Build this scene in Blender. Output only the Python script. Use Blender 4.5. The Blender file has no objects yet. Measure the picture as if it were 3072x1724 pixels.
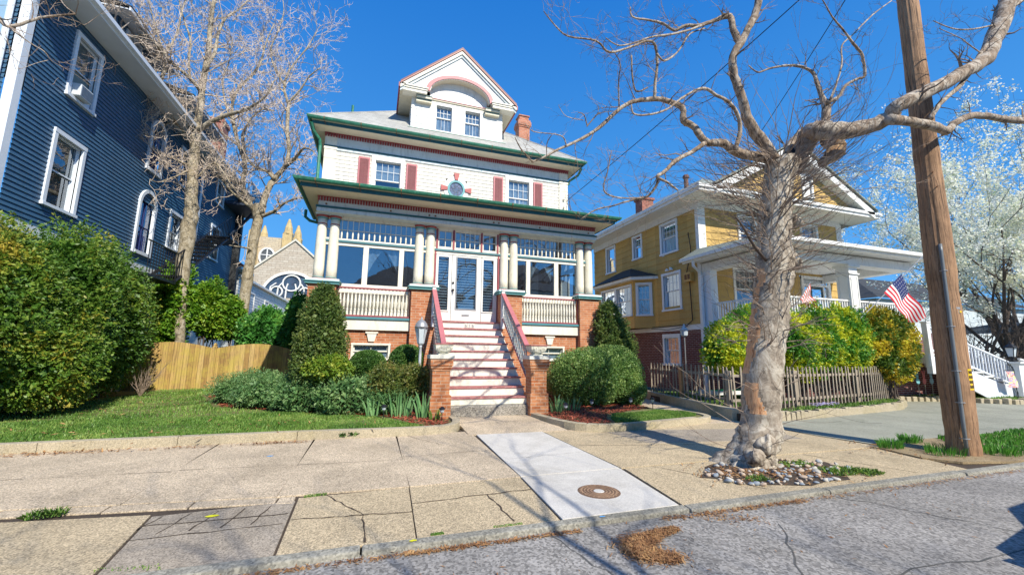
import bpy, math, random
import numpy as np
from mathutils import Vector
random.seed(7)
rng = np.random.default_rng(11)
S = bpy.context.scene
COL = S.collection
PI = math.pi
R = math.radians

# ------------------------------------------------------------ camera
PITCH, YAW, ROLL, FPX, EYE = 0.15367, 0.31804, 0.0129, 1235.6, 1.4
_cy, _sy, _cp, _sp = math.cos(YAW), math.sin(YAW), math.cos(PITCH), math.sin(PITCH)
FW = Vector((_sy*_cp, _cy*_cp, _sp))
_rt = Vector((_cy, -_sy, 0)); _up = _rt.cross(FW)
RT = _rt*math.cos(ROLL)+_up*math.sin(ROLL)
UP = _up*math.cos(ROLL)-_rt*math.sin(ROLL)
cam_d = bpy.data.cameras.new('camera'); cam = bpy.data.objects.new('camera', cam_d); COL.objects.link(cam)
from mathutils import Matrix
M = Matrix((RT, UP, -FW)).transposed().to_4x4(); M.translation = Vector((0, 0, EYE))
cam.matrix_world = M
cam_d.sensor_width = 36; cam_d.lens = FPX/3072*36
cam_d.clip_start = 0.05; cam_d.clip_end = 2000
S.camera = cam

def at(px, py, Y):
    """a photo pixel (3072 wide) as a real point at depth Y in front of the street"""
    d = FW+RT*((px-1536)/FPX)-UP*((py-862)/FPX)
    return Vector((0, 0, EYE))+d*(Y/d.y)
def pxr(px, py, Y, w):
    """radius in metres of a round limb that is w photo pixels wide there"""
    p = at(px, py, Y)-Vector((0, 0, EYE)); z = p.dot(FW)
    return w/2*z/FPX/(1+.35*(abs(px-1536)/1536)**2*.6)

# ------------------------------------------------------------ world, sun, exposure
SUN_EL, SUN_AZ = R(41), R(163)          # azimuth from +y towards +x
w = bpy.data.worlds.new('World'); S.world = w; w.use_nodes = True
nt = w.node_tree; nt.nodes.clear()
sk = nt.nodes.new('ShaderNodeTexSky'); sk.sky_type = 'NISHITA'; sk.sun_disc = False
sk.sun_elevation = SUN_EL; sk.sun_rotation = SUN_AZ; sk.air_density = 1.0; sk.dust_density = .15; sk.ozone_density = 2.2
hs = nt.nodes.new('ShaderNodeHueSaturation'); hs.inputs['Saturation'].default_value = 1.12; hs.inputs['Hue'].default_value = .492
bg = nt.nodes.new('ShaderNodeBackground'); bg.inputs[1].default_value = .125
wo = nt.nodes.new('ShaderNodeOutputWorld')
# clear spring air: the pale band at the horizon is held back to the blue the photograph shows
tcw = nt.nodes.new('ShaderNodeTexCoord'); spw = nt.nodes.new('ShaderNodeSeparateXYZ'); nt.links.new(tcw.outputs['Generated'], spw.inputs[0])
rpw = nt.nodes.new('ShaderNodeValToRGB'); nt.links.new(spw.outputs[2], rpw.inputs[0]); rpw.color_ramp.elements[0].position = 0; rpw.color_ramp.elements[0].color = (.60, 2.85, 6.3, 1)
rpw.color_ramp.elements[1].position = .75; rpw.color_ramp.elements[1].color = (.03, 1.12, 4.3, 1)
mxw = nt.nodes.new('ShaderNodeMix'); mxw.data_type = 'RGBA'; mxw.inputs[0].default_value = .86
nt.links.new(sk.outputs[0], hs.inputs['Color']); nt.links.new(hs.outputs[0], mxw.inputs[6]); nt.links.new(rpw.outputs[0], mxw.inputs[7]); nt.links.new(mxw.outputs[2], bg.inputs[0]); nt.links.new(bg.outputs[0], wo.inputs[0])
sd = bpy.data.lights.new('sun', 'SUN'); sd.energy = 4.8; sd.angle = R(.5); sd.color = (1, .93, .80)
so = bpy.data.objects.new('sun', sd); COL.objects.link(so)
sv = Vector((math.sin(SUN_AZ)*math.cos(SUN_EL), math.cos(SUN_AZ)*math.cos(SUN_EL), math.sin(SUN_EL)))
so.rotation_euler = sv.to_track_quat('Z', 'Y').to_euler(); so.location = sv*60
S.view_settings.view_transform = 'Standard'; S.view_settings.look = 'None'
S.view_settings.exposure = .40; S.view_settings.gamma = 1
S.render.engine = 'CYCLES'
try:
    S.cycles.max_bounces = 8; S.cycles.transparent_max_bounces = 16; S.cycles.diffuse_bounces = 4
except Exception: pass

# ------------------------------------------------------------ materials
def lin(h):
    h = h.lstrip('#'); c = [int(h[i:i+2], 16)/255 for i in (0, 2, 4)]
    return tuple((x/12.92 if x <= .04045 else ((x+.055)/1.055)**2.4) for x in c)+(1,)
class NT:
    def __init__(s, name):
        s.m = bpy.data.materials.new(name); s.m.use_nodes = True; s.t = s.m.node_tree; s.t.nodes.clear()
        s.out = s.n('ShaderNodeOutputMaterial'); s.b = s.n('ShaderNodeBsdfPrincipled')
        s.l(s.b.outputs[0], s.out.inputs[0]); s.b.inputs['Roughness'].default_value = .7
    def n(s, t, **k):
        x = s.t.nodes.new(t)
        for a, v in k.items():
            if hasattr(x, a): setattr(x, a, v)
        return x
    def l(s, a, b): s.t.links.new(a, b)
    def co(s): return s.n('ShaderNodeTexCoord').outputs['Object']
    def geo(s): return s.n('ShaderNodeNewGeometry')
    def noise(s, scale, detail=4, rough=.6, vec=None, dist=0):
        x = s.n('ShaderNodeTexNoise'); x.inputs['Scale'].default_value = scale; x.inputs['Detail'].default_value = detail
        x.inputs['Roughness'].default_value = rough; x.inputs['Distortion'].default_value = dist
        s.l(vec if vec else s.geo().outputs['Position'], x.inputs['Vector']); return x.outputs[0]
    def ramp(s, fac, stops):
        r = s.n('ShaderNodeValToRGB'); e = r.color_ramp.elements
        while len(e) < len(stops): e.new(.5)
        for i, (p, c) in enumerate(stops): e[i].position = p; e[i].color = c if len(c) == 4 else tuple(c)+(1,)
        s.l(fac, r.inputs[0]); return r.outputs[0]
    def mix(s, f, a, b, mode='MIX'):
        x = s.n('ShaderNodeMix', data_type='RGBA', blend_type=mode)
        for sock, v in ((x.inputs[0], f), (x.inputs[6], a), (x.inputs[7], b)):
            if hasattr(v, 'links'): s.l(v, sock)
            else: sock.default_value = v
        return x.outputs[2]
    def math(s, op, a, b=None, c=None):
        x = s.n('ShaderNodeMath', operation=op)
        for i, v in enumerate((a, b, c)):
            if v is None: continue
            if hasattr(v, 'links'): s.l(v, x.inputs[i])
            else: x.inputs[i].default_value = v
        return x.outputs[0]
    def col(s, v): s.l(v, s.b.inputs['Base Color']); return s
    def bump(s, h, st=.3, d=.02):
        b = s.n('ShaderNodeBump'); b.inputs['Strength'].default_value = st; b.inputs['Distance'].default_value = d
        s.l(h, b.inputs['Height']); s.l(b.outputs[0], s.b.inputs['Normal']); return s
    def wallvec(s, zk=1.0):
        p = s.n('ShaderNodeSeparateXYZ'); s.l(s.geo().outputs['Position'], p.inputs[0])
        c = s.n('ShaderNodeCombineXYZ'); s.l(s.math('ADD', p.outputs[0], p.outputs[1]), c.inputs[0])
        s.l(s.math('MULTIPLY', p.outputs[2], zk), c.inputs[1]); return c.outputs[0]
def sc(c, k): return tuple(min(1, x*k) for x in c[:3])+(1,)
def paint(name, hexc, rough=.45, var=.1, scale=3., dirt=None, dirtamt=.5, bump=.08, metallic=0):
    t = NT(name); c = lin(hexc) if isinstance(hexc, str) else tuple(hexc)+(1,)
    n1 = t.noise(scale, 5); a = t.ramp(n1, [(.3, sc(c, 1-var)), (.7, sc(c, 1+var*.6))])
    if dirt:
        v2 = t.n('ShaderNodeMapping'); v2.inputs['Scale'].default_value = (1.6, 1.6, .45); t.l(t.geo().outputs['Position'], v2.inputs[0]); n2 = t.noise(scale*2.3, 9, .78, vec=v2.outputs[0]); f = t.ramp(n2, [(.50, (0, 0, 0, 1)), (.72, (dirtamt,)*3+(1,))])
        a = t.mix(f, a, lin(dirt))
    t.col(a); t.b.inputs['Roughness'].default_value = rough; t.b.inputs['Metallic'].default_value = metallic
    if bump: t.bump(t.noise(scale*14, 3), bump, .01)
    return t.m
M_cream = paint('cream_paint', (.80, .765, .65), .5, .06, 2.5, '#8f8468', .42)
M_white = paint('white_paint', (.80, .80, .77), .5, .05, 2.5, '#8f8c7c', .42)
M_bluewhite = paint('grey_blue_trim_paint', (.60, .68, .70), .5, .06, 2.5, '#6c7a7a', .45)
M_soffit = paint('soffit_paint', (.72, .66, .50), .6, .06, 3, '#8c7f60', .3)
M_maroon = paint('maroon_paint', (.30, .055, .07), .5, .15, 6, '#b06a6c', .5)
M_pink = paint('faded_red_paint', (.47, .155, .17), .5, .12, 5, '#cc8888', .35)
M_teal = paint('dark_teal_paint', (.018, .10, .115), .5, .2, 5, '#3f8a86', .4)
M_copper = paint('green_copper', (.025, .19, .12), .45, .35, 7, '#5fb08f', .75, .15)
M_rust = paint('rusty_bracket', (.22, .10, .04), .8, .2)
M_yellow = paint('yellow_paint', (.58, .37, .12), .6, .10, 2.2, '#9c6a2a', .35)
M_slate = paint('dark_roof_shingle', (.045, .055, .06), .8, .3, 9)
M_black = paint('black_metal', (.012, .012, .014), .45, .2, 9)
M_greym = paint('grey_metal', (.36, .37, .38), .4, .12, 9, '#6c6c66', .4, .1, .4)
M_pipe = paint('grey_conduit', (.16, .18, .19), .4, .1, 9)
M_brass = paint('brass', (.5, .42, .25), .3, .1, 9, None, 0, 0, .9)
M_ylwtag = paint('yellow_plastic', (.85, .55, .01), .4, .05)
M_tag = paint('aluminium_tag', (.5, .5, .48), .4, .1, 9, None, 0, 0, .6)
M_rope = paint('black_cable', (.01, .01, .012), .5, .1)
M_bluetrim = paint('blue_house_trim', (.74, .79, .84), .45, .05, 2.5)
M_stucco = paint('stone_planter', (.74, .72, .60), .9, .15, 12, '#6d7358', .5, .4)
M_capstone = paint('cap_stone', (.62, .62, .56), .85, .12, 8, '#6c6f5e', .6, .35)
M_slat = paint('white_slat', (.85, .86, .86), .5, .03); M_purple = paint('violet_curtain', (.16, .12, .55), .5, .25, 4)
M_red = paint('flag_red', (.60, .02, .035), .8, .1); M_flagw = paint('flag_white', (.80, .78, .78), .8, .05); M_navy = paint('flag_blue', (.015, .03, .14), .8, .1)
M_fadedred = paint('flag_faded_red', (.62, .10, .07), .8, .12)
M_lantern = paint('lantern_glass', (.55, .62, .66), .15, .1)
M_tiles = paint('red_roof_tile', (.48, .10, .045), .7, .3, 8)
M_deckwood = paint('deck_wood', (.52, .28, .13), .7, .2, 6)
M_turf = paint('green_turf', (.02, .42, .10), .8, .1)

def brick(name, c1, c2, mort, s=1.0, eff=None, rough=.85):
    t = NT(name); b = t.n('ShaderNodeTexBrick'); t.l(t.wallvec(), b.inputs['Vector'])
    b.inputs['Color1'].default_value = c1+(1,); b.inputs['Color2'].default_value = c2+(1,); b.inputs['Mortar'].default_value = mort+(1,)
    b.inputs['Scale'].default_value = 1; b.inputs['Mortar Size'].default_value = .007*s; b.inputs['Brick Width'].default_value = .21*s; b.inputs['Row Height'].default_value = .067*s
    b.inputs['Mortar Smooth'].default_value = .3; b.inputs['Bias'].default_value = -.1
    c = t.mix(t.ramp(t.noise(5, 6), [(.35, (0, 0, 0)), (.7, (.5, .5, .5))]), b.outputs[0], sc(c1, .45))
    if eff:
        f = t.ramp(t.noise(2.6, 7, .7, dist=1), [(.60, (0, 0, 0)), (.68, (.55, .55, .55))]); c = t.mix(f, c, eff+(1,))
    t.col(c); t.b.inputs['Roughness'].default_value = rough; t.bump(b.outputs[1], -.5, .01); return t.m
M_brick = brick('orange_brick', (.44, .135, .05), (.62, .27, .125), (.55, .40, .28), eff=(.66, .50, .42))
M_pierbrick = brick('buff_orange_brick', (.42, .14, .05), (.60, .27, .12), (.50, .36, .25))
M_chim = brick('chimney_brick', (.50, .16, .08), (.60, .24, .13), (.50, .42, .34))
M_chimy = brick('old_chimney_brick', (.30, .075, .05), (.42, .14, .09), (.42, .36, .30), eff=(.5, .42, .36))
M_dbrick = brick('dark_red_brick', (.13, .028, .024), (.20, .05, .04), (.36, .33, .31))
M_stone = brick('church_stone', (.50, .43, .34), (.60, .55, .46), (.36, .30, .24), 3.4)
M_stone2 = brick('church_tower_stone', (.62, .52, .36), (.52, .44, .33), (.36, .30, .22), 3.4)

def shingles(name, c, bw, rh, zk, dark, var=.12, ms=.006):
    t = NT(name); b = t.n('ShaderNodeTexBrick'); t.l(t.wallvec(zk), b.inputs['Vector'])
    b.inputs['Color1'].default_value = sc(c, 1-var); b.inputs['Color2'].default_value = sc(c, 1+var); b.inputs['Mortar'].default_value = sc(c, dark)
    b.inputs['Scale'].default_value = 1; b.inputs['Mortar Size'].default_value = ms; b.inputs['Brick Width'].default_value = bw; b.inputs['Row Height'].default_value = rh
    b.inputs['Mortar Smooth'].default_value = .2; b.inputs['Bias'].default_value = 0
    n = t.ramp(t.noise(30, 3), [(.3, (.8, .8, .8)), (.7, (1.0, 1.0, 1.0))])
    big = t.ramp(t.noise(.9, 6, .7), [(.3, (.78, .78, .78)), (.65, (1.04, 1.03, 1.0))]); t.col(t.mix(1, t.mix(1, b.outputs[0], n, 'MULTIPLY'), big, 'MULTIPLY')); t.bump(b.outputs[1], -.6, .012); t.b.inputs['Roughness'].default_value = .85; return t.m
M_roof = shingles('light_grey_roof_shingle', (.47, .47, .44), .22, .115, 1.55, .55)
M_roofy = shingles('green_grey_roof_shingle', (.30, .34, .30), .24, .13, 1.7, .45)
M_roofb = shingles('dark_grey_roof_shingle', (.05, .055, .06), .24, .13, 1.5, .5)
M_wallsh = shingles('cream_wall_shingle', (.82, .80, .73), .145, 50, 1, .62, .04, .005)
M_yellsh = shingles('yellow_wall_shingle', (.62, .41, .135), .62, 50, 1, .55, .10, .005)
def siding_mat(name, c, var=.08):
    t = NT(name); t.col(t.ramp(t.noise(2.6, 8, .7), [(.3, sc(c, 1-var*2)), (.7, sc(c, 1+var*2))])); t.b.inputs['Roughness'].default_value = .5
    v = t.n('ShaderNodeMapping'); v.inputs['Scale'].default_value = (3, 3, 60); t.l(t.geo().outputs['Position'], v.inputs[0]); t.bump(t.noise(2, 3, vec=v.outputs[0]), .1, .004); return t.m
M_bluesid = siding_mat('navy_blue_siding', (.042, .115, .205)); M_greysid = siding_mat('pale_grey_siding', (.55, .60, .62))

def glass(name, refl=.22, tint=(.55, .65, .72), rough=.015):
    t = NT(name); t.t.nodes.remove(t.b)
    tr = t.n('ShaderNodeBsdfTransparent'); tr.inputs[0].default_value = tint+(1,)
    gl = t.n('ShaderNodeBsdfGlossy'); gl.inputs['Roughness'].default_value = rough; gl.inputs[0].default_value = (.85, .92, 1, 1)
    lw = t.n('ShaderNodeLayerWeight'); lw.inputs[0].default_value = .25
    mx = t.n('ShaderNodeMixShader'); t.l(t.math('ADD', t.math('MULTIPLY', lw.outputs[0], .6), refl), mx.inputs[0])
    b = t.n('ShaderNodeBump'); b.inputs['Strength'].default_value = .05; b.inputs['Distance'].default_value = .02; t.l(t.noise(2.2, 2), b.inputs['Height']); t.l(b.outputs[0], gl.inputs['Normal'])
    t.l(tr.outputs[0], mx.inputs[1]); t.l(gl.outputs[0], mx.inputs[2]); t.l(mx.outputs[0], t.out.inputs[0]); return t.m
M_glass = glass('window_glass'); M_glass2 = glass('porch_glass', .30, (.45, .55, .62))
def cloth(name, c, k=14):
    t = NT(name); p = t.n('ShaderNodeSeparateXYZ'); t.l(t.geo().outputs['Position'], p.inputs[0])
    u = t.math('ADD', p.outputs[0], p.outputs[1]); wv = t.math('SINE', t.math('ADD', t.math('MULTIPLY', u, k*6), t.math('MULTIPLY', t.noise(3, 3), 9)))
    t.col(t.ramp(t.math('MULTIPLY_ADD', wv, .5, .5), [(0, sc(c, .72)), (1, sc(c, 1.05))])); t.bump(wv, .5, .02); t.b.inputs['Roughness'].default_value = .9; return t.m
M_curtain = cloth('lace_curtain', (.62, .66, .70), 5); M_dark = paint('unlit_room_shade', (.035, .04, .05), .8, .3, 2); M_warm = paint('brown_room_wall', (.10, .06, .045), .8, .4, 2)
def blind(name, c, pitch=.05, dark=.5):
    t = NT(name); p = t.n('ShaderNodeSeparateXYZ'); t.l(t.geo().outputs['Position'], p.inputs[0])
    f = t.math('FRACT', t.math('DIVIDE', p.outputs[2], pitch)); t.col(t.ramp(f, [(0, sc(c, dark)), (.25, sc(c, 1)), (.9, sc(c, .9))])); t.b.inputs['Roughness'].default_value = .7; return t.m
M_blind = blind('white_blind', (.62, .66, .70)); M_blindg = blind('grey_blind', (.22, .27, .25), .035, .6)

def concrete(name, c, var=.14, speck=.35, stain='#6d6047', amt=.35, rough=.9, ss=420.):
    t = NT(name); g = t.noise(1.1, 7, .65); a = t.ramp(g, [(.3, sc(c, 1-var)), (.68, sc(c, 1+var))])
    f = t.ramp(t.noise(.7, 9, .72, dist=.6), [(.5, (0, 0, 0)), (.7, (amt,)*3)]); a = t.mix(f, a, lin(stain))
    v = t.n('ShaderNodeTexVoronoi'); v.inputs['Scale'].default_value = ss/4; t.l(t.geo().outputs['Position'], v.inputs['Vector'])
    sp = t.ramp(v.outputs[1], [(0, (1-speck,)*3), (1, (1+speck*.5,)*3)]) if False else None
    bw = t.n('ShaderNodeRGBToBW'); t.l(v.outputs[1], bw.inputs[0]); k = t.ramp(bw.outputs[0], [(.15, (1-speck,)*3), (.8, (1, 1, 1))])
    a = t.mix(1, a, k, 'MULTIPLY')
    t.col(a); t.b.inputs['Roughness'].default_value = rough
    t.bump(t.math('ADD', t.math('MULTIPLY', bw.outputs[0], .6), t.noise(8, 6)), .35, .008); return t.m
M_conc = concrete('aged_tan_concrete', (.68, .55, .385), .2, .6)
M_conc_y = concrete('yellow_tan_concrete', (.64, .51, .32), .12, .6)
M_concg = concrete('grey_patched_concrete', (.45, .38, .29), .18, .55, '#5a5040', .45)
M_newc = concrete('new_white_concrete', (.64, .61, .55), .10, .2, '#8d8676', .45)
M_edge = concrete('mossy_edging_concrete', (.50, .43, .30), .16, .4, '#8f8430', .45)
M_bluest = concrete('bluestone', (.33, .315, .26), .3, .5, '#7a7462', .6, ss=260)
M_asph = concrete('worn_asphalt', (.35, .33, .30), .25, .62, '#9a958a', .55, ss=230)
M_drive = concrete('weathered_driveway_asphalt', (.36, .36, .285), .14, .4, '#5b6450', .45)
M_soil = concrete('dark_soil', (.085, .06, .04), .3, .5, '#2c2015', .5)
M_thatch = concrete('lawn_thatch', (.20, .19, .07), .3, .5, '#6d5a30', .5)
M_base = concrete('base_stone', (.36, .33, .28), .2, .6, '#3a3428', .6, ss=200)
def mulchmat():
    t = NT('red_mulch'); g = t.geo(); t.col(t.ramp(g.outputs['Random Per Island'], [(0, (.12, .022, .012)), (.5, (.36, .07, .035)), (1, (.52, .15, .08))])); t.b.inputs['Roughness'].default_value = .9; return t.m
M_mulch = mulchmat()
def leafmat(name, stops, nsc=1.6, trans=.3, rough=.5, nmix=.45, gain=1.45):
    t = NT(name); g = t.geo(); n = t.noise(nsc, 3)
    f = t.math('ADD', t.math('MULTIPLY', g.outputs['Random Per Island'], 1-nmix), t.math('MULTIPLY', t.math('MULTIPLY_ADD', n, 3.0, -1.0), nmix))
    c = t.ramp(f, [(p, tuple(min(.92, x*gain) for x in c_)) for p, c_ in stops]); t.col(c); t.b.inputs['Roughness'].default_value = rough
    tl = t.n('ShaderNodeBsdfTranslucent'); t.l(c, tl.inputs[0]); mx = t.n('ShaderNodeMixShader'); mx.inputs[0].default_value = trans
    t.l(t.b.outputs[0], mx.inputs[1]); t.l(tl.outputs[0], mx.inputs[2]); t.l(mx.outputs[0], t.out.inputs[0]); return t.m
L_hedge = leafmat('yew_foliage', [(0, (.028, .075, .010)), (.42, (.075, .175, .018)), (.70, (.17, .26, .03)), (1, (.50, .38, .05))], .8, nmix=.62, gain=1.12)
L_arb = leafmat('arborvitae_foliage', [(0, (.03, .085, .008)), (.5, (.10, .23, .015)), (1, (.30, .36, .03))], 1.3)
L_spruce = leafmat('dwarf_spruce_foliage', [(0, (.028, .055, .012)), (.5, (.075, .13, .028)), (1, (.22, .24, .06))], 3)
L_box = leafmat('boxwood_foliage', [(0, (.035, .085, .018)), (.5, (.105, .20, .045)), (1, (.34, .42, .13))], 3)
L_ball = leafmat('dark_round_shrub_foliage', [(0, (.02, .055, .012)), (.5, (.05, .125, .022)), (1, (.15, .24, .05))], 3)
L_jun = leafmat('juniper_foliage', [(0, (.035, .09, .03)), (.5, (.09, .19, .06)), (1, (.28, .38, .15))], 3)
L_aza = leafmat('bronze_azalea_foliage', [(0, (.045, .07, .015)), (.5, (.11, .15, .03)), (1, (.30, .22, .07))], 4)
L_lime = leafmat('lime_shrub_foliage', [(0, (.04, .11, .012)), (.5, (.13, .22, .02)), (1, (.38, .38, .05))], 4)
L_euo = leafmat('green_gold_foliage', [(0, (.025, .095, .012)), (.42, (.07, .20, .02)), (.56, (.30, .32, .02)), (1, (.85, .62, .02))], 1.5, nmix=.72, gain=1.8)
L_euo2 = leafmat('golden_brown_foliage', [(0, (.03, .075, .012)), (.42, (.09, .14, .015)), (.58, (.34, .24, .02)), (1, (.74, .52, .03))], 1.8, nmix=.65, gain=1.8)
L_laur = leafmat('laurel_foliage', [(0, (.02, .085, .015)), (.5, (.05, .19, .03)), (1, (.18, .36, .06))], 1.3)
L_petal = leafmat('white_blossom', [(0, (.38, .46, .24)), (.4, (.76, .74, .60)), (1, (.92, .89, .80))], 2, .4, .8, .45, 1.25)
L_grass = leafmat('lawn_grass', [(0, (.045, .11, .018)), (.5, (.11, .22, .035)), (1, (.32, .40, .11))], 1.1, .35)
L_iris = leafmat('iris_leaf', [(0, (.05, .16, .05)), (1, (.22, .38, .16))], 4)
L_liri = leafmat('dark_grass_tuft', [(0, (.02, .09, .012)), (1, (.10, .28, .03))], 4)
L_litter = leafmat('dry_leaf_litter', [(0, (.12, .05, .02)), (.5, (.34, .17, .07)), (1, (.55, .34, .14))], 6, .1, .9, .45, 1.)
def wood(name, c1, c2, sx=(9, 9, .6), dark=.5):
    t = NT(name); v = t.n('ShaderNodeMapping'); v.inputs['Scale'].default_value = sx; t.l(t.co(), v.inputs[0])
    n = t.noise(2.4, 8, .7, vec=v.outputs[0], dist=1.2); c = t.ramp(n, [(.36, c1), (.5, c2), (.66, sc(c1, 1.6))])
    f = t.ramp(t.noise(1.3, 6, .7), [(.45, (0, 0, 0)), (.75, (dark,)*3)]); t.col(t.mix(f, c, sc(c1, .5))); t.bump(n, .6, .02); t.b.inputs['Roughness'].default_value = .85; return t.m
M_pole = wood('weathered_pole_wood', (.10, .055, .03), (.46, .27, .145), (10, 10, .3), .75)
M_picket = wood('grey_picket_wood', (.20, .16, .12), (.42, .36, .28), (20, 20, 1.2))
def boardmat():
    t = NT('cedar_board'); p = t.n('ShaderNodeSeparateXYZ'); t.l(t.geo().outputs['Position'], p.inputs[0])
    idx = t.math('FLOOR', t.math('DIVIDE', p.outputs[0], .14)); wn = t.n('ShaderNodeTexWhiteNoise', noise_dimensions='1D'); t.l(idx, wn.inputs['W'])
    a = t.ramp(wn.outputs[0], [(0, (.30, .175, .055)), (.5, (.50, .31, .10)), (1, (.62, .44, .18))])
    v = t.n('ShaderNodeMapping'); v.inputs['Scale'].default_value = (12, 12, .9); t.l(t.geo().outputs['Position'], v.inputs[0])
    n = t.noise(2, 8, .75, vec=v.outputs[0], dist=1); a = t.mix(t.ramp(n, [(.40, (0, 0, 0)), (.62, (.7, .7, .7))]), a, (.17, .11, .035, 1))
    a = t.mix(t.ramp(t.noise(2.2, 6, .7), [(.44, (0, 0, 0)), (.62, (.6, .6, .6))]), a, (.50, .40, .07, 1)); g = t.ramp(t.math('FRACT', t.math('DIVIDE', p.outputs[0], .14)), [(0, (.25,)*3), (.06, (1, 1, 1)), (.94, (1, 1, 1)), (1, (.25,)*3)])
    t.col(t.mix(1, a, g, 'MULTIPLY')); t.bump(n, .3, .01); return t.m
M_board = boardmat()
def barkmat(name, c1, c2, c3, orange=False):
    t = NT(name); v = t.n('ShaderNodeMapping'); v.inputs['Scale'].default_value = (1, 1, .55); t.l(t.co(), v.inputs[0])
    n = t.noise(9, 9, .72, vec=v.outputs[0], dist=.8); a = t.ramp(n, [(.3, c1), (.5, c2), (.68, c3)])
    m = t.noise(3.2, 5, .6, vec=v.outputs[0], dist=1.5); a = t.mix(t.ramp(m, [(.52, (0, 0, 0)), (.56, (.75,)*3)]), a, c3+(1,))
    m2 = t.noise(4.6, 4, .6, dist=1); a = t.mix(t.ramp(m2, [(.60, (0, 0, 0)), (.64, (.7,)*3)]), a, sc(c1, .7))
    if orange:
        m3 = t.noise(1.7, 5, .65, dist=1.3); a = t.mix(t.ramp(m3, [(.58, (0, 0, 0)), (.61, (.85,)*3)]), a, (.50, .27, .13, 1))
    vo = t.n('ShaderNodeTexVoronoi', feature='DISTANCE_TO_EDGE'); vo.inputs['Scale'].default_value = 4.5; vv = t.n('ShaderNodeMapping'); vv.inputs['Scale'].default_value = (1.3, 1.3, .8); vm = t.n('ShaderNodeVectorMath', operation='ADD'); nn = t.n('ShaderNodeTexNoise'); nn.inputs['Scale'].default_value = 5; nn.inputs['Detail'].default_value = 5
    t.l(t.co(), nn.inputs['Vector']); vs = t.n('ShaderNodeVectorMath', operation='SCALE'); vs.inputs['Scale'].default_value = .35; t.l(nn.outputs[1], vs.inputs[0]); t.l(t.co(), vm.inputs[0]); t.l(vs.outputs[0], vm.inputs[1]); t.l(vm.outputs[0], vv.inputs[0]); t.l(vv.outputs[0], vo.inputs['Vector'])
    ck = t.ramp(vo.outputs[0], [(0, (.22, .20, .18)), (.035, (.7, .7, .7)), (.09, (1, 1, 1))]); a = t.mix(t.ramp(t.noise(2.5, 3), [(.38, (.25, .25, .25)), (.58, (.9, .9, .9))]), a, ck, 'MULTIPLY')
    t.col(a); t.bump(t.math('ADD', t.math('ADD', n, t.math('MULTIPLY', m, .4)), t.math('MULTIPLY', t.math('MINIMUM', vo.outputs[0], .06), 3)), .5, .02); t.b.inputs['Roughness'].default_value = .9; return t.m
B_syc = barkmat('sycamore_bark', (.12, .09, .065), (.34, .285, .22), (.54, .49, .40), False)
B_limb = barkmat('weathered_limb_bark', (.09, .062, .042), (.29, .215, .15), (.50, .44, .36), False)
B_twig = paint('sprout_bark', (.27, .205, .155), .8, .25, 5)
B_left = barkmat('mossy_tan_bark', (.15, .12, .08), (.34, .285, .19), (.46, .41, .32), False)
B_ltwig = paint('pale_pink_twig_bark', (.55, .45, .355), .8, .25, 3)
B_dark = paint('dark_branch_bark', (.10, .075, .06), .85, .3, 4)
B_exp = wood('bare_heartwood', (.40, .17, .07), (.72, .42, .22), (10, 10, 1), .2)
M_pebble = paint('river_stone', (.46, .44, .42), .7, .3, 3.5, '#3f4650', .6)

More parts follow.
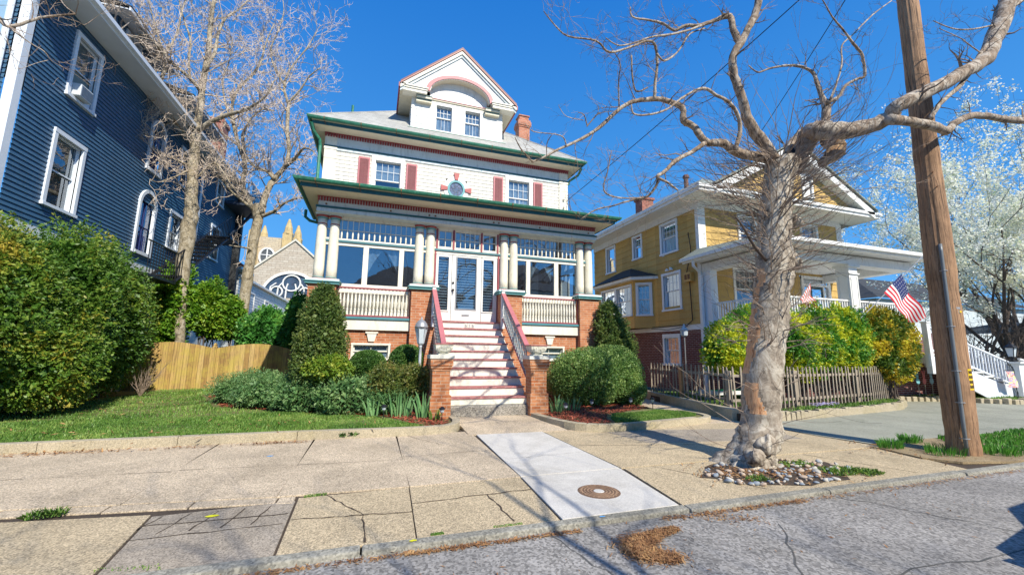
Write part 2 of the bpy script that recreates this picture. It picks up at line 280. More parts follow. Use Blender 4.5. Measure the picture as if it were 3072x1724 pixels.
# ------------------------------------------------------------ object helpers
def wloc(o):
    v = Vector((0, 0, 0))
    while o: v = v+Vector(o.location); o = o.parent
    return v
def meta(o, label=None, cat=None, group=None, kind=None):
    if label: o['label'] = label
    if cat: o['category'] = cat
    if group: o['group'] = group
    if kind: o['kind'] = kind
    return o
def thing(name, label, cat, loc=(0, 0, 0), group=None):
    o = bpy.data.objects.new(name, None); COL.objects.link(o); o.location = loc; o.empty_display_size = .2
    return meta(o, label, cat, group)
class MB:
    def __init__(s): s.v = []; s.f = []; s.k = []; s.m = 0
    def face(s, pts):
        i = len(s.v); s.v += [tuple(p) for p in pts]; s.f.append(tuple(range(i, i+len(pts)))); s.k.append(s.m); return s
    def box(s, x0, x1, y0, y1, z0, z1):
        return s.hexa([(x0, y0, z0), (x1, y0, z0), (x1, y1, z0), (x0, y1, z0), (x0, y0, z1), (x1, y0, z1), (x1, y1, z1), (x0, y1, z1)])
    def hexa(s, p):
        i = len(s.v); s.v += [tuple(q) for q in p]
        for f in ((0, 3, 2, 1), (4, 5, 6, 7), (0, 1, 5, 4), (1, 2, 6, 5), (2, 3, 7, 6), (3, 0, 4, 7)): s.f.append(tuple(i+j for j in f)); s.k.append(s.m)
        return s
    def pbox(s, P, u0, u1, v0, v1, w0, w1):
        return s.hexa([P(u0, v0, w0), P(u1, v0, w0), P(u1, v0, w1), P(u0, v0, w1), P(u0, v1, w0), P(u1, v1, w0), P(u1, v1, w1), P(u0, v1, w1)])
    def extr(s, pts, d):
        n = len(pts); i = len(s.v); s.v += [tuple(p) for p in pts]+[tuple(Vector(p)+Vector(d)) for p in pts]
        s.f.append(tuple(range(i+n-1, i-1, -1))); s.f.append(tuple(range(i+n, i+2*n))); s.k += [s.m]*2
        for j in range(n):
            k = (j+1) % n; s.f.append((i+j, i+k, i+n+k, i+n+j)); s.k.append(s.m)
        return s
    def tube(s, pts, rad, n=6, cap=True):
        pts = [Vector(p) for p in pts]
        if not hasattr(rad, '__len__'): rad = [rad]*len(pts)
        i0 = len(s.v); ref = None
        for j, p in enumerate(pts):
            d = (pts[min(j+1, len(pts)-1)]-pts[max(j-1, 0)])
            if d.length < 1e-7: d = Vector((0, 0, 1))
            d.normalize()
            if ref is None: ref = Vector((1, 0, 0)) if abs(d.x) < .8 else Vector((0, 1, 0))
            a = (ref-d*ref.dot(d)).normalized(); ref = a; b = d.cross(a)
            for k in range(n):
                t = 2*PI*k/n; s.v.append(tuple(p+(a*math.cos(t)+b*math.sin(t))*rad[j]))
        for j in range(len(pts)-1):
            for k in range(n):
                k2 = (k+1) % n; s.f.append((i0+j*n+k, i0+j*n+k2, i0+(j+1)*n+k2, i0+(j+1)*n+k)); s.k.append(s.m)
        if cap and n > 2:
            s.f.append(tuple(i0+k for k in range(n-1, -1, -1))); e = i0+(len(pts)-1)*n; s.f.append(tuple(e+k for k in range(n))); s.k += [s.m]*2
        return s
    def lathe(s, c, prof, n=16, cap=True, rot=0):
        i0 = len(s.v)
        for r, z in prof:
            for k in range(n):
                t = 2*PI*k/n+rot; s.v.append((c[0]+r*math.cos(t), c[1]+r*math.sin(t), c[2]+z))
        for j in range(len(prof)-1):
            for k in range(n):
                k2 = (k+1) % n; s.f.append((i0+j*n+k, i0+j*n+k2, i0+(j+1)*n+k2, i0+(j+1)*n+k)); s.k.append(s.m)
        if cap:
            if prof[0][0] > 1e-4: s.f.append(tuple(i0+k for k in range(n-1, -1, -1))); s.k.append(s.m)
            if prof[-1][0] > 1e-4: e = i0+(len(prof)-1)*n; s.f.append(tuple(e+k for k in range(n))); s.k.append(s.m)
        return s
    def build(s, name, mats, parent=None, smooth=False, loc=None, bevel=0):
        if not isinstance(mats, (list, tuple)): mats = [mats]
        me = bpy.data.meshes.new(name); off = wloc(parent) if parent else Vector((0, 0, 0))
        if loc is not None: base = Vector(loc)
        elif parent: base = off
        else:
            a = np.array(s.v); base = Vector(((a[:, 0].min()+a[:, 0].max())/2, (a[:, 1].min()+a[:, 1].max())/2, a[:, 2].min()))
        me.from_pydata([tuple(Vector(p)-base) for p in s.v], [], s.f)
        for m in mats: me.materials.append(m)
        if len(mats) > 1: me.polygons.foreach_set('material_index', s.k)
        if smooth: me.polygons.foreach_set('use_smooth', [True]*len(s.f))
        o = bpy.data.objects.new(name, me); COL.objects.link(o)
        o.location = base-off if parent else base
        if parent: o.parent = parent
        if bevel:
            b = o.modifiers.new('bevel', 'BEVEL'); b.width = bevel; b.segments = 2; b.limit_method = 'ANGLE'
        return o
def dup(o, loc=None, parent=None, rotz=None, label=None):
    c = o.copy(); COL.objects.link(c)
    if parent is not None: c.parent = parent
    if loc is not None: c.location = loc
    if rotz is not None: c.rotation_euler = (0, 0, rotz)
    if label: c['label'] = label
    for ch in list(o.children): dup(ch, parent=c)
    return c
def fast(name, V, F, mat, parent=None, loc=None):
    """V (N,3) float, F (M,4) int"""
    me = bpy.data.meshes.new(name); off = np.array(wloc(parent)) if parent else np.zeros(3)
    base = np.array(loc, float) if loc is not None else (off if parent else np.array([(V[:, 0].min()+V[:, 0].max())/2, (V[:, 1].min()+V[:, 1].max())/2, V[:, 2].min()]))
    me.vertices.add(len(V)); me.vertices.foreach_set('co', (V-base).astype(np.float32).ravel())
    k = F.shape[1]; me.loops.add(len(F)*k); me.loops.foreach_set('vertex_index', F.astype(np.int32).ravel())
    me.polygons.add(len(F)); me.polygons.foreach_set('loop_start', (np.arange(len(F))*k).astype(np.int32))
    me.update(calc_edges=True); me.materials.append(mat)
    o = bpy.data.objects.new(name, me); COL.objects.link(o); o.location = base-off if parent else base
    if parent: o.parent = parent
    return o
def unit(a): return a/np.maximum(np.linalg.norm(a, axis=-1, keepdims=True), 1e-9)
def leafquads(P, N, size, asp=.5, jit=.9, droop=0.):
    """a folded diamond per point: long axis about a random direction near the normal N"""
    n = len(P); D = unit(unit(N)+rng.normal(0, jit, (n, 3))+np.array([0, 0, -droop])); Q = unit(np.cross(D, rng.normal(0, 1, (n, 3))))
    s = size*(.6+.8*rng.random((n, 1)))
    V = np.stack([P-D*s*.5, P+Q*s*asp*.5, P+D*s*.5, P-Q*s*asp*.5], 1).reshape(-1, 3)
    return V, np.arange(n*4).reshape(n, 4)
def lump(D, seed, amp):
    r = np.random.default_rng(seed); o = np.zeros(len(D))
    for k in range(9):
        f = r.normal(0, 1, 3); f = f/np.linalg.norm(f)*(2.5+k*1.1); o += np.sin(D@f+r.random()*6.3)*(1/(1+.35*k))
    return o*amp/2.6
def blobpts(blobs, n, seed=0, depth=.3, amp=.1, floor=None, spr=0, sprn=10):
    r = np.random.default_rng(seed); B = np.array(blobs, float); area = (B[:, 3]*B[:, 4]+B[:, 4]*B[:, 5]+B[:, 3]*B[:, 5]); pr = area/area.sum()
    m = int(n*1.7/(sprn if spr else 1)); bi = r.choice(len(B), m, p=pr); D = unit(r.normal(0, 1, (m, 3))); b = B[bi]
    rad = 1-depth*r.random(m)**1.6+lump(D*1.3+b[:, :3]*.7, seed+5, amp)
    P = b[:, :3]+D*b[:, 3:]*rad[:, None]; N = unit(D/b[:, 3:])
    keep = np.ones(m, bool)
    for j in range(len(B)):
        q = ((P-B[j, :3])/B[j, 3:]); ins = (q**2).sum(1) < .5; keep &= ~(ins & (bi != j))
    if floor is not None: keep &= P[:, 2] > floor
    P = P[keep]; N = N[keep]
    if spr:
        P = np.repeat(P, sprn, 0); N = np.repeat(N, sprn, 0); t = r.random((len(P), 1)); side = r.normal(0, 1, P.shape)
        P = P+N*(t-.4)*spr+side*spr*.28*(1.1-t)+np.array([0, 0, 1])*t*spr*.3
    return P, N
def bush(name, label, cat, blobs, n, leaf, mat, seed, depth=.35, amp=.12, asp=.55, jit=.9, stems=5, group=None, floor=.03, spr=0, stem_r=.02, part='foliage', droop=0.):
    B = np.array(blobs); base = Vector((B[:, 0].mean(), B[:, 1].mean(), max(0, floor)))
    t = thing(name, label, cat, base, group)
    P, N = blobpts(blobs, n, seed, depth, amp, floor, spr)
    V, F = leafquads(P, N, leaf, asp, jit, droop)
    P3, N3 = blobpts([(b[0], b[1], b[2], b[3]*.84, b[4]*.84, b[5]*.86) for b in blobs], int(n*.3), seed+900, .25, amp*.6, floor, 0)
    V3, F3 = leafquads(P3, N3, leaf*2.1, .7, .7, droop); V = np.vstack([V, V3]); F = np.arange(len(V)).reshape(-1, 4); fast(part, V, F, mat, t)
    mb = MB(); r = random.Random(seed)
    for b in blobs:
        for k in range(stems):
            a = r.random()*6.28; rr = r.random()*.55; q = Vector((b[0]+math.cos(a)*b[3]*rr, b[1]+math.sin(a)*b[4]*rr, b[2]+b[5]*.55*r.random()))
            g = Vector((b[0]+(r.random()-.5)*b[3]*.5, b[1]+(r.random()-.5)*b[4]*.5, max(0, floor-.05)))
            m = (q+g)/2+Vector((r.random()-.5, r.random()-.5, 0))*.2*b[3]; mb.tube([g, m, q], [stem_r, stem_r*.7, stem_r*.3], 5)
    mb.build('stems', B_dark, t); return t

# ============================================================ GROUND
def sheet(name, poly, z, mat, thick=0):
    mb = MB()
    if thick: mb.extr([(x, y, z-thick) for x, y in poly], (0, 0, thick))
    else: mb.face([(x, y, z) for x, y in poly])
    return meta(mb.build(name, mat), kind='structure')
sheet('ground', [(-400, -60), (400, -60), (400, 700), (-400, 700)], -.10, concrete('far_ground', (.10, .13, .05), .3, .2))
sheet('road', [(-90, -9), (90, -9), (90, 3.35), (-90, 3.35)], -.038, M_asph)
# kerb stones of unequal length
mb = MB(); x = -30.; r = random.Random(3)
while x < 34:
    L = 1.7+r.random()*1.6; d = r.random()*.014
    mb.hexa([(x+.006, 3.295-d, -.10), (x+L-.006, 3.295+r.random()*.012, -.10), (x+L-.006, 3.41, -.10), (x+.006, 3.41, -.10), (x+.006, 3.315-d, .002-d*.5), (x+L-.006, 3.31+r.random()*.012, .001), (x+L-.006, 3.405+r.random()*.02, .006), (x+.006, 3.41, .005)])
    x += L
k = mb.build('curb', M_bluest, bevel=.012); meta(k, kind='structure')
sheet('pavement_base', [(-40, 3.4), (40, 3.4), (40, 8.0), (-40, 8.0)], -.016, M_soil)
def slabs(name, polys, mat, z=0, gap=.007):
    mb = MB()
    for p in polys:
        c = Vector((sum(q[0] for q in p)/len(p), sum(q[1] for q in p)/len(p)))
        mb.extr([((c+(Vector(q)-c)*(1-gap/max(.2, (Vector(q)-c).length))).x, (c+(Vector(q)-c)*(1-gap/max(.2, (Vector(q)-c).length))).y, z-.02) for q in p], (0, 0, .02))
    return meta(mb.build(name, mat, bevel=.004), kind='structure')
XS = [-13.5, -10.5, -7.6, -4.9, -2.08, -.80, .435, 1.665]
top = []
yj = lambda x: 4.66+max(0, (-.6-x))*.13 if x < -.6 else 4.65
for a, b in zip(XS[:-1], XS[1:]): top.append([(a, yj(a)), (b, yj(b)), (b+.02, 7.42), (a-.02, 7.42)])
slabs('pavement', top, M_conc)
low = [[(-13.5, 3.41), (-4.41, 3.41), (-4.33, 4.86), (-13.5, 6.0)], [(-4.4, 3.41), (-1.56, 3.41), (-1.70, 4.50), (-2.95, 4.68), (-4.3, 4.86)],
       [(-.56, 3.41), (.39, 3.41), (.43, 4.63), (-.60, 4.61)], [(.39, 3.41), (1.585, 3.41), (1.655, 4.63), (.43, 4.63)]]
slabs('verge_pavement', low, M_conc_y, -.002)
slabs('patched_pavement', [[(-1.55, 3.41), (-.57, 3.41), (-.61, 4.55), (-1.69, 4.47)]], M_concg, -.006)
# crumbling strip between the two rows and cracked patch lines
mb = MB(); r = random.Random(9); pts = []
xa = -4.3
while xa < -.66:
    xb = xa+.35+r.random()*.5; xb = min(xb, -.62)
    mb.extr([(xa+.008, yj(xa)-.19+r.random()*.02, -.03), (xb-.008, yj(xb)-.19+r.random()*.03, -.03), (xb-.008, yj(xb)-.012, -.03), (xa+.008, yj(xa)-.012, -.03)], (0, 0, .028)); xa = xb
meta(mb.build('broken_concrete_strip', M_conc, bevel=.006), kind='structure')
mb = MB()
def crack(pts, w=.006, z=.0015):
    for (x0, y0), (x1, y1) in zip(pts[:-1], pts[1:]):
        d = Vector((x1-x0, y1-y0)); n = Vector((-d.y, d.x)).normalized()*w*(.5+r.random()); mb.face([(x0-n.x, y0-n.y, z), (x1-n.x, y1-n.y, z), (x1+n.x, y1+n.y, z), (x0+n.x, y0+n.y, z)])
def jag(a, b, n=10, j=.03):
    return [(a[0]+(b[0]-a[0])*i/n+(r.random()-.5)*j*(0 < i < n), a[1]+(b[1]-a[1])*i/n+(r.random()-.5)*j*(0 < i < n)) for i in range(n+1)]
crack(jag((-.35, 4.6), (.0, 4.0)), z=.0012); crack(jag((.0, 4.0), (.02, 3.45), 6)); crack(jag((-.57, 4.05), (.41, 3.95), 12)); crack(jag((.42, 4.15), (1.63, 4.22), 12)); crack(jag((1.15, 4.2), (1.2, 3.5), 8))
crack(jag((-2.05, 5.95), (.44, 5.75), 20, .02), .003, .0035); crack(jag((.45, 5.9), (1.66, 5.95), 12, .02), .003, .0035); crack(jag((-4.8, 6.1), (-2.1, 5.9), 12, .02), .003, .0035)
for i in range(5): crack(jag((-1.6+i*.2, 4.45), (-1.75+i*.21+.05, 4.05), 4, .02), .005, -.003)
crack(jag((-1.66, 4.25), (-.62, 4.22), 8), .006, -.003); crack(jag((-1.64, 3.98), (-.62, 4.0), 8), .006, -.003); crack(jag((3.05, 5.9), (5.2, 5.4), 12), .004, .003)
crack(jag((-4.2, 4.4), (-2.2, 3.5), 14), .006, .0012)
crack(jag((3.4, 4.62), (4.1, 3.42), 10), .004, .002); crack(jag((5.9, 4.55), (6.4, 3.5), 9), .005, .002); crack(jag((-6.1, 7.3), (-5.2, 5.4), 14), .004, .0035); crack(jag((1.61, 4.22), (1.2, 4.2), 5), .004, .0012)
crack(jag((.6, 7.3), (1.1, 6.4), 8, .05), .003, .0035); crack(jag((1.75, 5.4), (2.95, 5.5), 14, .02), .0018, .0095)
meta(mb.build('pavement_cracks', M_soil), kind='structure')
mb = MB()
for q_ in (jag((-3, 2.2), (9, 1.9), 60, .08), jag((1.4, 3.28), (1.9, 1.2), 16, .06), jag((4.6, 3.28), (5.6, 1.6), 14, .06), jag((2.6, 2.06), (3.4, 2.9), 9, .05)): crack(q_, .006, -.0365)
meta(mb.build('road_cracks', concrete('tar_crack', (.10, .10, .095), .2, .3)), kind='structure')
slabs('new_concrete_path', [[(1.60, 3.415), (2.80, 3.415), (2.955, 4.64), (1.662, 4.635)], [(1.664, 4.65), (2.957, 4.655), (2.92, 7.05), (1.73, 7.09)]], M_newc, .004, .004)
slabs('right_pavement', [[(2.83, 3.41), (7.25, 3.41), (7.5, 4.55), (5.5, 4.61), (3.0, 4.63)], [(2.98, 4.66), (5.0, 4.64), (4.3, 5.6), (2.95, 6.1)],
       [(2.95, 6.1), (4.3, 5.6), (5.0, 4.64), (7.68, 4.6), (7.50, 5.5), (7.40, 7.02), (2.94, 7.02)]], M_conc_y, -.001)
sheet('side_driveway', [(2.94, 7.0), (7.42, 7.0), (8.4, 12), (8.4, 21), (6.72, 21), (6.72, 7.1), (2.94, 7.1)], -.004, M_conc)
slabs('grey_concrete_patch', [[(4.2, 5.75), (7.0, 5.35), (7.2, 6.3), (4.0, 6.85)]], M_concg, .003)
sheet('neighbour_driveway', [(7.52, 5.5), (7.70, 4.78), (16, 4.85), (40, 4.9), (40, 8.2), (17.2, 9.2), (15.2, 9.2), (14.75, 8.1), (13.4, 7.45), (9, 6.86), (8.4, 6.84), (7.44, 7.05)], .002, M_drive)
# path from pavement up to the steps
mb = MB(); mb.extr([(1.60, 7.09, -.04), (3.42, 7.02, -.04), (3.36, 7.9, -.04), (3.30, 8.9, -.04), (1.4, 8.9, -.04), (1.45, 8.4, -.04), (1.60, 7.7, -.04)], (0, 0, .045))
o = mb.build('front_path', M_conc); meta(o, kind='structure')
for v in o.data.vertices:
    wy = v.co.y+o.location.y
    if wy > 7.2: v.co.z += (wy-7.1)*.05
# left lawn
LAWN = [(-16, 7.47), (.55, 7.40), (1.05, 7.42), (1.30, 7.56), (1.44, 7.8), (1.47, 8.2), (1.47, 9.0), (1.47, 10.9), (-1.9, 10.9), (-1.9, 15.85), (-16, 15.85)]
sheet('lawn', LAWN, .085, M_thatch, .1)
ISL = [(3.36, 8.6), (3.42, 7.9), (3.62, 7.15), (4.1, 6.86), (5.2, 6.98), (6.25, 7.15), (6.80, 7.45), (6.86, 7.9), (6.5, 8.4), (6.45, 10.9), (3.36, 10.9)]
sheet('side_lawn', ISL, .085, M_thatch, .1)
def ribbon(name, pts, w, z0, z1, mat, gap=.004):
    mb = MB(); pts = [Vector(p) for p in pts]; L = []; Rr = []
    for i, p in enumerate(pts):
        d = (pts[min(i+1, len(pts)-1)]-pts[max(0, i-1)]).normalized(); n = Vector((-d.y, d.x)); L.append(p+n*w/2); Rr.append(p-n*w/2)
    for i in range(len(pts)-1):
        a, b, c, d = L[i], L[i+1], Rr[i+1], Rr[i]; e = gap if (pts[i+1]-pts[i]).length > .6 else -.004
        t = (pts[i+1]-pts[i]).normalized()*e
        mb.hexa([(q.x+s*t.x, q.y+s*t.y, z) for z in (z0, z1) for q, s in ((a, 1), (b, -1), (c, -1), (d, 1))])
    return meta(mb.build(name, mat, bevel=.012), kind='structure')
def arc(pts, n=4):
    out = [pts[0]]
    for i in range(1, len(pts)-1):
        a, b, c = map(Vector, (pts[i-1], pts[i], pts[i+1]))
        for k in range(n+1):
            t = k/n; p = (a+b)/2*(1-t)**2+b*2*t*(1-t)+(b+c)/2*t*t; out.append(tuple(p))
    return out+[pts[-1]]
ribbon('lawn_edging', [(x, 7.44-.001*x) for x in np.arange(-15, .2, 1.55)]+arc([(.2, 7.36), (.9, 7.33), (1.42, 7.45), (1.56, 7.95), (1.54, 8.35)]), .14, -.02, .125, M_edge)
ribbon('side_lawn_edging', arc([(3.26, 8.45), (3.34, 7.9), (3.52, 7.1), (3.98, 6.76), (4.7, 6.82), (5.5, 6.95), (6.3, 7.08)], 3), .15, -.02, .125, M_edge)
ribbon('side_lawn_edging', arc([(6.3, 7.08), (6.85, 7.25), (7.0, 7.7), (6.9, 8.2)], 3), .13, -.02, .10, M_edge)
# neighbour garden bed behind the picket fence
BED = [(7.46, 7.08), (8.4, 6.94), (9.0, 6.96), (13.4, 7.55), (14.6, 8.1), (15.05, 8.6), (15.2, 9.3), (15.2, 11.7), (8.45, 11.7), (8.02, 10.8)]
sheet('garden_bed', BED, .15, M_soil, .16)
ribbon('garden_edging', [(8.55, 12.5), (8.12, 10.8), (7.8, 9.0), (7.44, 7.16)], .17, -.02, .24, M_edge)
mb = MB(); r = random.Random(4); P0 = [(7.5, 7.08), (8.4, 6.93), (9, 6.93), (11, 7.18), (13.4, 7.5), (14.6, 8.05), (15.0, 8.6)]
for (x0, y0), (x1, y1) in zip(P0[:-1], P0[1:]):
    n = max(1, int(math.hypot(x1-x0, y1-y0)/.13))
    for i in range(n):
        t = (i+.5)/n; cx, cy = x0+(x1-x0)*t, y0+(y1-y0)*t; s = .064+r.random()*.006; h = .15+r.random()*.05
        mb.hexa([(cx-s, cy-s*.7, -.02), (cx+s, cy-s*.7, -.02), (cx+s, cy+s, -.02), (cx-s, cy+s, -.02), (cx-s*.8, cy-s*.6, h), (cx+s*.8, cy-s*.6, h), (cx+s*.8, cy+s, h), (cx-s*.8, cy+s, h)])
meta(mb.build('garden_edging_stones', M_edge, bevel=.012), kind='structure')
# beds at the far side of the driveway, below the neighbour's stairs
FB = [(15.6, 9.0), (17.3, 8.6), (18.6, 7.55), (19.6, 7.45), (20.0, 7.9), (19.7, 9), (20, 12), (15.6, 12)]
sheet('stair_garden_bed', FB, .12, M_soil, .13)
mb = MB()
for (x0, y0), (x1, y1) in zip(FB[:5][:-1], FB[:5][1:]):
    n = int(math.hypot(x1-x0, y1-y0)/.2)
    for i in range(n):
        t = (i+.5)/n; cx, cy = x0+(x1-x0)*t, y0+(y1-y0)*t-.05; s = .103; h = .13+r.random()*.05
        mb.box(cx-s, cx+s, cy-s*.7, cy+s*.7, -.02, h)
meta(mb.build('stair_bed_edging', M_edge, bevel=.02), kind='structure')
# verge by the pole
VG = [(7.42, 4.5), (7.3, 3.9), (7.55, 3.6), (8.3, 3.43), (40, 3.43), (40, 4.85), (10.4, 4.72), (8.6, 4.75)]
sheet('pole_verge', VG, .02, concrete('dry_straw_soil', (.36, .27, .15), .3, .5, '#3b2a18', .6), .03)
# mulch beds (red chips)
def inpoly(P, poly):
    x, y = P[:, 0], P[:, 1]; c = np.zeros(len(P), bool); n = len(poly)
    for i in range(n):
        x0, y0 = poly[i]; x1, y1 = poly[(i+1) % n]
        m = ((y0 > y) != (y1 > y)) & (x < (x1-x0)*(y-y0)/((y1-y0) if y1 != y0 else 1e-9)+x0); c ^= m
    return c
def scatter(poly, n):
    a = np.array(poly); lo, hi = a.min(0), a.max(0); P = lo+rng.random((n, 2))*(hi-lo); return P[inpoly(P, poly)]
ML = [(-4.3, 13.8), (-3.2, 11.1), (-1.45, 9.8), (.25, 8.9), (.75, 7.95), (1.0, 7.55), (1.25, 7.58), (1.40, 7.8), (1.44, 10.8), (-1.9, 10.9), (-1.9, 13.9)]
MR = [(3.42, 8.6), (3.47, 7.9), (3.66, 7.2), (3.98, 6.95), (4.35, 6.98), (4.5, 7.5), (4.8, 8.0), (6.0, 8.55), (6.4, 8.7), (6.4, 10.8), (3.42, 10.8)]
def chips(name, poly, n, z, mat, size=.05, kind='stuff'):
    P2 = scatter(poly, n); P = np.c_[P2, z+rng.random(len(P2))*.03]; N = np.tile([0, 0, 1.], (len(P), 1)); D = unit(np.c_[rng.normal(0, 1, (len(P), 2)), rng.normal(0, .25, len(P))])
    Q = unit(np.cross(D, N)+rng.normal(0, .25, D.shape)); s = size*(.5+rng.random((len(P), 1)))
    V = np.stack([P-D*s-Q*s*.22, P+D*s-Q*s*.16, P+D*s+Q*s*.22, P-D*s+Q*s*.16], 1).reshape(-1, 3)
    return meta(fast(name, V, np.arange(len(V)).reshape(-1, 4), mat), kind=kind)
chips('red_mulch', ML, 26000, .088, M_mulch, .035)
meta(chips('red_mulch', MR, 14000, .088, M_mulch, .03), kind='stuff')
def grass(name, poly, n, z, h, mat, lean=.5, wd=.006, near=None):
    P2 = scatter(poly, n); m = len(P2)
    g = .75+.35*np.sin(P2[:, 0]*2.1+np.sin(P2[:, 1]*1.7)*2)*np.sin(P2[:, 1]*2.7+1)
    H = h*(.55+.75*rng.random(m))*g; A = rng.random(m)*6.28; d = np.c_[np.cos(A), np.sin(A), np.zeros(m)]; q = np.c_[-np.sin(A), np.cos(A), np.zeros(m)]*wd*(.7+.6*rng.random((m, 1)))
    B = np.c_[P2, np.full(m, z)]; up = np.array([0, 0, 1.]); l = lean*(rng.random((m, 1)))
    mid = B+up*H[:, None]*.6+d*H[:, None]*l*.4; tip = B+up*H[:, None]*(1-.3*l)+d*H[:, None]*l
    V = np.stack([B-q, B+q, mid+q*.7, tip, mid-q*.7], 1).reshape(-1, 3); F = np.arange(len(V)).reshape(-1, 5)
    return meta(fast(name, V, F, mat), kind='stuff')
LG = [(-9.5, 7.5), (.55, 7.46), (.95, 7.56), (.7, 7.9), (.15, 8.85), (-1.55, 9.75), (-3.3, 11.0), (-4.4, 13.7), (-4.3, 15.9), (-6.2, 15.9), (-6.4, 12.5), (-9.5, 9.6)]
LGn = [(-9.5, 7.5), (.55, 7.46), (.95, 7.56), (.7, 7.9), (.15, 8.85), (-1.55, 9.75), (-6, 9.6), (-9.5, 9.4)]
grass('lawn_grass', LG, 60000, .08, .065, L_grass, wd=.008); grass('lawn_grass', LGn, 70000, .08, .055, L_grass, wd=.005)
grass('side_lawn_grass', [(4.42, 7.0), (5.2, 7.08), (6.25, 7.25), (6.72, 7.5), (6.78, 7.9), (6.4, 8.4), (4.9, 7.95), (4.6, 7.5)], 26000, .08, .065, L_grass, wd=.006)
grass('neighbour_grass', [(8.1, 8.0), (14.5, 8.6), (14.8, 11.5), (8.4, 11.5)], 14000, .15, .06, L_grass, wd=.012)
grass('verge_grass', [(8.6, 3.75), (26, 3.5), (26, 4.8), (9.2, 4.7)], 24000, .02, .08, L_liri, wd=.008)
grass('bed_grass', FB, 9000, .12, .09, L_grass, wd=.012)
grass('bed_edge_plants', [(8.1, 6.98), (9.0, 7.0), (13.4, 7.58), (14.6, 8.15), (14.4, 8.4), (13, 8.0), (9, 7.35), (8, 7.2)], 5000, .14, .09, L_grass, wd=.012)
# litter in the gutter and against the edging
def litter(name, segs, n, z, size=.03):
    P = []
    for (x0, y0, x1, y1, w_, k) in segs:
        t = rng.random(int(n*k)); a = np.c_[x0+(x1-x0)*t, y0+(y1-y0)*t]+rng.normal(0, w_, (len(t), 2)); P.append(a)
    P = np.vstack(P); P = np.c_[P, z+rng.random(len(P))*.012]; m = len(P)
    D = unit(np.c_[rng.normal(0, 1, (m, 2)), rng.normal(0, .2, m)]); Q = unit(np.cross(D, np.tile([0, 0, 1.], (m, 1)))+rng.normal(0, .25, D.shape)); s = size*(.3+rng.random((m, 1)))
    V = np.stack([P-D*s, P+Q*s*.25, P+D*s, P-Q*s*.25], 1).reshape(-1, 3)
    return meta(fast(name, V, np.arange(len(V)).reshape(-1, 4), L_litter), kind='stuff')
litter('gutter_litter', [(-1.2, 3.0, 6, 2.9, .25, .3), (-1.6, 3.25, .9, 3.26, .018, 1), (.3, 3.25, 1.7, 3.255, .018, .8), (2.5, 3.25, 4.2, 3.25, .025, 1), (4, 3.25, 8, 3.25, .03, .8), (2.9, 3.18, 3.3, 3.03, .06, .25)], 900, -.036, .02)
def pine(n):
    sp = np.array([(2.46, 3.05), (2.33, 3.03), (2.17, 2.99), (2.03, 2.94), (1.93, 2.87), (1.92, 2.79), (2.00, 2.72), (2.12, 2.64)]); th = np.array([.015, .03, .045, .06, .065, .06, .045, .02])
    u = rng.random(n)*6.999; i = u.astype(int); f = (u-i)[:, None]; return sp[i]*(1-f)+sp[i+1]*f+rng.normal(0, 1, (n, 2))*(th[i])[:, None]
P = pine(3200); P = np.c_[P, -.035+rng.random(len(P))*.02]; m = len(P); D = unit(np.c_[rng.normal(0, 1, (m, 2)), rng.normal(0, .2, m)]); Q = unit(np.cross(D, np.tile([0, 0, 1.], (m, 1))))*.003
V = np.stack([P-D*.028-Q, P+D*.028-Q, P+D*.028+Q, P-D*.028+Q], 1).reshape(-1, 3); meta(fast('pine_needle_litter', V, np.arange(len(V)).reshape(-1, 4), L_litter), kind='stuff')
litter('dry_leaf_litter', [(-4.9, 7.25, -3.2, 7.25, .06, .7), (-3.0, 7.2, -1.2, 7.2, .05, .3), (-1.6, 7.2, -.9, 7.2, .04, .3), (1.6, 8.42, 3.1, 8.35, .05, .9), (-8, 8, 0, 9.5, .6, .12), (3.8, 4.2, 4.9, 3.9, .2, .4), (7.2, 4.6, 8, 3.9, .25, .7)], 420, .012, .035)
o = litter('lawn_leaf_litter', [(-8, 8.2, .5, 8.2, .5, 1), (-7, 12, -4, 11, 1, .6)], 260, .125, .045)
# weeds
grass('pavement_weed', [(-2.62, 4.62), (-2.36, 4.66), (-2.4, 4.78), (-2.6, 4.76)], 260, .0, .07, L_grass, 1.2, .004)
grass('edging_weed', [(-.45, 7.30), (-.18, 7.30), (-.2, 7.42), (-.43, 7.42)], 150, .03, .16, L_liri, 1.2, .005)
for i, poly in enumerate([[(-.55, 4.58), (-.35, 4.6), (-.35, 4.66), (-.55, 4.66)], [(1.0, 3.42), (1.25, 3.42), (1.25, 3.46), (1.0, 3.46)], [(.5, 3.42), (.6, 3.42), (.6, 3.46), (.5, 3.46)], [(-1.6, 3.5), (-1.2, 3.42), (-1.25, 3.5), (-1.6, 3.56)]]):
    grass('crack_moss', poly, 200, -.002, .015, L_grass, 1, .004)
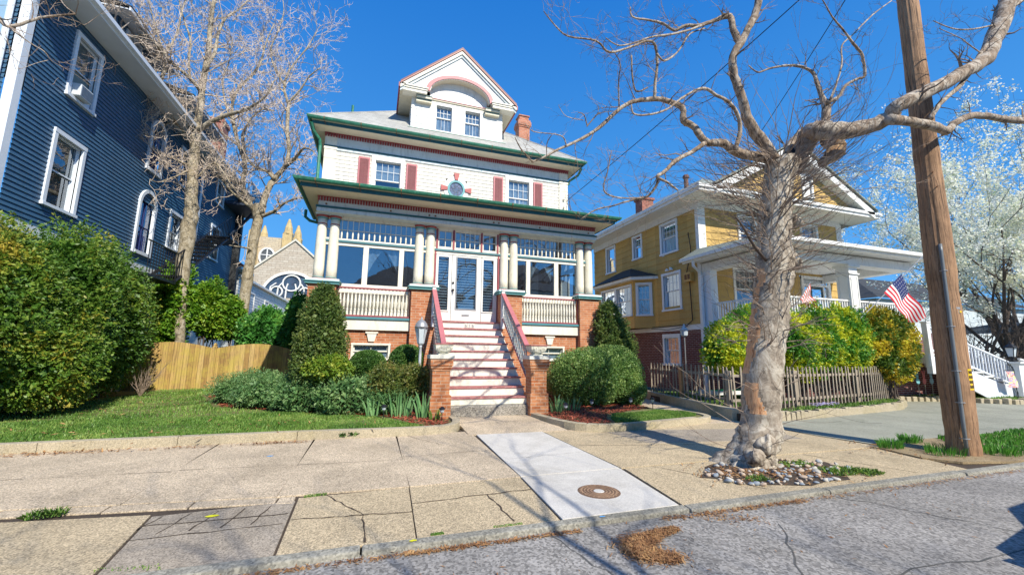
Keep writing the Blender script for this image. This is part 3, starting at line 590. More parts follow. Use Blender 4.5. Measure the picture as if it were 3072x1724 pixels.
# manhole cover in the new concrete
t = thing('manhole_cover', 'rusty round iron cover with a pale centre disc, set in the new white concrete', 'manhole cover', (2.26, 3.95, .004))
MH = paint('rusty_iron', (.40, .25, .15), .8, .3, 30, '#8d7a5c', .6, .5)
mb = MB(); mb.lathe((2.26, 3.95, .002), [(.215, 0), (.215, .004), (.20, .006), (.0, .006)], 40); mb.build('cover', paint('dark_rust', (.17, .10, .06), .85, .3, 30), t)
mb = MB()
for q in range(4): mb.lathe((2.26, 3.95, .0085), [(.075+q*.032, 0), (.087+q*.032, 0), (.087+q*.032, .003), (.075+q*.032, .003)], 40, False)
for q in range(24):
    a = q*PI/12; mb.hexa([(2.26+math.cos(a+s*.035)*rr, 3.95+math.sin(a+s*.035)*rr, z) for z in (.008, .0125) for rr, s in ((.165, -1), (.195, -1), (.195, 1), (.165, 1))])
mb.build('ribs', MH, t); mb = MB(); mb.lathe((2.26, 3.95, .0085), [(.055, 0), (.05, .004), (0, .004)], 24); mb.build('centre_disc', M_newc, t)
# utility paint marks
M_mark = paint('yellow_spray', (.75, .72, .02), .7, .1); M_markb = paint('blue_spray', (.10, .36, .70), .7, .1)
def blot(name, x, y, s, z, mat, label, cat='paint mark'):
    mb = MB(); q = random.Random(int(x*77)); mb.face([(x+math.cos(a*.7)*s*(.5+q.random()*.6), y+math.sin(a*.7)*s*.6*(.5+q.random()*.6), z) for a in range(9)]); return meta(mb.build(name, mat), label, cat)
blot('paint_mark', -1.22, 4.33, .06, .0, M_mark, 'yellow spray mark on the grey cracked pavement patch'); blot('paint_mark', .36, 3.36, .03, .009, M_mark, 'small yellow spray mark on the bluestone kerb')
blot('paint_mark', 1.95, 3.36, .03, .009, M_markb, 'small blue spray mark on the kerb below the manhole'); blot('paint_mark', -1.22, 6.4, .05, .003, M_markb, 'blue scrap lying on the tan pavement near the lawn edging', 'scrap')

# ============================================================ HOUSE TOOLS
def Pfront(Y): return lambda u, v, w: (u, Y-w, v)          # wall facing the street
def Pleft(X): return lambda u, v, w: (X-w, u, v)           # wall facing -x
def Pright(X): return lambda u, v, w: (X+w, u, v)          # wall facing +x
def lap(mb, P, u0, u1, v0, v1, course, ops=(), lp=.02, joint=0):
    z = v0
    while z < v1-1e-4:
        zt = min(z+course, v1); zm = (z+zt)/2; cuts = sorted([(a, b) for a, b, c, d in ops if c < zm < d]); xs = u0; seg = []
        for a, b in cuts:
            if a > xs: seg.append((xs, a))
            xs = max(xs, b)
        if xs < u1: seg.append((xs, u1))
        for a, b in seg:
            mb.face([P(a, z, lp), P(b, z, lp), P(b, zt, .001), P(a, zt, .001)]); mb.face([P(a, z, 0), P(b, z, 0), P(b, z, lp), P(a, z, lp)])
        z = zt
def reveal(mb, P, a, b, c, d, dep=.1):
    for q in (((a, c), (b, c)), ((b, c), (b, d)), ((b, d), (a, d)), ((a, d), (a, c))):
        (x0, y0), (x1, y1) = q; mb.face([P(x0, y0, 0), P(x1, y1, 0), P(x1, y1, -dep), P(x0, y0, -dep)])
def sash_window(par, P, u0, u1, v0, v1, trim=.09, mat=None, cols=4, rows=2, lower=(1, 1), back='curtain', proud=.035, head=0, meet=.5, label=None, recess=.05, inner=None, gl=None, bm=None):
    mat = mat or M_white; mb = MB(); t = trim
    mb.pbox(P, u0-t, u0, v0, v1, -.02, proud); mb.pbox(P, u1, u1+t, v0, v1, -.02, proud)
    mb.pbox(P, u0-t-.005, u1+t+.005, v1, v1+t+head, -.02, proud+.006); mb.pbox(P, u0-t-.02, u1+t+.02, v0-t*.7, v0, -.02, proud+.03)
    for (a, b, c, d) in ((u0, v0, u1, v0), (u1, v0, u1, v1), (u1, v1, u0, v1), (u0, v1, u0, v0)):
        mb.face([P(a, b, 0), P(c, d, 0), P(c, d, -.12), P(a, b, -.12)])
    W = mb.build('window', mat, par)
    if label: W['label'] = label
    vm = v0+(v1-v0)*meet; r = -recess; f = .03; mb = MB()
    for (za, zb, w, (c_, r_)) in ((vm, v1, r, (cols, rows)), (v0, vm+.02, r-.03, lower)):
        mb.pbox(P, u0, u0+f, za, zb, w-.02, w); mb.pbox(P, u1-f, u1, za, zb, w-.02, w); mb.pbox(P, u0+f, u1-f, za, za+f, w-.02, w); mb.pbox(P, u0+f, u1-f, zb-f, zb, w-.02, w)
        for i in range(1, c_): x = u0+f+(u1-u0-2*f)*i/c_; mb.pbox(P, x-.006, x+.006, za+f, zb-f, w-.016, w-.002)
        for i in range(1, r_): x = za+f+(zb-za-2*f)*i/r_; mb.pbox(P, u0+f, u1-f, x-.006, x+.006, w-.018, w-.004)
    mb.build('sash', mat, W)
    g = MB(); g.face([P(u0+f*.5, vm, r-.012), P(u1-f*.5, vm, r-.012), P(u1-f*.5, v1-.01, r-.012), P(u0+f*.5, v1-.01, r-.012)]); g.face([P(u0+f*.5, v0+.01, r-.042), P(u1-f*.5, v0+.01, r-.042), P(u1-f*.5, vm, r-.042), P(u0+f*.5, vm, r-.042)])
    g.build('pane', gl or M_glass, W)
    c = MB()
    if back == 'curtain':
        n = 16; bmx = bm or M_curtain
        for i in range(n):
            a = u0+(u1-u0)*i/n; b = u0+(u1-u0)*(i+1)/n; k0 = -.10-.012*math.sin(i*1.9); k1 = -.10-.012*math.sin((i+1)*1.9); c.face([P(a, v0+(v1-v0)*.02, k0), P(b, v0+(v1-v0)*.02, k1), P(b, v1, k1), P(a, v1, k0)])
        c.build('curtain', bmx, W)
    elif back == 'half':
        c.face([P(u0, vm-.02, -.1), P(u1, vm-.02, -.1), P(u1, v1, -.1), P(u0, v1, -.1)]); c.build('blind', bm or M_blind, W)
    elif back == 'blind':
        c.face([P(u0, v0, -.1), P(u1, v0, -.1), P(u1, v1, -.1), P(u0, v1, -.1)]); c.build('blind', bm or M_blind, W)
    d = MB(); d.face([P(u0-.1, v0-.1, -.16), P(u1+.1, v0-.1, -.16), P(u1+.1, v1+.1, -.16), P(u0-.1, v1+.1, -.16)]); d.build('dark_interior', inner or M_dark, W)  # dark sheet behind the glass stands in for the unlit room
    return W

# ============================================================ MAIN HOUSE
XC = 2.345
H = thing('house', 'cream shingled house with green copper gutters, columned porch, maroon shutters and arched dormer', 'house', (XC, 10.8, 0))
YP, YE, YW = 10.8, 11.1, 13.35           # pedestal face, porch enclosure, upper wall
PED = [(-1.60, -.97), (.83, 1.46), (3.23, 3.86), (5.66, 6.29)]
# basement brick between pedestals, upper side walls
mb = MB(); PB = Pfront(10.98)
bw = [(-.55, .40, 1.12, 1.56), (4.29, 5.24, 1.12, 1.56)]
for a, b, o in ((-.97, .83, bw[0]), (3.86, 5.66, bw[1])):
    mb.box(a, o[0], 10.98, 11.2, 0, 1.88); mb.box(o[1], b, 10.98, 11.2, 0, 1.88); mb.box(o[0], o[1], 10.98, 11.2, 0, o[2]); mb.box(o[0], o[1], 10.98, 11.2, o[3], 1.88)
mb.box(-1.58, -1.45, 11.43, 13.4, 0, 2.0); mb.box(6.14, 6.27, 11.43, 13.4, 0, 2.0); mb.box(-1.86, 6.55, 13.42, 22, 0, 2.2)
mb.build('brick_foundation', M_brick, H)
for a, b in PED:
    m = MB(); m.box(a, b, YP, YP+.63, 0, 2.955); p = m.build('pedestal', M_brick, H)
    m = MB(); m.box(a-.07, b+.07, YP-.07, YP+.70, 2.955, 3.01); m.box(a-.10, b+.10, YP-.10, YP+.73, 3.01, 3.03); m.m = 1; m.box(a-.06, b+.06, YP-.06, YP+.69, 3.03, 3.085); m.build('pedestal_cap', [M_teal2 if 'M_teal2' in globals() else paint('sea_green_paint', (.10, .30, .30), .5, .15, 6), M_white], p)
for i in (0, 1): # window wells and keystones
    a, b, c, d = bw[i]; sash_window(H, PB, a+.06, b-.06, c+.06, d-.05, .05, M_cream, 2, 1, (2, 1), 'blind', .02, 0, .5)
    m = MB(); x = (a+b)/2; m.extr([(x-.07, 10.98, 1.60), (x+.07, 10.98, 1.60), (x+.12, 10.98, 1.80), (x-.12, 10.98, 1.80)], (0, -.045, 0)); m.box(x-.15, x+.15, 10.92, 10.98, 1.80, 1.84); m.build('keystone', M_cream, H)
# skirt boards and band under the rails
for a, b in ((-.97, .83), (3.86, 5.66)):
    m = MB(); m.box(a, b, 10.9, 11.1, 1.88, 2.145); m.build('skirt_board', M_cream, H)
    m = MB(); m.box(a, b, 10.86, 11.1, 2.145, 2.185); m.box(a, b, 10.87, 11.1, 2.185, 2.20); m.build('band', paint('blue_green_trim', (.07, .24, .27), .5, .15), H)
    m = MB(); m.box(a, b, 11.09, 11.16, 2.2, 3.0); m.build('porch_wall_panel', M_cream, H)
    # balustrade
    m = MB(); m.box(a, b, 10.88, 10.96, 2.90, 2.935); m.box(a, b, 10.895, 10.945, 2.205, 2.245); m.box(a+.012, a+.03, 10.90, 10.94, 2.245, 2.9); m.box(b-.03, b-.012, 10.90, 10.94, 2.245, 2.9)
    B = m.build('balustrade', M_maroon, H); n = 19; src = None
    for q in range(n):
        x = a+.06+(b-a-.12)*(q+.5)/n; z = 2.245
        if src is None:
            g = MB(); g.box(x-.022, x+.022, 10.90, 10.94, z+.56, z+.655); g.box(x-.022, x+.022, 10.90, 10.94, z, z+.10)
            g.lathe((x, 10.92, z+.10), [(.018, 0), (.026, .03), (.012, .06), (.024, .14), (.030, .24), (.020, .36), (.012, .42), (.024, .44), (.014, .46)], 8); src = g.build('baluster', M_cream, B, loc=(x, 10.92, z))
        else: dup(src, src.location+Vector((x-x0_, 0, 0)), B)
        if q == 0: x0_ = x
# columns
M_ring = paint('column_ring_paint', (.36, .07, .06), .5, .1); M_sea = paint('sea_green_band', (.13, .34, .33), .5, .15)
colsrc = None; y = YP+.31
for cx in (-1.435, -1.135, 1.0, 1.295, 3.395, 3.69, 5.825, 6.125):
    if colsrc is None:
        m = MB(); m.lathe((cx, y, 3.085), [(.125, .07), (.125, .30), (.122, .8), (.115, 1.2), (.108, 1.45), (.105, 1.60)], 24); c = m.build('column', paint('worn_column_paint', (.78, .74, .60), .55, .06, 4, '#9a7a4a', .35), H, True, loc=(cx, y, 3.085))
        m = MB(); m.lathe((cx, y, 3.085), [(.15, 0), (.158, .02), (.15, .045), (.135, .055)], 24); m.m = 1; m.lathe((cx, y, 3.14), [(.135, 0), (.138, .012), (.127, .025)], 24); m.build('column_base', [M_ring, M_sea], c, True)
        m = MB(); m.lathe((cx, y, 4.52), [(.108, 0), (.122, .012), (.108, .026)], 24); m.build('neck_ring', M_ring, c, True)
        m = MB(); m.lathe((cx, y, 4.70), [(.13, 0), (.155, .03), (.155, .045), (.14, .05)], 24); m.m = 1; m.lathe((cx, y, 4.655), [(.106, 0), (.125, .03), (.13, .045)], 24); m.build('capital', [M_ring, M_sea], c, True)
        m = MB(); m.box(cx-.155, cx+.155, y-.155, y+.155, 4.75, 4.785); m.build('abacus', M_bluewhite, c); colsrc = c; cx0 = cx
    else: dup(colsrc, colsrc.location+Vector((cx-cx0, 0, 0)), H)
# enclosure frame (everything between sill and transom)
PE = Pfront(YE); bays = [(-1.50, -.41), (-.28, .49), (.61, 1.46), (3.23, 4.09), (4.21, 4.98), (5.11, 6.20)]
m = MB()
def fr(a, b, c, d, w0=-.08, w1=.0): m.pbox(PE, a, b, c, d, w0, w1)
fr(-1.55, 1.46, 2.99, 3.04); fr(3.23, 6.25, 2.99, 3.04); fr(-1.55, 6.25, 4.02, 4.10); fr(-1.55, 6.25, 4.70, 4.79)
for a, b in ((-.41, -.28), (.49, .61), (4.09, 4.21), (4.98, 5.11), (-1.55, -1.50), (6.20, 6.25)): fr(a, b, 3.04, 4.02)
for x in (-.345, .55, 4.15, 5.045): m.pbox(PE, x-.006, x+.006, 3.04, 4.02, 0, .008)
fr(-1.55, 6.25, 4.15, 4.20)
EN = m.build('porch_enclosure', M_cream, H)
m = MB(); m.pbox(PE, -1.55, 6.25, 4.10, 4.15, -.08, .035); m.build('transom_rail', M_teal if False else paint('teal_rail', (.05, .17, .20), .5, .2), EN)
m = MB()
for a, b in bays: m.face([PE(a, 3.04, -.045), PE(b, 3.04, -.045), PE(b, 4.02, -.045), PE(a, 4.02, -.045)])
m.build('pane', M_glass2, EN)
m = MB(); m.face([PE(-1.5, 4.2, -.05), PE(6.2, 4.2, -.05), PE(6.2, 4.7, -.05), PE(-1.5, 4.7, -.05)]); m.build('transom_pane', M_glass2, EN)
m = MB()
for a, b in ((-1.50, 1.44), (3.25, 6.20)):
    n = 22
    for q in range(n+1):
        x = a+(b-a)*q/n; m.pbox(PE, x-.008, x+.008, 4.2, 4.7, -.06, -.03); m.lathe((x, YE+.03, 4.2), [(.012, 0), (.020, .05), (.022, .13), (.012, .20), (.008, .24)], 6)
    m.pbox(PE, a, b, 4.43, 4.445, -.06, -.028)
m.build('transom_spindles', M_cream, EN)
# door bay transoms
m = MB(); m2 = MB()
for a, b, n in ((1.50, 1.90, 2), (1.96, 2.70, 5), (2.76, 3.18, 2)):
    m.pbox(PE, a, a+.03, 4.2, 4.7, -.06, -.01); m.pbox(PE, b-.03, b, 4.2, 4.7, -.06, -.01); m.pbox(PE, a, b, 4.2, 4.23, -.06, -.012); m.pbox(PE, a, b, 4.67, 4.70, -.06, -.012); m.pbox(PE, a, b, 4.44, 4.455, -.06, -.02)
    for q in range(1, n): x = a+.03+(b-a-.06)*q/n; m.pbox(PE, x-.008, x+.008, 4.23, 4.67, -.06, -.018)
m.build('door_transom', M_cream, EN)
for x in (1.47, 1.93, 2.73, 3.205): m2.pbox(PE, x-.022, x+.022, 4.15, 4.72, -.02, .02)
for x in (1.44, 3.235): m2.pbox(PE, x-.02, x+.02, 2.2, 4.12, -.02, .015)
m2.build('red_posts', M_maroon, EN)
# interior of the sun porch: back wall with window, curtain, door
m = MB(); m.box(-1.8, 6.5, YW, YW+.1, 2.0, 6.0); m.build('inner_wall', paint('inner_wall_paint', (.24, .29, .34), .7, .2, 2), EN)
m = MB(); m.face([(-1.5, 11.15, 4.85), (6.2, 11.15, 4.85), (6.2, 13.35, 4.85), (-1.5, 13.35, 4.85)]); m.build('porch_ceiling', M_soffit, EN)
m = MB(); m.face([(-1.5, 11.0, 2.17), (6.2, 11.0, 2.17), (6.2, 13.35, 2.17), (-1.5, 13.35, 2.17)]); m.build('porch_floor', M_deckwood, EN)
PI_ = Pfront(YW-.005)
sash_window(EN, PI_, -.30, .75, 2.9, 4.5, .1, M_white, 3, 2, (1, 1), 'curtain', .03, inner=M_dark); sash_window(EN, PI_, 3.9, 4.8, 2.9, 4.5, .1, M_white, 3, 2, (1, 1), 'half', .03)
m = MB(); m.pbox(PI_, -1.6, -1.25, 2.2, 4.8, 0, .05); m.pbox(PI_, 1.35, 3.35, 2.2, 4.6, 0, .03); m.pbox(PI_, 4.95, 5.35, 2.2, 4.8, 0, .05); m.build('inner_trim', M_bluetrim, EN)
for a, b in ((-.28, .49), (4.21, 4.98)):
    m = MB(); n = 8
    for s in (-1, 1):
        for q in range(n):
            x0 = (a+b)/2+s*(b-a)*.5; xm = (a+b)/2; t0, t1 = q/n, (q+1)/n
            m.face([(x0+(xm-x0)*t0*.95, YE+.14+.015*math.sin(q*2), 4.0), (x0+(xm-x0)*t1*.95, YE+.14+.015*math.sin(q*2+2), 4.0), (x0+(xm-x0)*t1*.95, YE+.14+.015*math.sin(q*2+2), 4.0-.62*(1-t1)**1.4-.02), (x0+(xm-x0)*t0*.95, YE+.14+.015*math.sin(q*2), 4.0-.62*(1-t0)**1.4-.02)])
    m.build('swag_curtain', M_curtain, EN)
m = MB(); m.box(-1.45, -1.36, 11.2, 13.2, 3.0, 4.2); m.build('side_window_frame', M_bluetrim, EN)
# sides of the porch
for X, sx in ((-1.50, -1), (6.20, 1)):
    m = MB(); m.box(min(X, X+sx*.04), max(X, X+sx*.04), 11.43, 13.35, 2.0, 3.04); m.box(min(X, X+sx*.04), max(X, X+sx*.04), 11.43, 13.35, 4.05, 4.2)
    for yy in (11.45, 12.05, 12.65, 13.25): m.box(min(X, X+sx*.05), max(X, X+sx*.05), yy, yy+.09, 3.04, 4.72)
    m.build('side_enclosure', M_cream, H)
# front door with sidelights
for e0, e1, g0, g1 in ((1.47, 1.90, 1.535, 1.82), (2.76, 3.20, 2.80, 3.10)):
    D = MB(); D.pbox(PE, e0, e1, 2.2, 2.48, -.06, -.012)
    for a, b in ((e0, g0), (g1, e1)): D.pbox(PE, a, b, 2.48, 4.03, -.06, -.012)
    D.pbox(PE, g0, g1, 3.95, 4.03, -.06, -.012); D.pbox(PE, g0-.03, g1+.03, 2.45, 2.475, -.012, .012); SL = D.build('sidelight', M_white, H)
    m = MB(); m.face([PE(g0-.02, 2.5, -.04), PE(g1+.02, 2.5, -.04), PE(g1+.02, 3.97, -.04), PE(g0-.02, 3.97, -.04)]); m.build('pane', M_glass2, SL)
    m = MB(); a, b = g0+.005, g1-.005
    for q in range(19): z = 2.53+q*.077; m.hexa([(a, YE+.065, z), (b, YE+.065, z), (b, YE+.10, z+.014), (a, YE+.10, z+.014), (a, YE+.065, z+.014), (b, YE+.065, z+.014), (b, YE+.10, z+.028), (a, YE+.10, z+.028)])
    m.build('blind_slats', M_slat, SL)
D = MB()
for a, b, c, d in ((1.915, 2.03, 2.2, 4.02), (2.61, 2.745, 2.2, 4.02), (2.03, 2.61, 2.2, 2.51), (2.03, 2.61, 3.97, 4.02)): D.pbox(PE, a, b, c, d, -.06, -.016)
DR = D.build('front_door', M_white, H)
m = MB()
for a, b, c, d in ((2.02, 2.05, 2.5, 3.98), (2.59, 2.62, 2.5, 3.98), (2.05, 2.59, 2.5, 2.53), (2.05, 2.59, 3.95, 3.98)): m.pbox(PE, a, b, c, d, -.016, -.002)
m.build('glazing_bead', M_greym, DR)
m = MB(); m.face([PE(2.04, 2.52, -.035), PE(2.60, 2.52, -.035), PE(2.60, 3.96, -.035), PE(2.04, 3.96, -.035)]); m.build('pane', M_glass2, DR)
m = MB()
for q in range(19): z = 2.55+q*.075; m.hexa([(2.06, YE+.05, z), (2.585, YE+.05, z), (2.585, YE+.085, z+.014), (2.06, YE+.085, z+.014), (2.06, YE+.05, z+.014), (2.585, YE+.05, z+.014), (2.585, YE+.085, z+.028), (2.06, YE+.085, z+.028)])
m.build('blind_slats', M_slat, DR)
m = MB(); m.lathe((0, 0, 0), [(.0, 0), (.028, .0), (.03, .02), (.022, .04), (0, .045)], 14)
for z, rr in ((3.24, 1.0), (3.04, 1.15)):
    g = MB(); g.v = [(1.955+x*rr, YE+.016-zz*rr, z+y_*rr) for x, y_, zz in m.v]; g.f = list(m.f); g.k = list(m.k)
    if rr > 1: g.box(1.945, 1.965, YE-.03, YE-.015, z-.11, z)
    g.build('door_handle' if rr > 1 else 'deadbolt', M_black, DR)
m = MB(); m.pbox(PE, 2.22, 2.42, 2.335, 2.385, -.016, .0); m.build('letter_slot', M_greym, DR)
m = MB(); m.box(-1.48, -.0, YE+.2, YE+.35, 2.9, 3.0)
# entablature of the porch
def ring(m, x0, x1, yf, yb, z0, z1, th):   # U-shaped beam: front plus both sides
    m.box(x0, x1, yf, yf+th, z0, z1); m.box(x0, x0+th, yf+th, yb, z0, z1); m.box(x1-th, x1, yf+th, yb, z0, z1)
m = MB(); ring(m, -1.56, 6.25, YP+.02, YW, 4.785, 4.88, .6); ring(m, -1.53, 6.22, YP+.045, YW, 4.93, 5.19, .5); m.build('porch_entablature', M_bluewhite, H)
m = MB(); ring(m, -1.58, 6.27, YP-.0, YW, 4.88, 4.93, .5); m.build('entablature_moulding', M_teal, H)
m = MB(); ring(m, -1.56, 6.25, YP+.015, YW, 5.165, 5.178, .3); x = -1.55
while x < 6.2: m.box(x, x+.042, YP+.015, YP+.08, 5.06, 5.165); x += .066
for X in (-1.56, 6.20):
    yy = YP+.1
    while yy < YW-.1: m.box(X, X+.05, yy, yy+.042, 5.06, 5.165); yy += .066
m.build('dentil_course', M_maroon, H)
m = MB(); x = -1.5
for x in (-1.35, .2, 1.2, 1.36, 2.1, 3.0, 3.15, 4.4, 6.0): m.lathe((x, YP+.03, 4.97), [(.022, 0), (.022, .03), (.01, .035)], 8)
m.build('beam_hooks', M_rust, H)
def eave(x0, x1, yf, yb, zs, wx0, wx1, wy, tag_):     # soffit, dark fascia and half-round gutter; wall lines wx0..wx1, wy
    m = MB(); m.box(x0, x1, yf, wy+.02, zs, zs+.03); m.box(x0, wx0+.02, wy+.02, yb, zs, zs+.03); m.box(wx1-.02, x1, wy+.02, yb, zs, zs+.03); m.build('soffit', M_soffit, H)
    m = MB(); ring(m, x0-.03, x1+.03, yf-.03, yb, zs-.012, zs+.085, .03); m.build('fascia', M_teal, H)
    m = MB(); ring(m, x0-.05, x1+.05, yf-.05, yb, zs+.085, zs+.125, .2); m.build('eave_board', M_soffit, H)
    n = 8; prof = [(math.cos(PI+PI*i/n)*.062, math.sin(PI+PI*i/n)*.07) for i in range(n+1)]; m = MB(); o = .115
    path = [(x0-o, yb), (x0-o, yf-o), (x1+o, yf-o), (x1+o, yb)]
    dirs = [(-1, 0), (-.5, -.5), (.5, -.5), (1, 0)]; scl = [1, 2, 2, 1]
    for j in range(3):
        for i in range(n):
            q = []
            for (jj, ii) in ((j, i), (j, i+1), (j+1, i+1), (j+1, i)):
                a, b = prof[ii]; q.append((path[jj][0]+dirs[jj][0]*a*-scl[jj], path[jj][1]+dirs[jj][1]*a*-scl[jj], zs+.155+b))
            m.face(q)
    G = m.build('gutter', M_copper, H, True)
    mm = MB(); ring(mm, x0-o-.068, x1+o+.068, yf-o-.068, yb, zs+.15, zs+.165, .012); mm.build('gutter_lip', M_copper, G)
    mm = MB(); k = 9
    for i in range(k):
        x = x0+.3+(x1-x0-.6)*i/(k-1); mm.box(x-.012, x+.012, yf-o-.072, yf-o+.09, zs+.165, zs+.172); mm.box(x-.010, x+.010, yf-o-.075, yf-o-.062, zs+.10, zs+.17); mm.tube([(x, yf-o-.04, zs+.088), (x+.02, yf-.03, zs+.05), (x+.04, yf-.035, zs+.0)], .008, 5)
    mm.build('gutter_brackets', M_rust, G)
eave(-1.84, 6.54, 10.28, YW, 5.18, -1.5, 6.2, YP+.05, 0)
# porch roof
m = MB(); z0 = 5.33; a = (-1.98, 10.14, z0); b = (6.68, 10.14, z0); c = (6.55, YW+.05, 6.04); d = (-1.86, YW+.05, 6.04); m.face([a, b, c, d]); m.face([(-1.98, 10.14, z0), d, (-1.98, YW, z0)]); m.face([b, (6.68, YW, z0), c])
m.build('porch_roof', M_roof, H)
for X, sx in ((-2.02, -1), (6.72, 1)):
    m = MB(); pts = [(X, 12.9, 5.2), (X, 12.9, 5.08), (X-sx*.1, 13.0, 4.98), (X-sx*.45, 13.2, 4.9), (X-sx*.5, 13.3, 4.7), (X-sx*.5, 13.3, .3)] if False else [(X, 12.2, 5.2), (X, 12.2, 5.0), (X-sx*.12, 12.2, 4.9), (X-sx*.40, 12.25, 4.86), (X-sx*.50, 12.25, 4.72), (X-sx*.50, 12.25, .3)]
    m.tube(pts, .04, 8); m.build('downspout', M_copper, H)
# upper storey
UW = [(-.31, .48, 6.05, 7.46), (4.21, 5.0, 6.05, 7.46)]
PU = Pfront(YW)
m = MB(); ops = [(a-.05, b+.05, c-.05, d+.04) for a, b, c, d in UW]+[(1.98, 2.70, 6.50, 7.20)]
lap(m, PU, -1.50, 6.19, 5.9, 7.60, .128, ops, .014); m.build('upper_wall', M_wallsh, H)
m = MB(); m.box(-1.83, -1.82, YW+.1, 21.6, 2.1, 8.1); m.box(6.50, 6.51, YW+.1, 21.6, 2.1, 8.1); m.box(-1.83, 6.5, 21.5, 21.6, 2.1, 8.1); m.build('side_wall', M_wallsh, H)
for a, b in ((-1.85, -1.50), (6.19, 6.53)):
    m = MB(); m.box(a, b, YW-.035, YW+.3, 5.85, 7.60); m.box(a-.015, b+.015, YW-.05, YW+.3, 7.60, 7.68); m.box(a, b, YW-.045, YW+.3, 7.72, 8.06)
    m.box(a+.0, b, YW-.045, YW+.2, 7.30, 7.33); m.build('corner_board', M_cream, H)
m = MB(); m.box(-1.50, 6.19, YW-.025, YW+.1, 7.60, 8.12); m.box(-1.50, 6.19, YW-.035, YW-.0, 7.595, 7.62); m.build('frieze', M_bluewhite, H)
m = MB(); m.box(-1.5, 6.19, YW-.05, YW, 7.68, 7.72); m.box(-1.87, -1.5, YW-.062, YW, 7.68, 7.72); m.box(6.19, 6.55, YW-.062, YW, 7.68, 7.72); m.build('frieze_moulding', M_teal, H)
m = MB(); x = -1.86; m.box(-1.87, 6.56, YW-.085, YW, 8.115, 8.13)
while x < 6.53: m.box(x, x+.05, YW-.08, YW, 8.01, 8.115); x += .078
m.build('dentil_course', M_maroon, H)
for (a, b, c, d) in UW:
    sash_window(H, PU, a, b, c, d, .12, M_white, 4, 2, (1, 1), 'curtain' if a > 2 else 'half', .04, .02, .54)
srcS = None
for xa in (-.83, .66, 3.65, 5.16):
    if srcS is None:
        m = MB(); wd = .35; z0, z1 = 6.0, 7.5
        for a, b, c, d in ((xa, xa+.045, z0, z1), (xa+wd-.045, xa+wd, z0, z1), (xa+.045, xa+wd-.045, z1-.06, z1), (xa+.045, xa+wd-.045, 6.40, 6.46), (xa+.045, xa+wd-.045, z0, z0+.06)): m.pbox(PU, a, b, c, d, .01, .05)
        z = z0+.07
        while z < z1-.07:
            if not 6.37 < z < 6.46: m.hexa([PU(xa+.045, z, .045), PU(xa+wd-.045, z, .045), PU(xa+wd-.045, z+.02, .015), PU(xa+.045, z+.02, .015), PU(xa+.045, z+.008, .045), PU(xa+wd-.045, z+.008, .045), PU(xa+wd-.045, z+.028, .015), PU(xa+.045, z+.028, .015)])
            z += .030
        srcS = m.build('shutter', M_pink, H, loc=(xa, YW, z0)); xs0 = xa
    else: dup(srcS, srcS.location+Vector((xa-xs0, 0, 0)), H)
# oculus
OX, OZ = 2.335, 6.83
def disc(m, r0, r1, y0, y1, n=40, sx=1, sz=1.0):
    for k in range(n):
        t0, t1 = 2*PI*k/n, 2*PI*(k+1)/n; c0, s0, c1, s1 = math.cos(t0), math.sin(t0), math.cos(t1), math.sin(t1)
        m.hexa([(OX+r0*c0, y, OZ+r0*s0*sz) if j == 0 else None for j in ()] or [(OX+rr*c*sx, y, OZ+rr*s*sz) for y in (y0, y1) for rr, c, s in ((r0, c0, s0), (r1, c0, s0), (r1, c1, s1), (r0, c1, s1))])
m = MB(); disc(m, .295, .42, YW-.03, YW+.02, sz=1.1); O = m.build('oculus_window', M_white, H)
m = MB(); disc(m, .23, .295, YW-.05, YW+.02, sz=1.08); m.build('frame', paint('oculus_teal', (.10, .33, .36), .4, .15), O)
m = MB(); m.face([(OX+.24*math.cos(t*PI/16), YW-.012, OZ+.26*math.sin(t*PI/16)) for t in range(32)]); m.build('pane', paint('leaded_glass', (.14, .20, .30), .12, .5, 9, '#8a4a6a', .7), O)
m = MB()
for k in range(8):
    t = k*PI/4+.2; m.tube([(OX+.05*math.cos(t), YW-.02, OZ+.05*math.sin(t)), (OX+.14*math.cos(t+.35), YW-.02, OZ+.15*math.sin(t+.35)), (OX+.235*math.cos(t), YW-.02, OZ+.25*math.sin(t))], .005, 4)
m.tube([(OX+.11*math.cos(t*PI/8), YW-.02, OZ+.12*math.sin(t*PI/8)) for t in range(17)], .005, 4); m.build('leading', M_greym, O)
for dx, dz in ((0, 1), (1, 0), (0, -1), (-1, 0)):
    m = MB(); px_, pz_ = -dz, dx; q = [(OX+dx*r0+px_*hw, YW-.03, OZ+(dz*r0*1.08)+pz_*hw) for r0, hw in ((.30, -.05), (.30, .05), (.52, .095), (.52, -.095))]; m.extr(q, (0, -.04, 0)); m.build('keystone', paint('brick_red_trim', (.42, .09, .085), .5, .15), O)
eave(-2.14, 6.84, 12.84, 21.9, 8.13, -1.82, 6.5, YW+.05, 1)
# main hipped roof
zr = 8.29; s = .83; x0, x1, y0, y1 = -2.28, 6.98, 12.70, 22.0; hw = (x1-x0)/2; ap = zr+hw*s
m = MB(); A1 = (XC, y0+hw, ap); A2 = (XC, y0+hw+.04, ap)
m.face([(x0, y0, zr), (x1, y0, zr), A1]); m.face([(x1, y0, zr), (x1, y1, zr), A2, A1]); m.face([(x1, y1, zr), (x0, y1, zr), A2]); m.face([(x0, y1, zr), (x0, y0, zr), A1, A2]); m.build('roof', M_roof, H)
m = MB(); m.tube([(x0-.02, y0, zr+.0), A1], .035, 6); m.tube([(x1, y0, zr+.0), A1], .035, 6); m.build('hip_cap', M_roof, H)
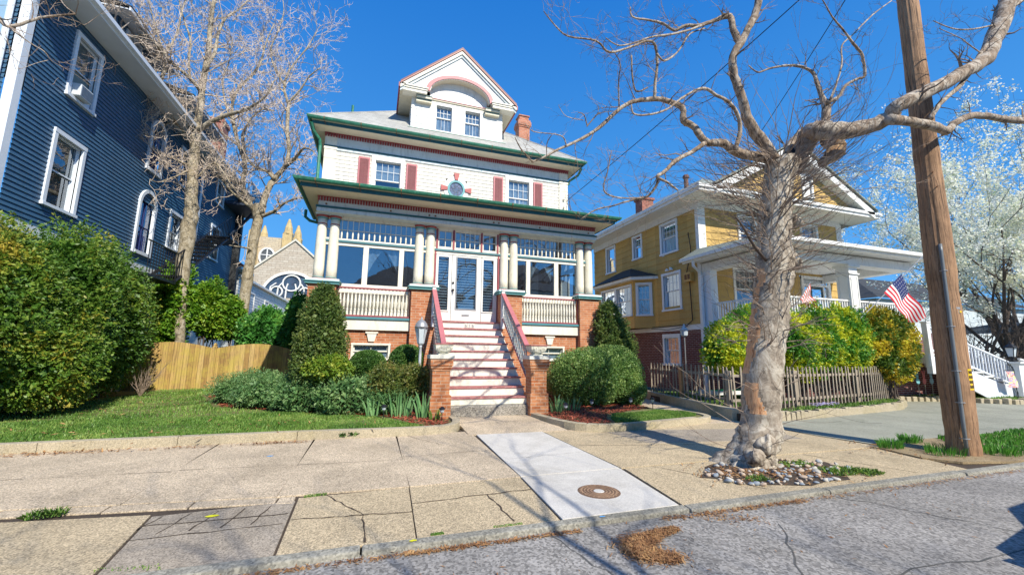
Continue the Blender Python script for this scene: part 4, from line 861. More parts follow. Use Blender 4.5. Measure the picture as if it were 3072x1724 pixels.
# roof chimney and vent pipe are parts of the roof
c = at(1573, 380, 16.5); m = MB(); cx, cy_ = c.x, 16.5; cw = .26
m.box(cx-cw, cx+cw, cy_, cy_+.5, 9.5, 11.55); m.box(cx-cw-.03, cx+cw+.03, cy_-.03, cy_+.53, 11.55, 11.62); m.box(cx-cw-.06, cx+cw+.06, cy_-.06, cy_+.56, 11.62, 11.80); m.box(cx-cw-.03, cx+cw+.03, cy_-.03, cy_+.53, 11.80, 11.90); m.box(cx-cw+.04, cx+cw-.04, cy_+.04, cy_+.46, 11.90, 12.10); m.box(cx-cw, cx+cw, cy_, cy_+.5, 12.10, 12.15)
m.build('chimney', M_chim, H)
m = MB(); m.tube([(-1.43, 17, 10.2), (-1.43, 17, 11.35)], .05, 8); m.build('vent_pipe', M_copper, H)
# downspout of the upper gutter (left) and loose cable (right)
m = MB(); m.tube([(-2.2, 12.8, 8.12), (-2.15, 12.95, 7.95), (-1.98, 13.15, 7.78), (-1.96, 13.22, 7.6), (-1.96, 13.22, 5.75)], .048, 8); m.build('downspout', M_copper, H)
m = MB(); m.tube([(6.90, 12.9, 8.12), (6.85, 13.1, 7.92), (6.60, 13.3, 7.75), (6.57, 13.36, 7.6)], .045, 8); m.build('downspout', M_copper, H)
m = MB(); m.tube([(6.55, 13.30, 7.2), (6.58, 13.28, 6.9), (6.64, 13.28, 6.5), (6.62, 13.28, 6.1), (6.56, 13.3, 5.9)], .012, 5); m.build('cable', M_rope, H)
for z in (6.35, 6.65, 6.95):
    m = MB(); m.lathe((6.36, YW-.09, z), [(.03, 0), (.036, .03), (.02, .06), (.03, .09), (.0, .1)], 10); m.build('insulator', M_cream, H)
# dormer
DZ = 8.84; DY = 13.45; PD = Pfront(DY)
T = MB(); DX0, DX1 = .72, 3.97; DC = 2.345
T.box(DX0, DX0+.03, DY+.02, 16.5, 8.6, 10.15); T.box(DX1-.03, DX1, DY+.02, 16.5, 8.6, 10.15)
lap(T, PD, DX0, 1.32, DZ-.03, 10.15, .26, (), .016); lap(T, PD, 3.37, DX1, DZ-.03, 10.15, .26, (), .016); lap(T, PD, 1.32, 3.37, 10.08, 10.86, .26, (), .012)
DM = T.build('dormer', M_white, H)
m = MB(); m.pbox(PD, 1.32, 3.37, DZ-.06, 8.88, 0, .03); m.pbox(PD, 1.32, 1.50, 8.88, 10.0, 0, .03); m.pbox(PD, 3.19, 3.37, 8.88, 10.0, 0, .03); m.pbox(PD, 2.17, 2.52, 8.88, 9.88, 0, .03); m.pbox(PD, 1.50, 3.19, 9.88, 10.0, 0, .03); m.build('window_panel', M_cream, DM)
m = MB(); m.pbox(PD, 1.30, 3.39, 10.0, 10.04, 0, .07); m.m = 1; m.pbox(PD, 1.30, 3.39, 10.04, 10.06, 0, .09); m.build('head_cornice', [M_soffit, M_pink], DM)
for a, b in ((1.56, 2.11), (2.58, 3.13)): sash_window(DM, PD, a, b, 8.90, 9.84, .05, M_white, 4, 2, (1, 1), 'curtain', .055, 0, .55)
# pediment with arch
FY = 13.16
za = 10.20; top_z = 11.93; hw = 2.02; sl = (top_z-za)/hw
def rk(x): return top_z-abs(x-DC)*sl
def archz(x, r, cz, h): t = 1-((x-DC)/r)**2; return cz+h*math.sqrt(max(0, t))
m = MB(); N_ = 44
for i in range(N_):
    xa = DC-1.95+3.9*i/N_; xb = DC-1.95+3.9*(i+1)/N_; lo = lambda x: archz(x, 1.06, 10.14, .66) if abs(x-DC) < 1.06 else 10.14
    ta, tb = rk(xa)-.06, rk(xb)-.06
    if ta > lo(xa) or tb > lo(xb): m.hexa([(xa, FY, lo(xa)), (xb, FY, lo(xb)), (xb, FY+.05, lo(xb)), (xa, FY+.05, lo(xa)), (xa, FY, max(ta, lo(xa))), (xb, FY, max(tb, lo(xb))), (xb, FY+.05, max(tb, lo(xb))), (xa, FY+.05, max(ta, lo(xa)))])
m.build('pediment', M_white, DM)
m = MB(); m2 = MB()
for i in range(40):
    t0, t1 = PI*i/40, PI*(i+1)/40; f = lambda t, r, h: (DC+r*math.cos(t), 10.14+h*math.sin(t))
    q = [(f(t, r, h)[0], y, f(t, r, h)[1]) for y in (FY-.035, FY+.01) for t, r, h in ((t0, 1.06, .66), (t0, 1.20, .775), (t1, 1.20, .775), (t1, 1.06, .66))]; m.hexa(q)
    a, b = f(t0, 1.06, .66), f(t1, 1.06, .66); m2.face([(a[0], FY-.03, a[1]), (b[0], FY-.03, b[1]), (b[0], DY, b[1]), (a[0], DY, a[1])])
m.build('arch_trim', M_pink, DM); m2.build('arch_soffit', M_soffit, DM)
for s_, a, b in ((-1, DC-2.0, DC-1.12), (1, DC+1.12, DC+2.0)):   # returns of the cornice
    m = MB(); m.box(a, b, FY-.10, DY+.0, 10.16, 10.20); m.box(a+.02, b-.02, FY-.07, DY, 10.10, 10.16); m.box(a+.05, b-.04, FY-.04, DY, 10.0, 10.10); m.build('cornice_return', M_cream, DM)
for a in (.86, 3.28):
    m = MB(); m.box(a, a+.52, DY-.22, DY, 9.90, 9.98); m.box(a, a+.52, DY-.16, DY, 9.80, 9.87); m.m = 1; m.box(a, a+.52, DY-.19, DY, 9.87, 9.90); m.box(a-.01, a+.53, DY-.24, DY, 9.98, 10.0); m.build('bracket', [M_soffit, M_teal], DM)
# dormer roof: two slopes, layered rakes
m = MB(); yb = 17.4; q = .05
for s_ in (-1, 1):
    xe = DC+s_*(hw+.03); m.extr([(DC, FY-.12, top_z+.0), (xe, FY-.12, za-.02), (xe, yb, za-.02), (DC, yb, top_z)], (0, 0, .045))
m.build('roof', M_roof, DM)
def rake(name, o0, o1, y0_, y1_, mat):
    m = MB()
    for s_ in (-1, 1):
        xe = DC+s_*(hw+.02); m.hexa([(x, y, z-o) for y in (y0_, y1_) for x, z, o in ((DC, top_z, o1), (xe, za, o1), (xe, za, o0), (DC, top_z, o0))])
    m.build(name, mat, DM)
rake('rake_edge', -.055, .0, FY-.145, FY-.10, paint('dark_maroon_edge', (.13, .02, .03), .5, .1)); rake('rake_board', 0., .035, FY-.14, FY, paint('rose_edge', (.55, .25, .2), .5, .1)); rake('rake_board', .035, .17, FY-.10, FY, M_cream); rake('rake_board', .17, .26, FY-.05, FY, M_bluewhite)
for s_ in (-1, 1):    # side soffits and end boards of the dormer eaves
    m = MB(); X0 = DC+s_*1.62; X1 = DC+s_*2.04; m.box(min(X0, X1), max(X0, X1), FY, 16.0, 10.06, 10.09); m.build('dormer_soffit', M_soffit, DM)
for s_ in (-1, 1):
    m = MB(); X = DC+s_*2.05; m.box(min(X, X+s_*.04), max(X, X+s_*.04), FY-.1, 15.8, 10.05, 10.2); m.build('dormer_fascia', M_maroon, DM)
m = MB(); m.box(DX0-.1, DX1+.1, DY-.16, DY, 8.80, 8.82); m.build('dormer_flashing', paint('pale_green_flashing', (.35, .50, .44), .5, .15), DM)
# stairs
ST = MB(); RS = MB(); y_, z_ = 8.6, .454; dr, tr = .1911, .25
for k in range(10):
    yk = 8.6+k*tr; zk = .454+k*dr; xa, xb = (1.50, 3.20)
    if k == 9: xb = 3.22; xa = 1.47
    ST.box(xa-.03, xb+.03, yk-.03, min(yk+tr+.01, 11.05), zk-.035, zk)
    RS.box(xa-.01, xb+.01, yk, yk+.02, zk-dr+.0, zk-.035)
ST.build('stair_treads', M_maroon2 if 'M_maroon2' in globals() else paint('worn_maroon_tread', (.36, .13, .13), .6, .15, 5, '#d4b4ae', .7), H); RS.build('stair_risers', paint('worn_white_riser', (.82, .79, .68), .5, .05, 5, '#a39684', .4), H)
m = MB(); m.box(1.47, 3.23, 8.585, 8.6, .30, .40); m.build('stair_base_board', M_cream, H)
m = MB(); m.box(1.44, 3.26, 8.50, 8.9, -.02, .285); m.build('stair_base', M_base, H, bevel=.03)
for xs in (1.44, 3.215):
    m = MB(); m.extr([(xs, 8.62, .3), (xs, 11.0, 2.1), (xs, 11.0, 0), (xs, 8.62, 0)], (.04, 0, 0)); m.build('stair_stringer', M_cream, H)
# house number tiles
for i, ch in enumerate('616'):
    m = MB(); xa = 2.245+i*.095; m.box(xa, xa+.082, 10.835, 10.848, 2.005, 2.125); tl = m.build('number_tile', paint('tile_glaze', (.72, .72, .66), .3, .05), H)
    tc = bpy.data.curves.new('numeral', 'FONT'); tc.body = ch; tc.size = .125; tc.extrude = .002; tc.align_x = 'CENTER'; to = bpy.data.objects.new('tmp', tc); COL.objects.link(to)
    dg = bpy.context.evaluated_depsgraph_get(); me = bpy.data.meshes.new_from_object(to.evaluated_get(dg)); me.materials.append(M_pipe); bpy.data.objects.remove(to)
    n_ = bpy.data.objects.new('numeral', me); COL.objects.link(n_); n_.parent = tl; n_.rotation_euler = (R(90), 0, 0); n_.location = Vector((xa+.041, 10.832, 2.02))-wloc(tl)
# stair railings
for xs in (1.40, 3.28):
    def rp(y): return (y-8.75)/(10.72-8.75)
    zt = lambda y: 1.50+(2.98-1.50)*rp(y); zb = lambda y: .80+(2.30-.80)*rp(y)
    m = MB(); a, b = 8.75, 10.72
    m.hexa([(xs-.055, a, zt(a)-.05), (xs+.055, a, zt(a)-.05), (xs+.055, b, zt(b)-.05), (xs-.055, b, zt(b)-.05), (xs-.055, a, zt(a)), (xs+.055, a, zt(a)), (xs+.055, b, zt(b)), (xs-.055, b, zt(b))])
    m.hexa([(xs-.025, a, zb(a)-.04), (xs+.025, a, zb(a)-.04), (xs+.025, b, zb(b)-.04), (xs-.025, b, zb(b)-.04), (xs-.025, a, zb(a)), (xs+.025, a, zb(a)), (xs+.025, b, zb(b)), (xs-.025, b, zb(b))])
    SR = m.build('stair_railing', M_pink, H)
    m = MB(); m.box(xs-.045, xs+.045, 10.70, 10.79, 2.0, 3.08); m.build('newel', M_white, SR); src = None; n = 17
    for q in range(n):
        y_ = a+.06+(b-a-.12)*(q+.5)/n
        if src is None:
            z_ = zb(y_); hgt = zt(y_)-.05-z_; g = MB(); g.box(xs-.018, xs+.018, y_-.018, y_+.018, z_-.01, z_+.12); g.box(xs-.018, xs+.018, y_-.018, y_+.018, z_+hgt-.14, z_+hgt+.02)
            g.lathe((xs, y_, z_+.12), [(.016, 0), (.008, .03), (.02, .07), (.024, .16), (.012, .27), (.022, .3), (.012, .33), (.018, .36), (.014, hgt-.26)], 8); src = g.build('baluster', paint('grey_baluster_paint', (.36, .40, .40), .5, .1), SR, loc=(xs, y_, z_)); yy0 = y_
        else: dup(src, src.location+Vector((0, y_-yy0, zb(y_)-zb(yy0))), SR)
# brick piers at the foot of the stairs
for x0, x1 in ((1.055, 1.545), (3.145, 3.635)):
    m = MB(); c = (x0+x1)/2; Yf = 8.3
    m.box(c-.175, c+.175, Yf+.07, Yf+.42, .52, 1.0); m.box(c-.205, c+.205, Yf+.04, Yf+.45, -.02, .52); m.box(c-.19, c+.19, Yf+.055, Yf+.435, 1.0, 1.05); m.box(c-.21, c+.21, Yf+.035, Yf+.455, 1.05, 1.10); m.box(c-.225, c+.225, Yf+.02, Yf+.47, 1.10, 1.235)
    p = m.build('stair_pier', M_pierbrick, H); m = MB(); m.box(x0, x1, Yf, Yf+.49, 1.235, 1.315); m.build('pier_cap', M_capstone, p, bevel=.006)
for nm, c, lab in (('a', 1.35, 'carved stone planter on the brick pier left of the front steps'), ('b', 3.40, 'carved stone planter on the brick pier right of the front steps')):
    t = thing('planter', lab, 'planter', (c, 8.56, 1.315), 'stone planters on the stair piers'); q = R(45); k2 = 1.414
    m = MB(); m.lathe((c, 8.56, 1.317), [(.11*k2, 0), (.11*k2, .025), (.085*k2, .035), (.10*k2, .05), (.145*k2, .08), (.172*k2, .13), (.180*k2, .19), (.19*k2, .205)], 4, rot=q); m.build('bowl', M_stucco, t)
    m = MB(); m.lathe((c, 8.56, 1.522), [(.198*k2, 0), (.20*k2, .022), (.17*k2, .022)], 4, rot=q); m.build('rim', paint('faded_red_rim', (.42, .16, .15), .7, .2, 6), t)
    m = MB()
    for s_ in (-1, 1):
        pts = [(c+s_*(.075+.045*math.cos(a*.5)*(1-a/26)), 8.56-.178, 1.45+.045*math.sin(a*.5)*(1-a/26)) for a in range(20)]; m.tube(pts, .008, 5)
    m.tube([(c+math.cos(a*PI/8)*.14, 8.56-.176, 1.45+.055*math.sin(a*PI/8)) for a in range(17)], .007, 5); m.build('scroll_relief', M_stucco, t)

# ============================================================ BLUE HOUSE (left)
XB = -7.2
BH = thing('house', 'tall navy blue clapboard house with arched windows at the left edge', 'house', (-11, 17, 0))
PBS = Pright(XB)
wins = [(11.62, 12.50, 4.55, 6.20), (11.72, 12.52, 7.25, 8.75), (17.30, 18.15, 4.9, 6.15), (17.45, 18.3, 7.35, 8.65), (21.05, 21.95, 5.35, 6.75), (21.1, 21.9, 7.9, 8.9)]
arches = [(15.3, 16.15, 4.35, 5.95), (15.35, 16.1, 7.05, 8.4)]
m = MB(); ops = [(a-.03, b+.03, c-.03, d+.03) for a, b, c, d in wins]+[(a-.02, b+.02, c, d-.0) for a, b, c, d in arches]
lap(m, PBS, 10.55, 24.0, 3.95, 9.12, .105, ops, .022); m.build('side_wall', M_bluesid, BH)
m = MB(); lap(m, Pfront(10.35), -16, -7.36, 3.95, 9.12, .105, [], .022); m.build('front_wall', M_bluesid, BH)
m = MB(); m.box(-16, XB-.02, 10.40, 24, 0, 3.75); m.build('foundation', M_greysid, BH)
m = MB(); m.box(-7.33, XB+.03, 10.33, 10.50, 0, 9.12); m.box(XB-.0, XB+.04, 10.56, 24.0, 3.74, 3.95); m.build('corner_board', M_bluetrim, BH)
m = MB(); m.box(XB-.01, XB+.03, 19.4, 19.6, 3.95, 9.12); m.build('corner_board', M_bluetrim, BH)
m = MB(); m.box(-7.66, -7.5, 10.315, 10.345, 3.9, 9.1); m.build('corner_board', paint('pale_blue_trim', (.26, .42, .58), .5, .05), BH)
m = MB(); m.tube([(-7.43, 10.26, 9.0), (-7.43, 10.26, .3)], .05, 8); m.build('downspout', M_bluetrim, BH)
bl = ['half', 'blind', None, 'half', 'blind', 'curtain']
for (a, b, c, d), k_ in zip(wins, bl): sash_window(BH, PBS, a, b, c, d, .10, M_bluetrim, 1, 1, (1, 1), k_, .055, 0, .5, recess=.07, bm=M_blindg)
for a, b, c, d in arches:
    cx = (a+b)/2; rr = (b-a)/2; m = MB(); zc = d-.12
    m.pbox(PBS, a-.10, a, c-.1, zc, -.02, .07); m.pbox(PBS, b, b+.10, c-.1, zc, -.02, .07); m.pbox(PBS, a, b, c-.1, c, -.02, .08)
    for k_ in range(20):
        t0, t1 = PI*k_/20, PI*(k_+1)/20; f = lambda t, r, w: PBS(cx+r*math.cos(t), zc+r*math.sin(t), w); m.hexa([f(t, r, w) for w in (-.02, .07) for t, r in ((t0, rr), (t0, rr+.11), (t1, rr+.11), (t1, rr))])
        m.face([f(t0, rr, .07), f(t1, rr, .07), f(t1, rr, -.06), f(t0, rr, -.06)])
        m.face([f(t0, rr+.05, .01), f(t1, rr+.05, .01), PBS(cx+(rr+.3)*math.cos(t1), zc+(rr+.0)*math.sin(t1)+.0, .01), PBS(cx+(rr+.3)*math.cos(t0), zc+rr*math.sin(t0), .01)]) if False else None
    W = m.build('arched_window', M_bluetrim, BH); pts = [PBS(a, c, -.05), PBS(b, c, -.05)]+[PBS(cx+rr*math.cos(PI*q/14), zc+rr*math.sin(PI*q/14), -.05) for q in range(15)]
    m = MB(); m.face(pts); m.build('pane', M_glass, W); m = MB(); m.face([(p[0]-.04, p[1], p[2]) for p in pts]); m.build('curtain', M_purple, W)
    m = MB(); m.pbox(PBS, cx-.012, cx+.012, c, d+.2, -.05, -.02); m.pbox(PBS, a, b, (c+d)/2-.012, (c+d)/2+.012, -.05, -.02)
    for k_ in range(5): m.tube([PBS(a+.1+k_*.14, c, -.03), PBS(a+.1+k_*.14, c+.55, -.03)], .012, 4)
    m.build('muntin', M_navy, W)
# eave, gutter, roof
m = MB(); m.box(XB-.2, -6.62, 9.9, 24.3, 9.10, 9.13); m.box(-16, XB, 9.9, 10.6, 9.10, 9.13); m.build('soffit', M_bluetrim, BH)
m = MB(); m.box(-6.62, -6.58, 9.86, 24.3, 9.08, 9.27); m.box(-6.58, -6.48, 9.86, 24.3, 9.14, 9.25); m.box(-16, -6.58, 9.84, 9.88, 9.08, 9.27); m.build('gutter', M_bluetrim, BH)
m = MB(); m.face([(-6.6, 9.85, 9.27), (-6.6, 24.3, 9.27), (-11, 24.3, 12.9), (-11, 14.2, 12.9)]); m.face([(-6.6, 9.85, 9.27), (-11, 14.2, 12.9), (-16, 14.2, 12.9), (-16, 9.85, 9.27)]); m.face([(-11, 14.2, 12.9), (-11, 24.3, 12.9), (-16, 24.3, 12.9), (-16, 14.2, 12.9)]); m.box(-16, -6.9, 24.0, 24.28, 4, 9.2); m.build('roof', M_roofb, BH)
for y0_, y1_ in ((14.6, 17.0), (19.2, 22.4)):
    m = MB(); XD = -8.1; PX = Pright(XD); lap(m, PX, y0_, y1_, 9.9, 11.5, .12, [(y0_+.5, y0_+1.2, 10.5, 11.3)], .02); m.box(XD-3, XD-.01, y0_, y0_+.05, 9.9, 11.5); m.box(XD-3, XD-.01, y1_-.05, y1_, 9.9, 11.5); dm = m.build('dormer', M_bluesid, BH)
    m = MB(); m.box(XD-3, XD+.45, y0_-.4, y1_+.4, 11.5, 11.53); m.build('dormer_soffit', M_bluetrim, dm); m = MB(); m.extr([(XD+.5, y0_-.45, 11.54), (XD+.5, y1_+.45, 11.54), (XD-3, y1_+.45, 12.6), (XD-3, y0_-.45, 12.6)], (0, 0, .06)); m.build('roof', M_roofb, dm)
    m = MB(); m.box(XD+.45, XD+.5, y0_-.45, y1_+.45, 11.44, 11.58); m.build('fascia', M_bluetrim, dm)
    sash_window(dm, PX, y0_+.5, y0_+1.2, 10.5, 11.3, .09, M_bluetrim, 1, 1, (1, 1), 'blind', .05)
m = MB(); CX = -8.6; m.box(CX-.35, CX+.35, 23.9, 24.8, 8.5, 13.1); m.box(CX-.4, CX+.4, 23.85, 24.85, 13.1, 13.3); m.build('chimney', M_chimy, BH)
# rear roof deck railing and fire stair
m = MB()
for q in range(17): m.tube([(-6.1, 22.2+q*.13, 8.3), (-6.1, 22.2+q*.13, 9.35)], .012, 4)
for q in range(9): m.tube([(-7.1+q*.12, 24.3, 8.3), (-7.1+q*.12, 24.3, 9.35)], .012, 4)
for z in (8.35, 9.35): m.tube([(-7.2, 22.2, z), (-6.1, 22.2, z), (-6.1, 24.3, z), (-7.2, 24.3, z)], .02, 4)
BAL = m.build('balcony_railing', M_black, BH); m = MB(); m.box(-7.2, -6.05, 22.1, 24.4, 8.18, 8.28); m.hexa([(-7.18, 23.2, 6.9), (-7.1, 23.2, 6.9), (-7.1, 23.35, 6.9), (-7.18, 23.35, 6.9), (-6.3, 23.2, 8.18), (-6.15, 23.2, 8.18), (-6.15, 23.35, 8.18), (-6.3, 23.35, 8.18)]); m.build('balcony', paint('dark_blue_wood', (.03, .05, .09), .6, .2), BH)
m = MB(); A = Vector((-6.9, 16.0, 3.5)); B_ = Vector((-6.9, 20.4, 6.1))
for dx in (0, .8): m.tube([A+Vector((dx-.2, 0, 0)), B_+Vector((dx-.2, 0, 0))], .05, 5)
for q in range(13): p = A.lerp(B_, q/12); m.box(p.x-.2, p.x+.6, p.y-.12, p.y+.12, p.z-.02, p.z+.02)
m.box(-7.15, -6.2, 20.3, 21.9, 6.08, 6.14); m.build('fire_stair', M_black, BH)
m = MB()
for q in range(26): p = A.lerp(B_, q/25); m.tube([(p.x+.62, p.y, p.z), (p.x+.62, p.y, p.z+.95)], .012, 4)
for q in range(12): m.tube([(-6.28, 14.2+q*.16, 3.5), (-6.28, 14.2+q*.16, 4.4)], .012, 4)
m.tube([(-6.28, 14.1, 4.42), (-6.28, 16.0, 4.42), (-6.28, 20.4, 7.05)], .025, 5); m.build('fire_stair_railing', M_black, BH)
m = MB(); m.box(-7.15, -6.25, 14.1, 16.0, 3.40, 3.48); m.build('landing', M_black, BH)
# window air conditioner
t = thing('air_conditioner', 'white window air conditioner in the upper window of the navy blue house', 'air conditioner', (XB+.1, 11.95, 7.28))
m = MB(); m.box(XB-.1, XB+.20, 11.78, 12.22, 7.28, 7.58); m.build('case', paint('ac_case', (.62, .66, .68), .4, .05), t, bevel=.015)
m = MB(); m.box(XB-.02, XB+.0, 11.63, 11.775, 7.28, 7.62); m.box(XB-.02, XB+.0, 12.255, 12.5, 7.28, 7.62); m.build('side_panel', M_bluetrim, t)
m = MB()
for q in range(9): m.box(XB+.201, XB+.206, 11.81, 12.22, 7.31+q*.028, 7.322+q*.028)
m.build('grille', paint('ac_grille', (.10, .14, .20), .4, .1), t)
t = meta(MB().tube([(XB+.0, 19.0, 6.9), (XB+.12, 19.0, 6.95)], .03, 8).tube([(XB+.12, 18.92, 6.95), (XB+.18, 18.92, 6.7)], .05, 8).build('wall_lamp', M_black), 'small black spot lamp on the navy clapboard wall', 'lamp')

# ============================================================ PALE ANNEXE, CHURCH (far, between the houses)
AN = thing('house', 'low pale clapboard house with a red tiled hip and cupola behind the bare trees', 'house', (-8, 27, 0))
m = MB(); lap(m, Pright(-7.2), 25.6, 44, 0, 5.2, .16, [], .02); lap(m, Pfront(25.6), -9.5, -7.2, 0, 5.6, .16, [], .02); m.build('wall', M_greysid, AN)
m = MB(); m.box(-7.2, -7.0, 25.4, 44, 5.2, 5.32); m.build('fascia', M_white, AN); m = MB(); m.face([(-7.0, 25.4, 5.32), (-7.0, 44, 5.32), (-9.5, 44, 6.6), (-9.5, 25.4, 6.6)]); m.build('roof', M_roof, AN)
m = MB(); c = (-8.5, 26.4); z = 5.72; a, b = (-9.6, 25.1), (-7.0, 27.6); m.face([(a[0], a[1], z), (b[0], a[1], z), (-8.1, 26.1, 6.55), (-8.7, 26.1, 6.55)]); m.face([(b[0], a[1], z), (b[0], b[1], z), (-8.1, 26.7, 6.55), (-8.1, 26.1, 6.55)]); m.face([(-8.7, 26.1, 6.55), (-8.1, 26.1, 6.55), (-8.1, 26.7, 6.55), (-8.7, 26.7, 6.55)])
for q in range(9): m.tube([(-9.4+q*.3, 25.1, 5.75), (-8.68+q*.07, 26.05, 6.57)], .06, 5)
for q in range(8): m.tube([(-7.0, 25.2+q*.3, 5.75), (-8.08, 26.12+q*.07, 6.57)], .06, 5)
m.build('tiled_roof', M_tiles, AN); m = MB(); m.box(-9.6, -7.0, 25.1, 27.6, 5.58, 5.72); m.build('eave', M_white, AN)
m = MB(); m.box(-8.75, -8.05, 26.05, 26.75, 6.5, 6.85); m.build('cupola', paint('green_cupola', (.16, .30, .25), .6, .1), AN); m = MB(); m.box(-8.85, -7.95, 25.95, 26.85, 6.85, 6.92); m.lathe((-8.4, 26.4, 6.92), [(.3, 0), (.12, .14), (.03, .2), (.02, .5)], 8); m.build('finial', M_copper, AN)
for y_, z0_, z1_ in ((26.6, 3.2, 4.6), (27.9, 3.2, 4.6), (31.5, 3.3, 4.5), (35.5, 3.3, 4.4), (39, 3.3, 4.4)): sash_window(AN, Pright(-7.2), y_, y_+.9, z0_, z1_, .1, M_white, 1, 1, (1, 1), None, .05)
sash_window(AN, Pfront(25.6), -8.6, -8.0, 2.0, 3.2, .1, M_white, 1, 1, (1, 1), None, .05); sash_window(AN, Pfront(25.6), -7.85, -7.35, .7, 2.0, .08, M_white, 1, 1, (1, 1), None, .05)
t = thing('deck', 'small wooden deck railing beside the pale annexe', 'deck', (-6.2, 30, 0)); m = MB(); m.box(-7.1, -5.6, 28.5, 33, 2.5, 2.65); m.build('floor', M_deckwood, t); m = MB()
for q in range(24): m.box(-5.63, -5.58, 28.5+q*.19, 28.56+q*.19, 2.65, 3.45)
for q in range(8): m.box(-7.1+q*.19, -7.04+q*.19, 28.5, 28.55, 2.65, 3.45)
m.box(-5.66, -5.56, 28.5, 33, 3.45, 3.53); m.box(-7.1, -5.56, 28.47, 28.57, 3.45, 3.53); m.box(-5.7, -5.55, 28.5, 28.65, 0, 3.6); m.build('railing', M_deckwood, t)
CH = thing('church', 'pale stone church with a gabled front, round traceried window and pinnacled tower', 'church', (-8, 46, 0))
m = MB(); gx, gz, YC = -8.1, 12.05, 45.
m.extr([(-13.4, YC, 0), (-2.8, YC, 0), (-2.8, YC, 7.4), (gx, YC, gz), (-13.4, YC, 7.2)], (0, 1, 0)); m.build('wall', M_stone, CH)
m = MB()
for a, b in (((-13.6, 7.05), (gx, gz)), ((gx, gz), (-2.6, 7.25))): m.hexa([(x, y, z+o) for o in (0, .22) for x, z, y in ((a[0], a[1], YC-.15), (b[0], b[1], YC-.15), (b[0], b[1], YC+1.2), (a[0], a[1], YC+1.2))])
m.build('gable_coping', paint('pale_coping', (.6, .58, .5), .8, .1), CH)
m = MB(); m.face([(-13.4, YC+1, 7.1), (gx, YC+1, gz-.1), (gx, YC+22, gz-.1), (-13.4, YC+22, 7.1)]); m.face([(-2.8, YC+1, 7.3), (gx, YC+1, gz-.1), (gx, YC+22, gz-.1), (-2.8, YC+22, 7.3)]); m.box(-24, -12.6, YC+4, YC+18, 0, 6.5); m.face([(-24, YC+3.5, 6.5), (-12, YC+3.5, 6.5), (-12, YC+11, 10.9), (-24, YC+11, 10.9)]); m.build('roof', M_roof, CH)
m = MB(); wc, wz, wr = -8.1, 6.3, 2.45; Q = 28
m.face([(wc+wr*math.cos(PI*q/Q), YC-.04, wz+wr*.98*math.sin(PI*q/Q)) for q in range(Q+1)]); W = m.build('window', paint('church_glass', (.05, .09, .15), .15, .4, 2, '#7a4a4a', .4), CH)
m = MB()
for q in range(Q):
    t0, t1 = PI*q/Q, PI*(q+1)/Q; m.hexa([(wc+r_*math.cos(t), y, wz+r_*.98*math.sin(t)) for y in (YC-.2, YC-.02) for t, r_ in ((t0, wr-.02), (t0, wr+.22), (t1, wr+.22), (t1, wr-.02))])
for rc, xc_, zc_ in ((.78, wc, wz+1.45), (.5, wc-1.25, wz+.55), (.5, wc+1.25, wz+.55)): m.tube([(xc_+rc*math.cos(t*PI/9), YC-.12, zc_+rc*math.sin(t*PI/9)) for t in range(19)], .08, 5)
for dx in (-1.9, -1.2, -.45, .45, 1.2, 1.9): m.tube([(wc+dx, YC-.1, wz-.1), (wc+dx*.95, YC-.1, wz+1.0), (wc+dx*.7, YC-.1, wz+1.4)], .07, 5)
m.build('tracery', M_white, W)
m = MB(); m.box(-14.2, -10.5, 54, 58.5, 0, 14.4); m.build('tower', M_stone2, CH)
for x_, y_ in ((-14.1, 54), (-10.6, 54), (-10.0, 56.5), (-14.1, 58)):
    m = MB(); m.box(x_-.5, x_+.5, y_-.5, y_+.5, 10, 14.9); m.lathe((x_, y_, 14.9), [(.60, 0), (.60, .15), (.48, .2), (.42, .8), (.10, 1.9)], 8); m.build('pinnacle', paint('ochre_pinnacle_stone', (.56, .42, .20), .85, .25, 2, '#5c4a2a', .5), CH)
m = MB(); m.face([(-12.6+.75*math.cos(q*PI/10), 53.95, 12.0+.95*math.sin(q*PI/10)) for q in range(20)]); W = m.build('belfry_window', paint('dark_louvre', (.08, .09, .10), .5, .3), CH)
m = MB(); m.tube([(-12.6+.78*math.cos(q*PI/10), 53.9, 12.0+1.0*math.sin(q*PI/10)) for q in range(21)], .12, 6); m.tube([(-12.6, 53.9, 11), (-12.6, 53.9, 13)], .07, 5); m.tube([(-13.2, 53.9, 12.2), (-12.0, 53.9, 12.2)], .06, 5); m.build('tracery', M_white, W)

# ============================================================ YELLOW HOUSE (right)
XY, YY = 11.0, 11.7
YH = thing('house', 'yellow shingled house on dark red brick with a wide white porch, behind the picket fence', 'house', (14.7, 11.7, 0))
PYS = Pleft(XY); PYF = Pfront(YY)
sw = [(12.80, 13.72, 3.12, 4.48, 4, 2), (12.86, 13.72, 5.40, 6.56, 4, 2), (15.12, 15.66, 5.60, 6.55, 2, 2), (17.25, 17.95, 5.35, 6.56, 1, 1)]
m = MB(); ops = [(a-.03, b+.03, c-.03, d+.03) for a, b, c, d, _, _ in sw]
lap(m, PYS, 11.78, 19.25, 2.43, 6.72, .262, ops, .02); m.build('side_wall', M_yellsh, YH)
fw_ = [(12.95, 13.7, 5.35, 6.6), (16.2, 17.0, 5.35, 6.6), (12.55, 13.6, 3.1, 4.5)]
m = MB(); lap(m, PYF, 11.1, 18.35, 2.43, 6.9, .262, [(a-.03, b+.03, c-.03, d+.03) for a, b, c, d in fw_]+[(15.85, 17.5, 2.4, 4.5)], .02); m.build('front_wall', M_yellsh, YH)
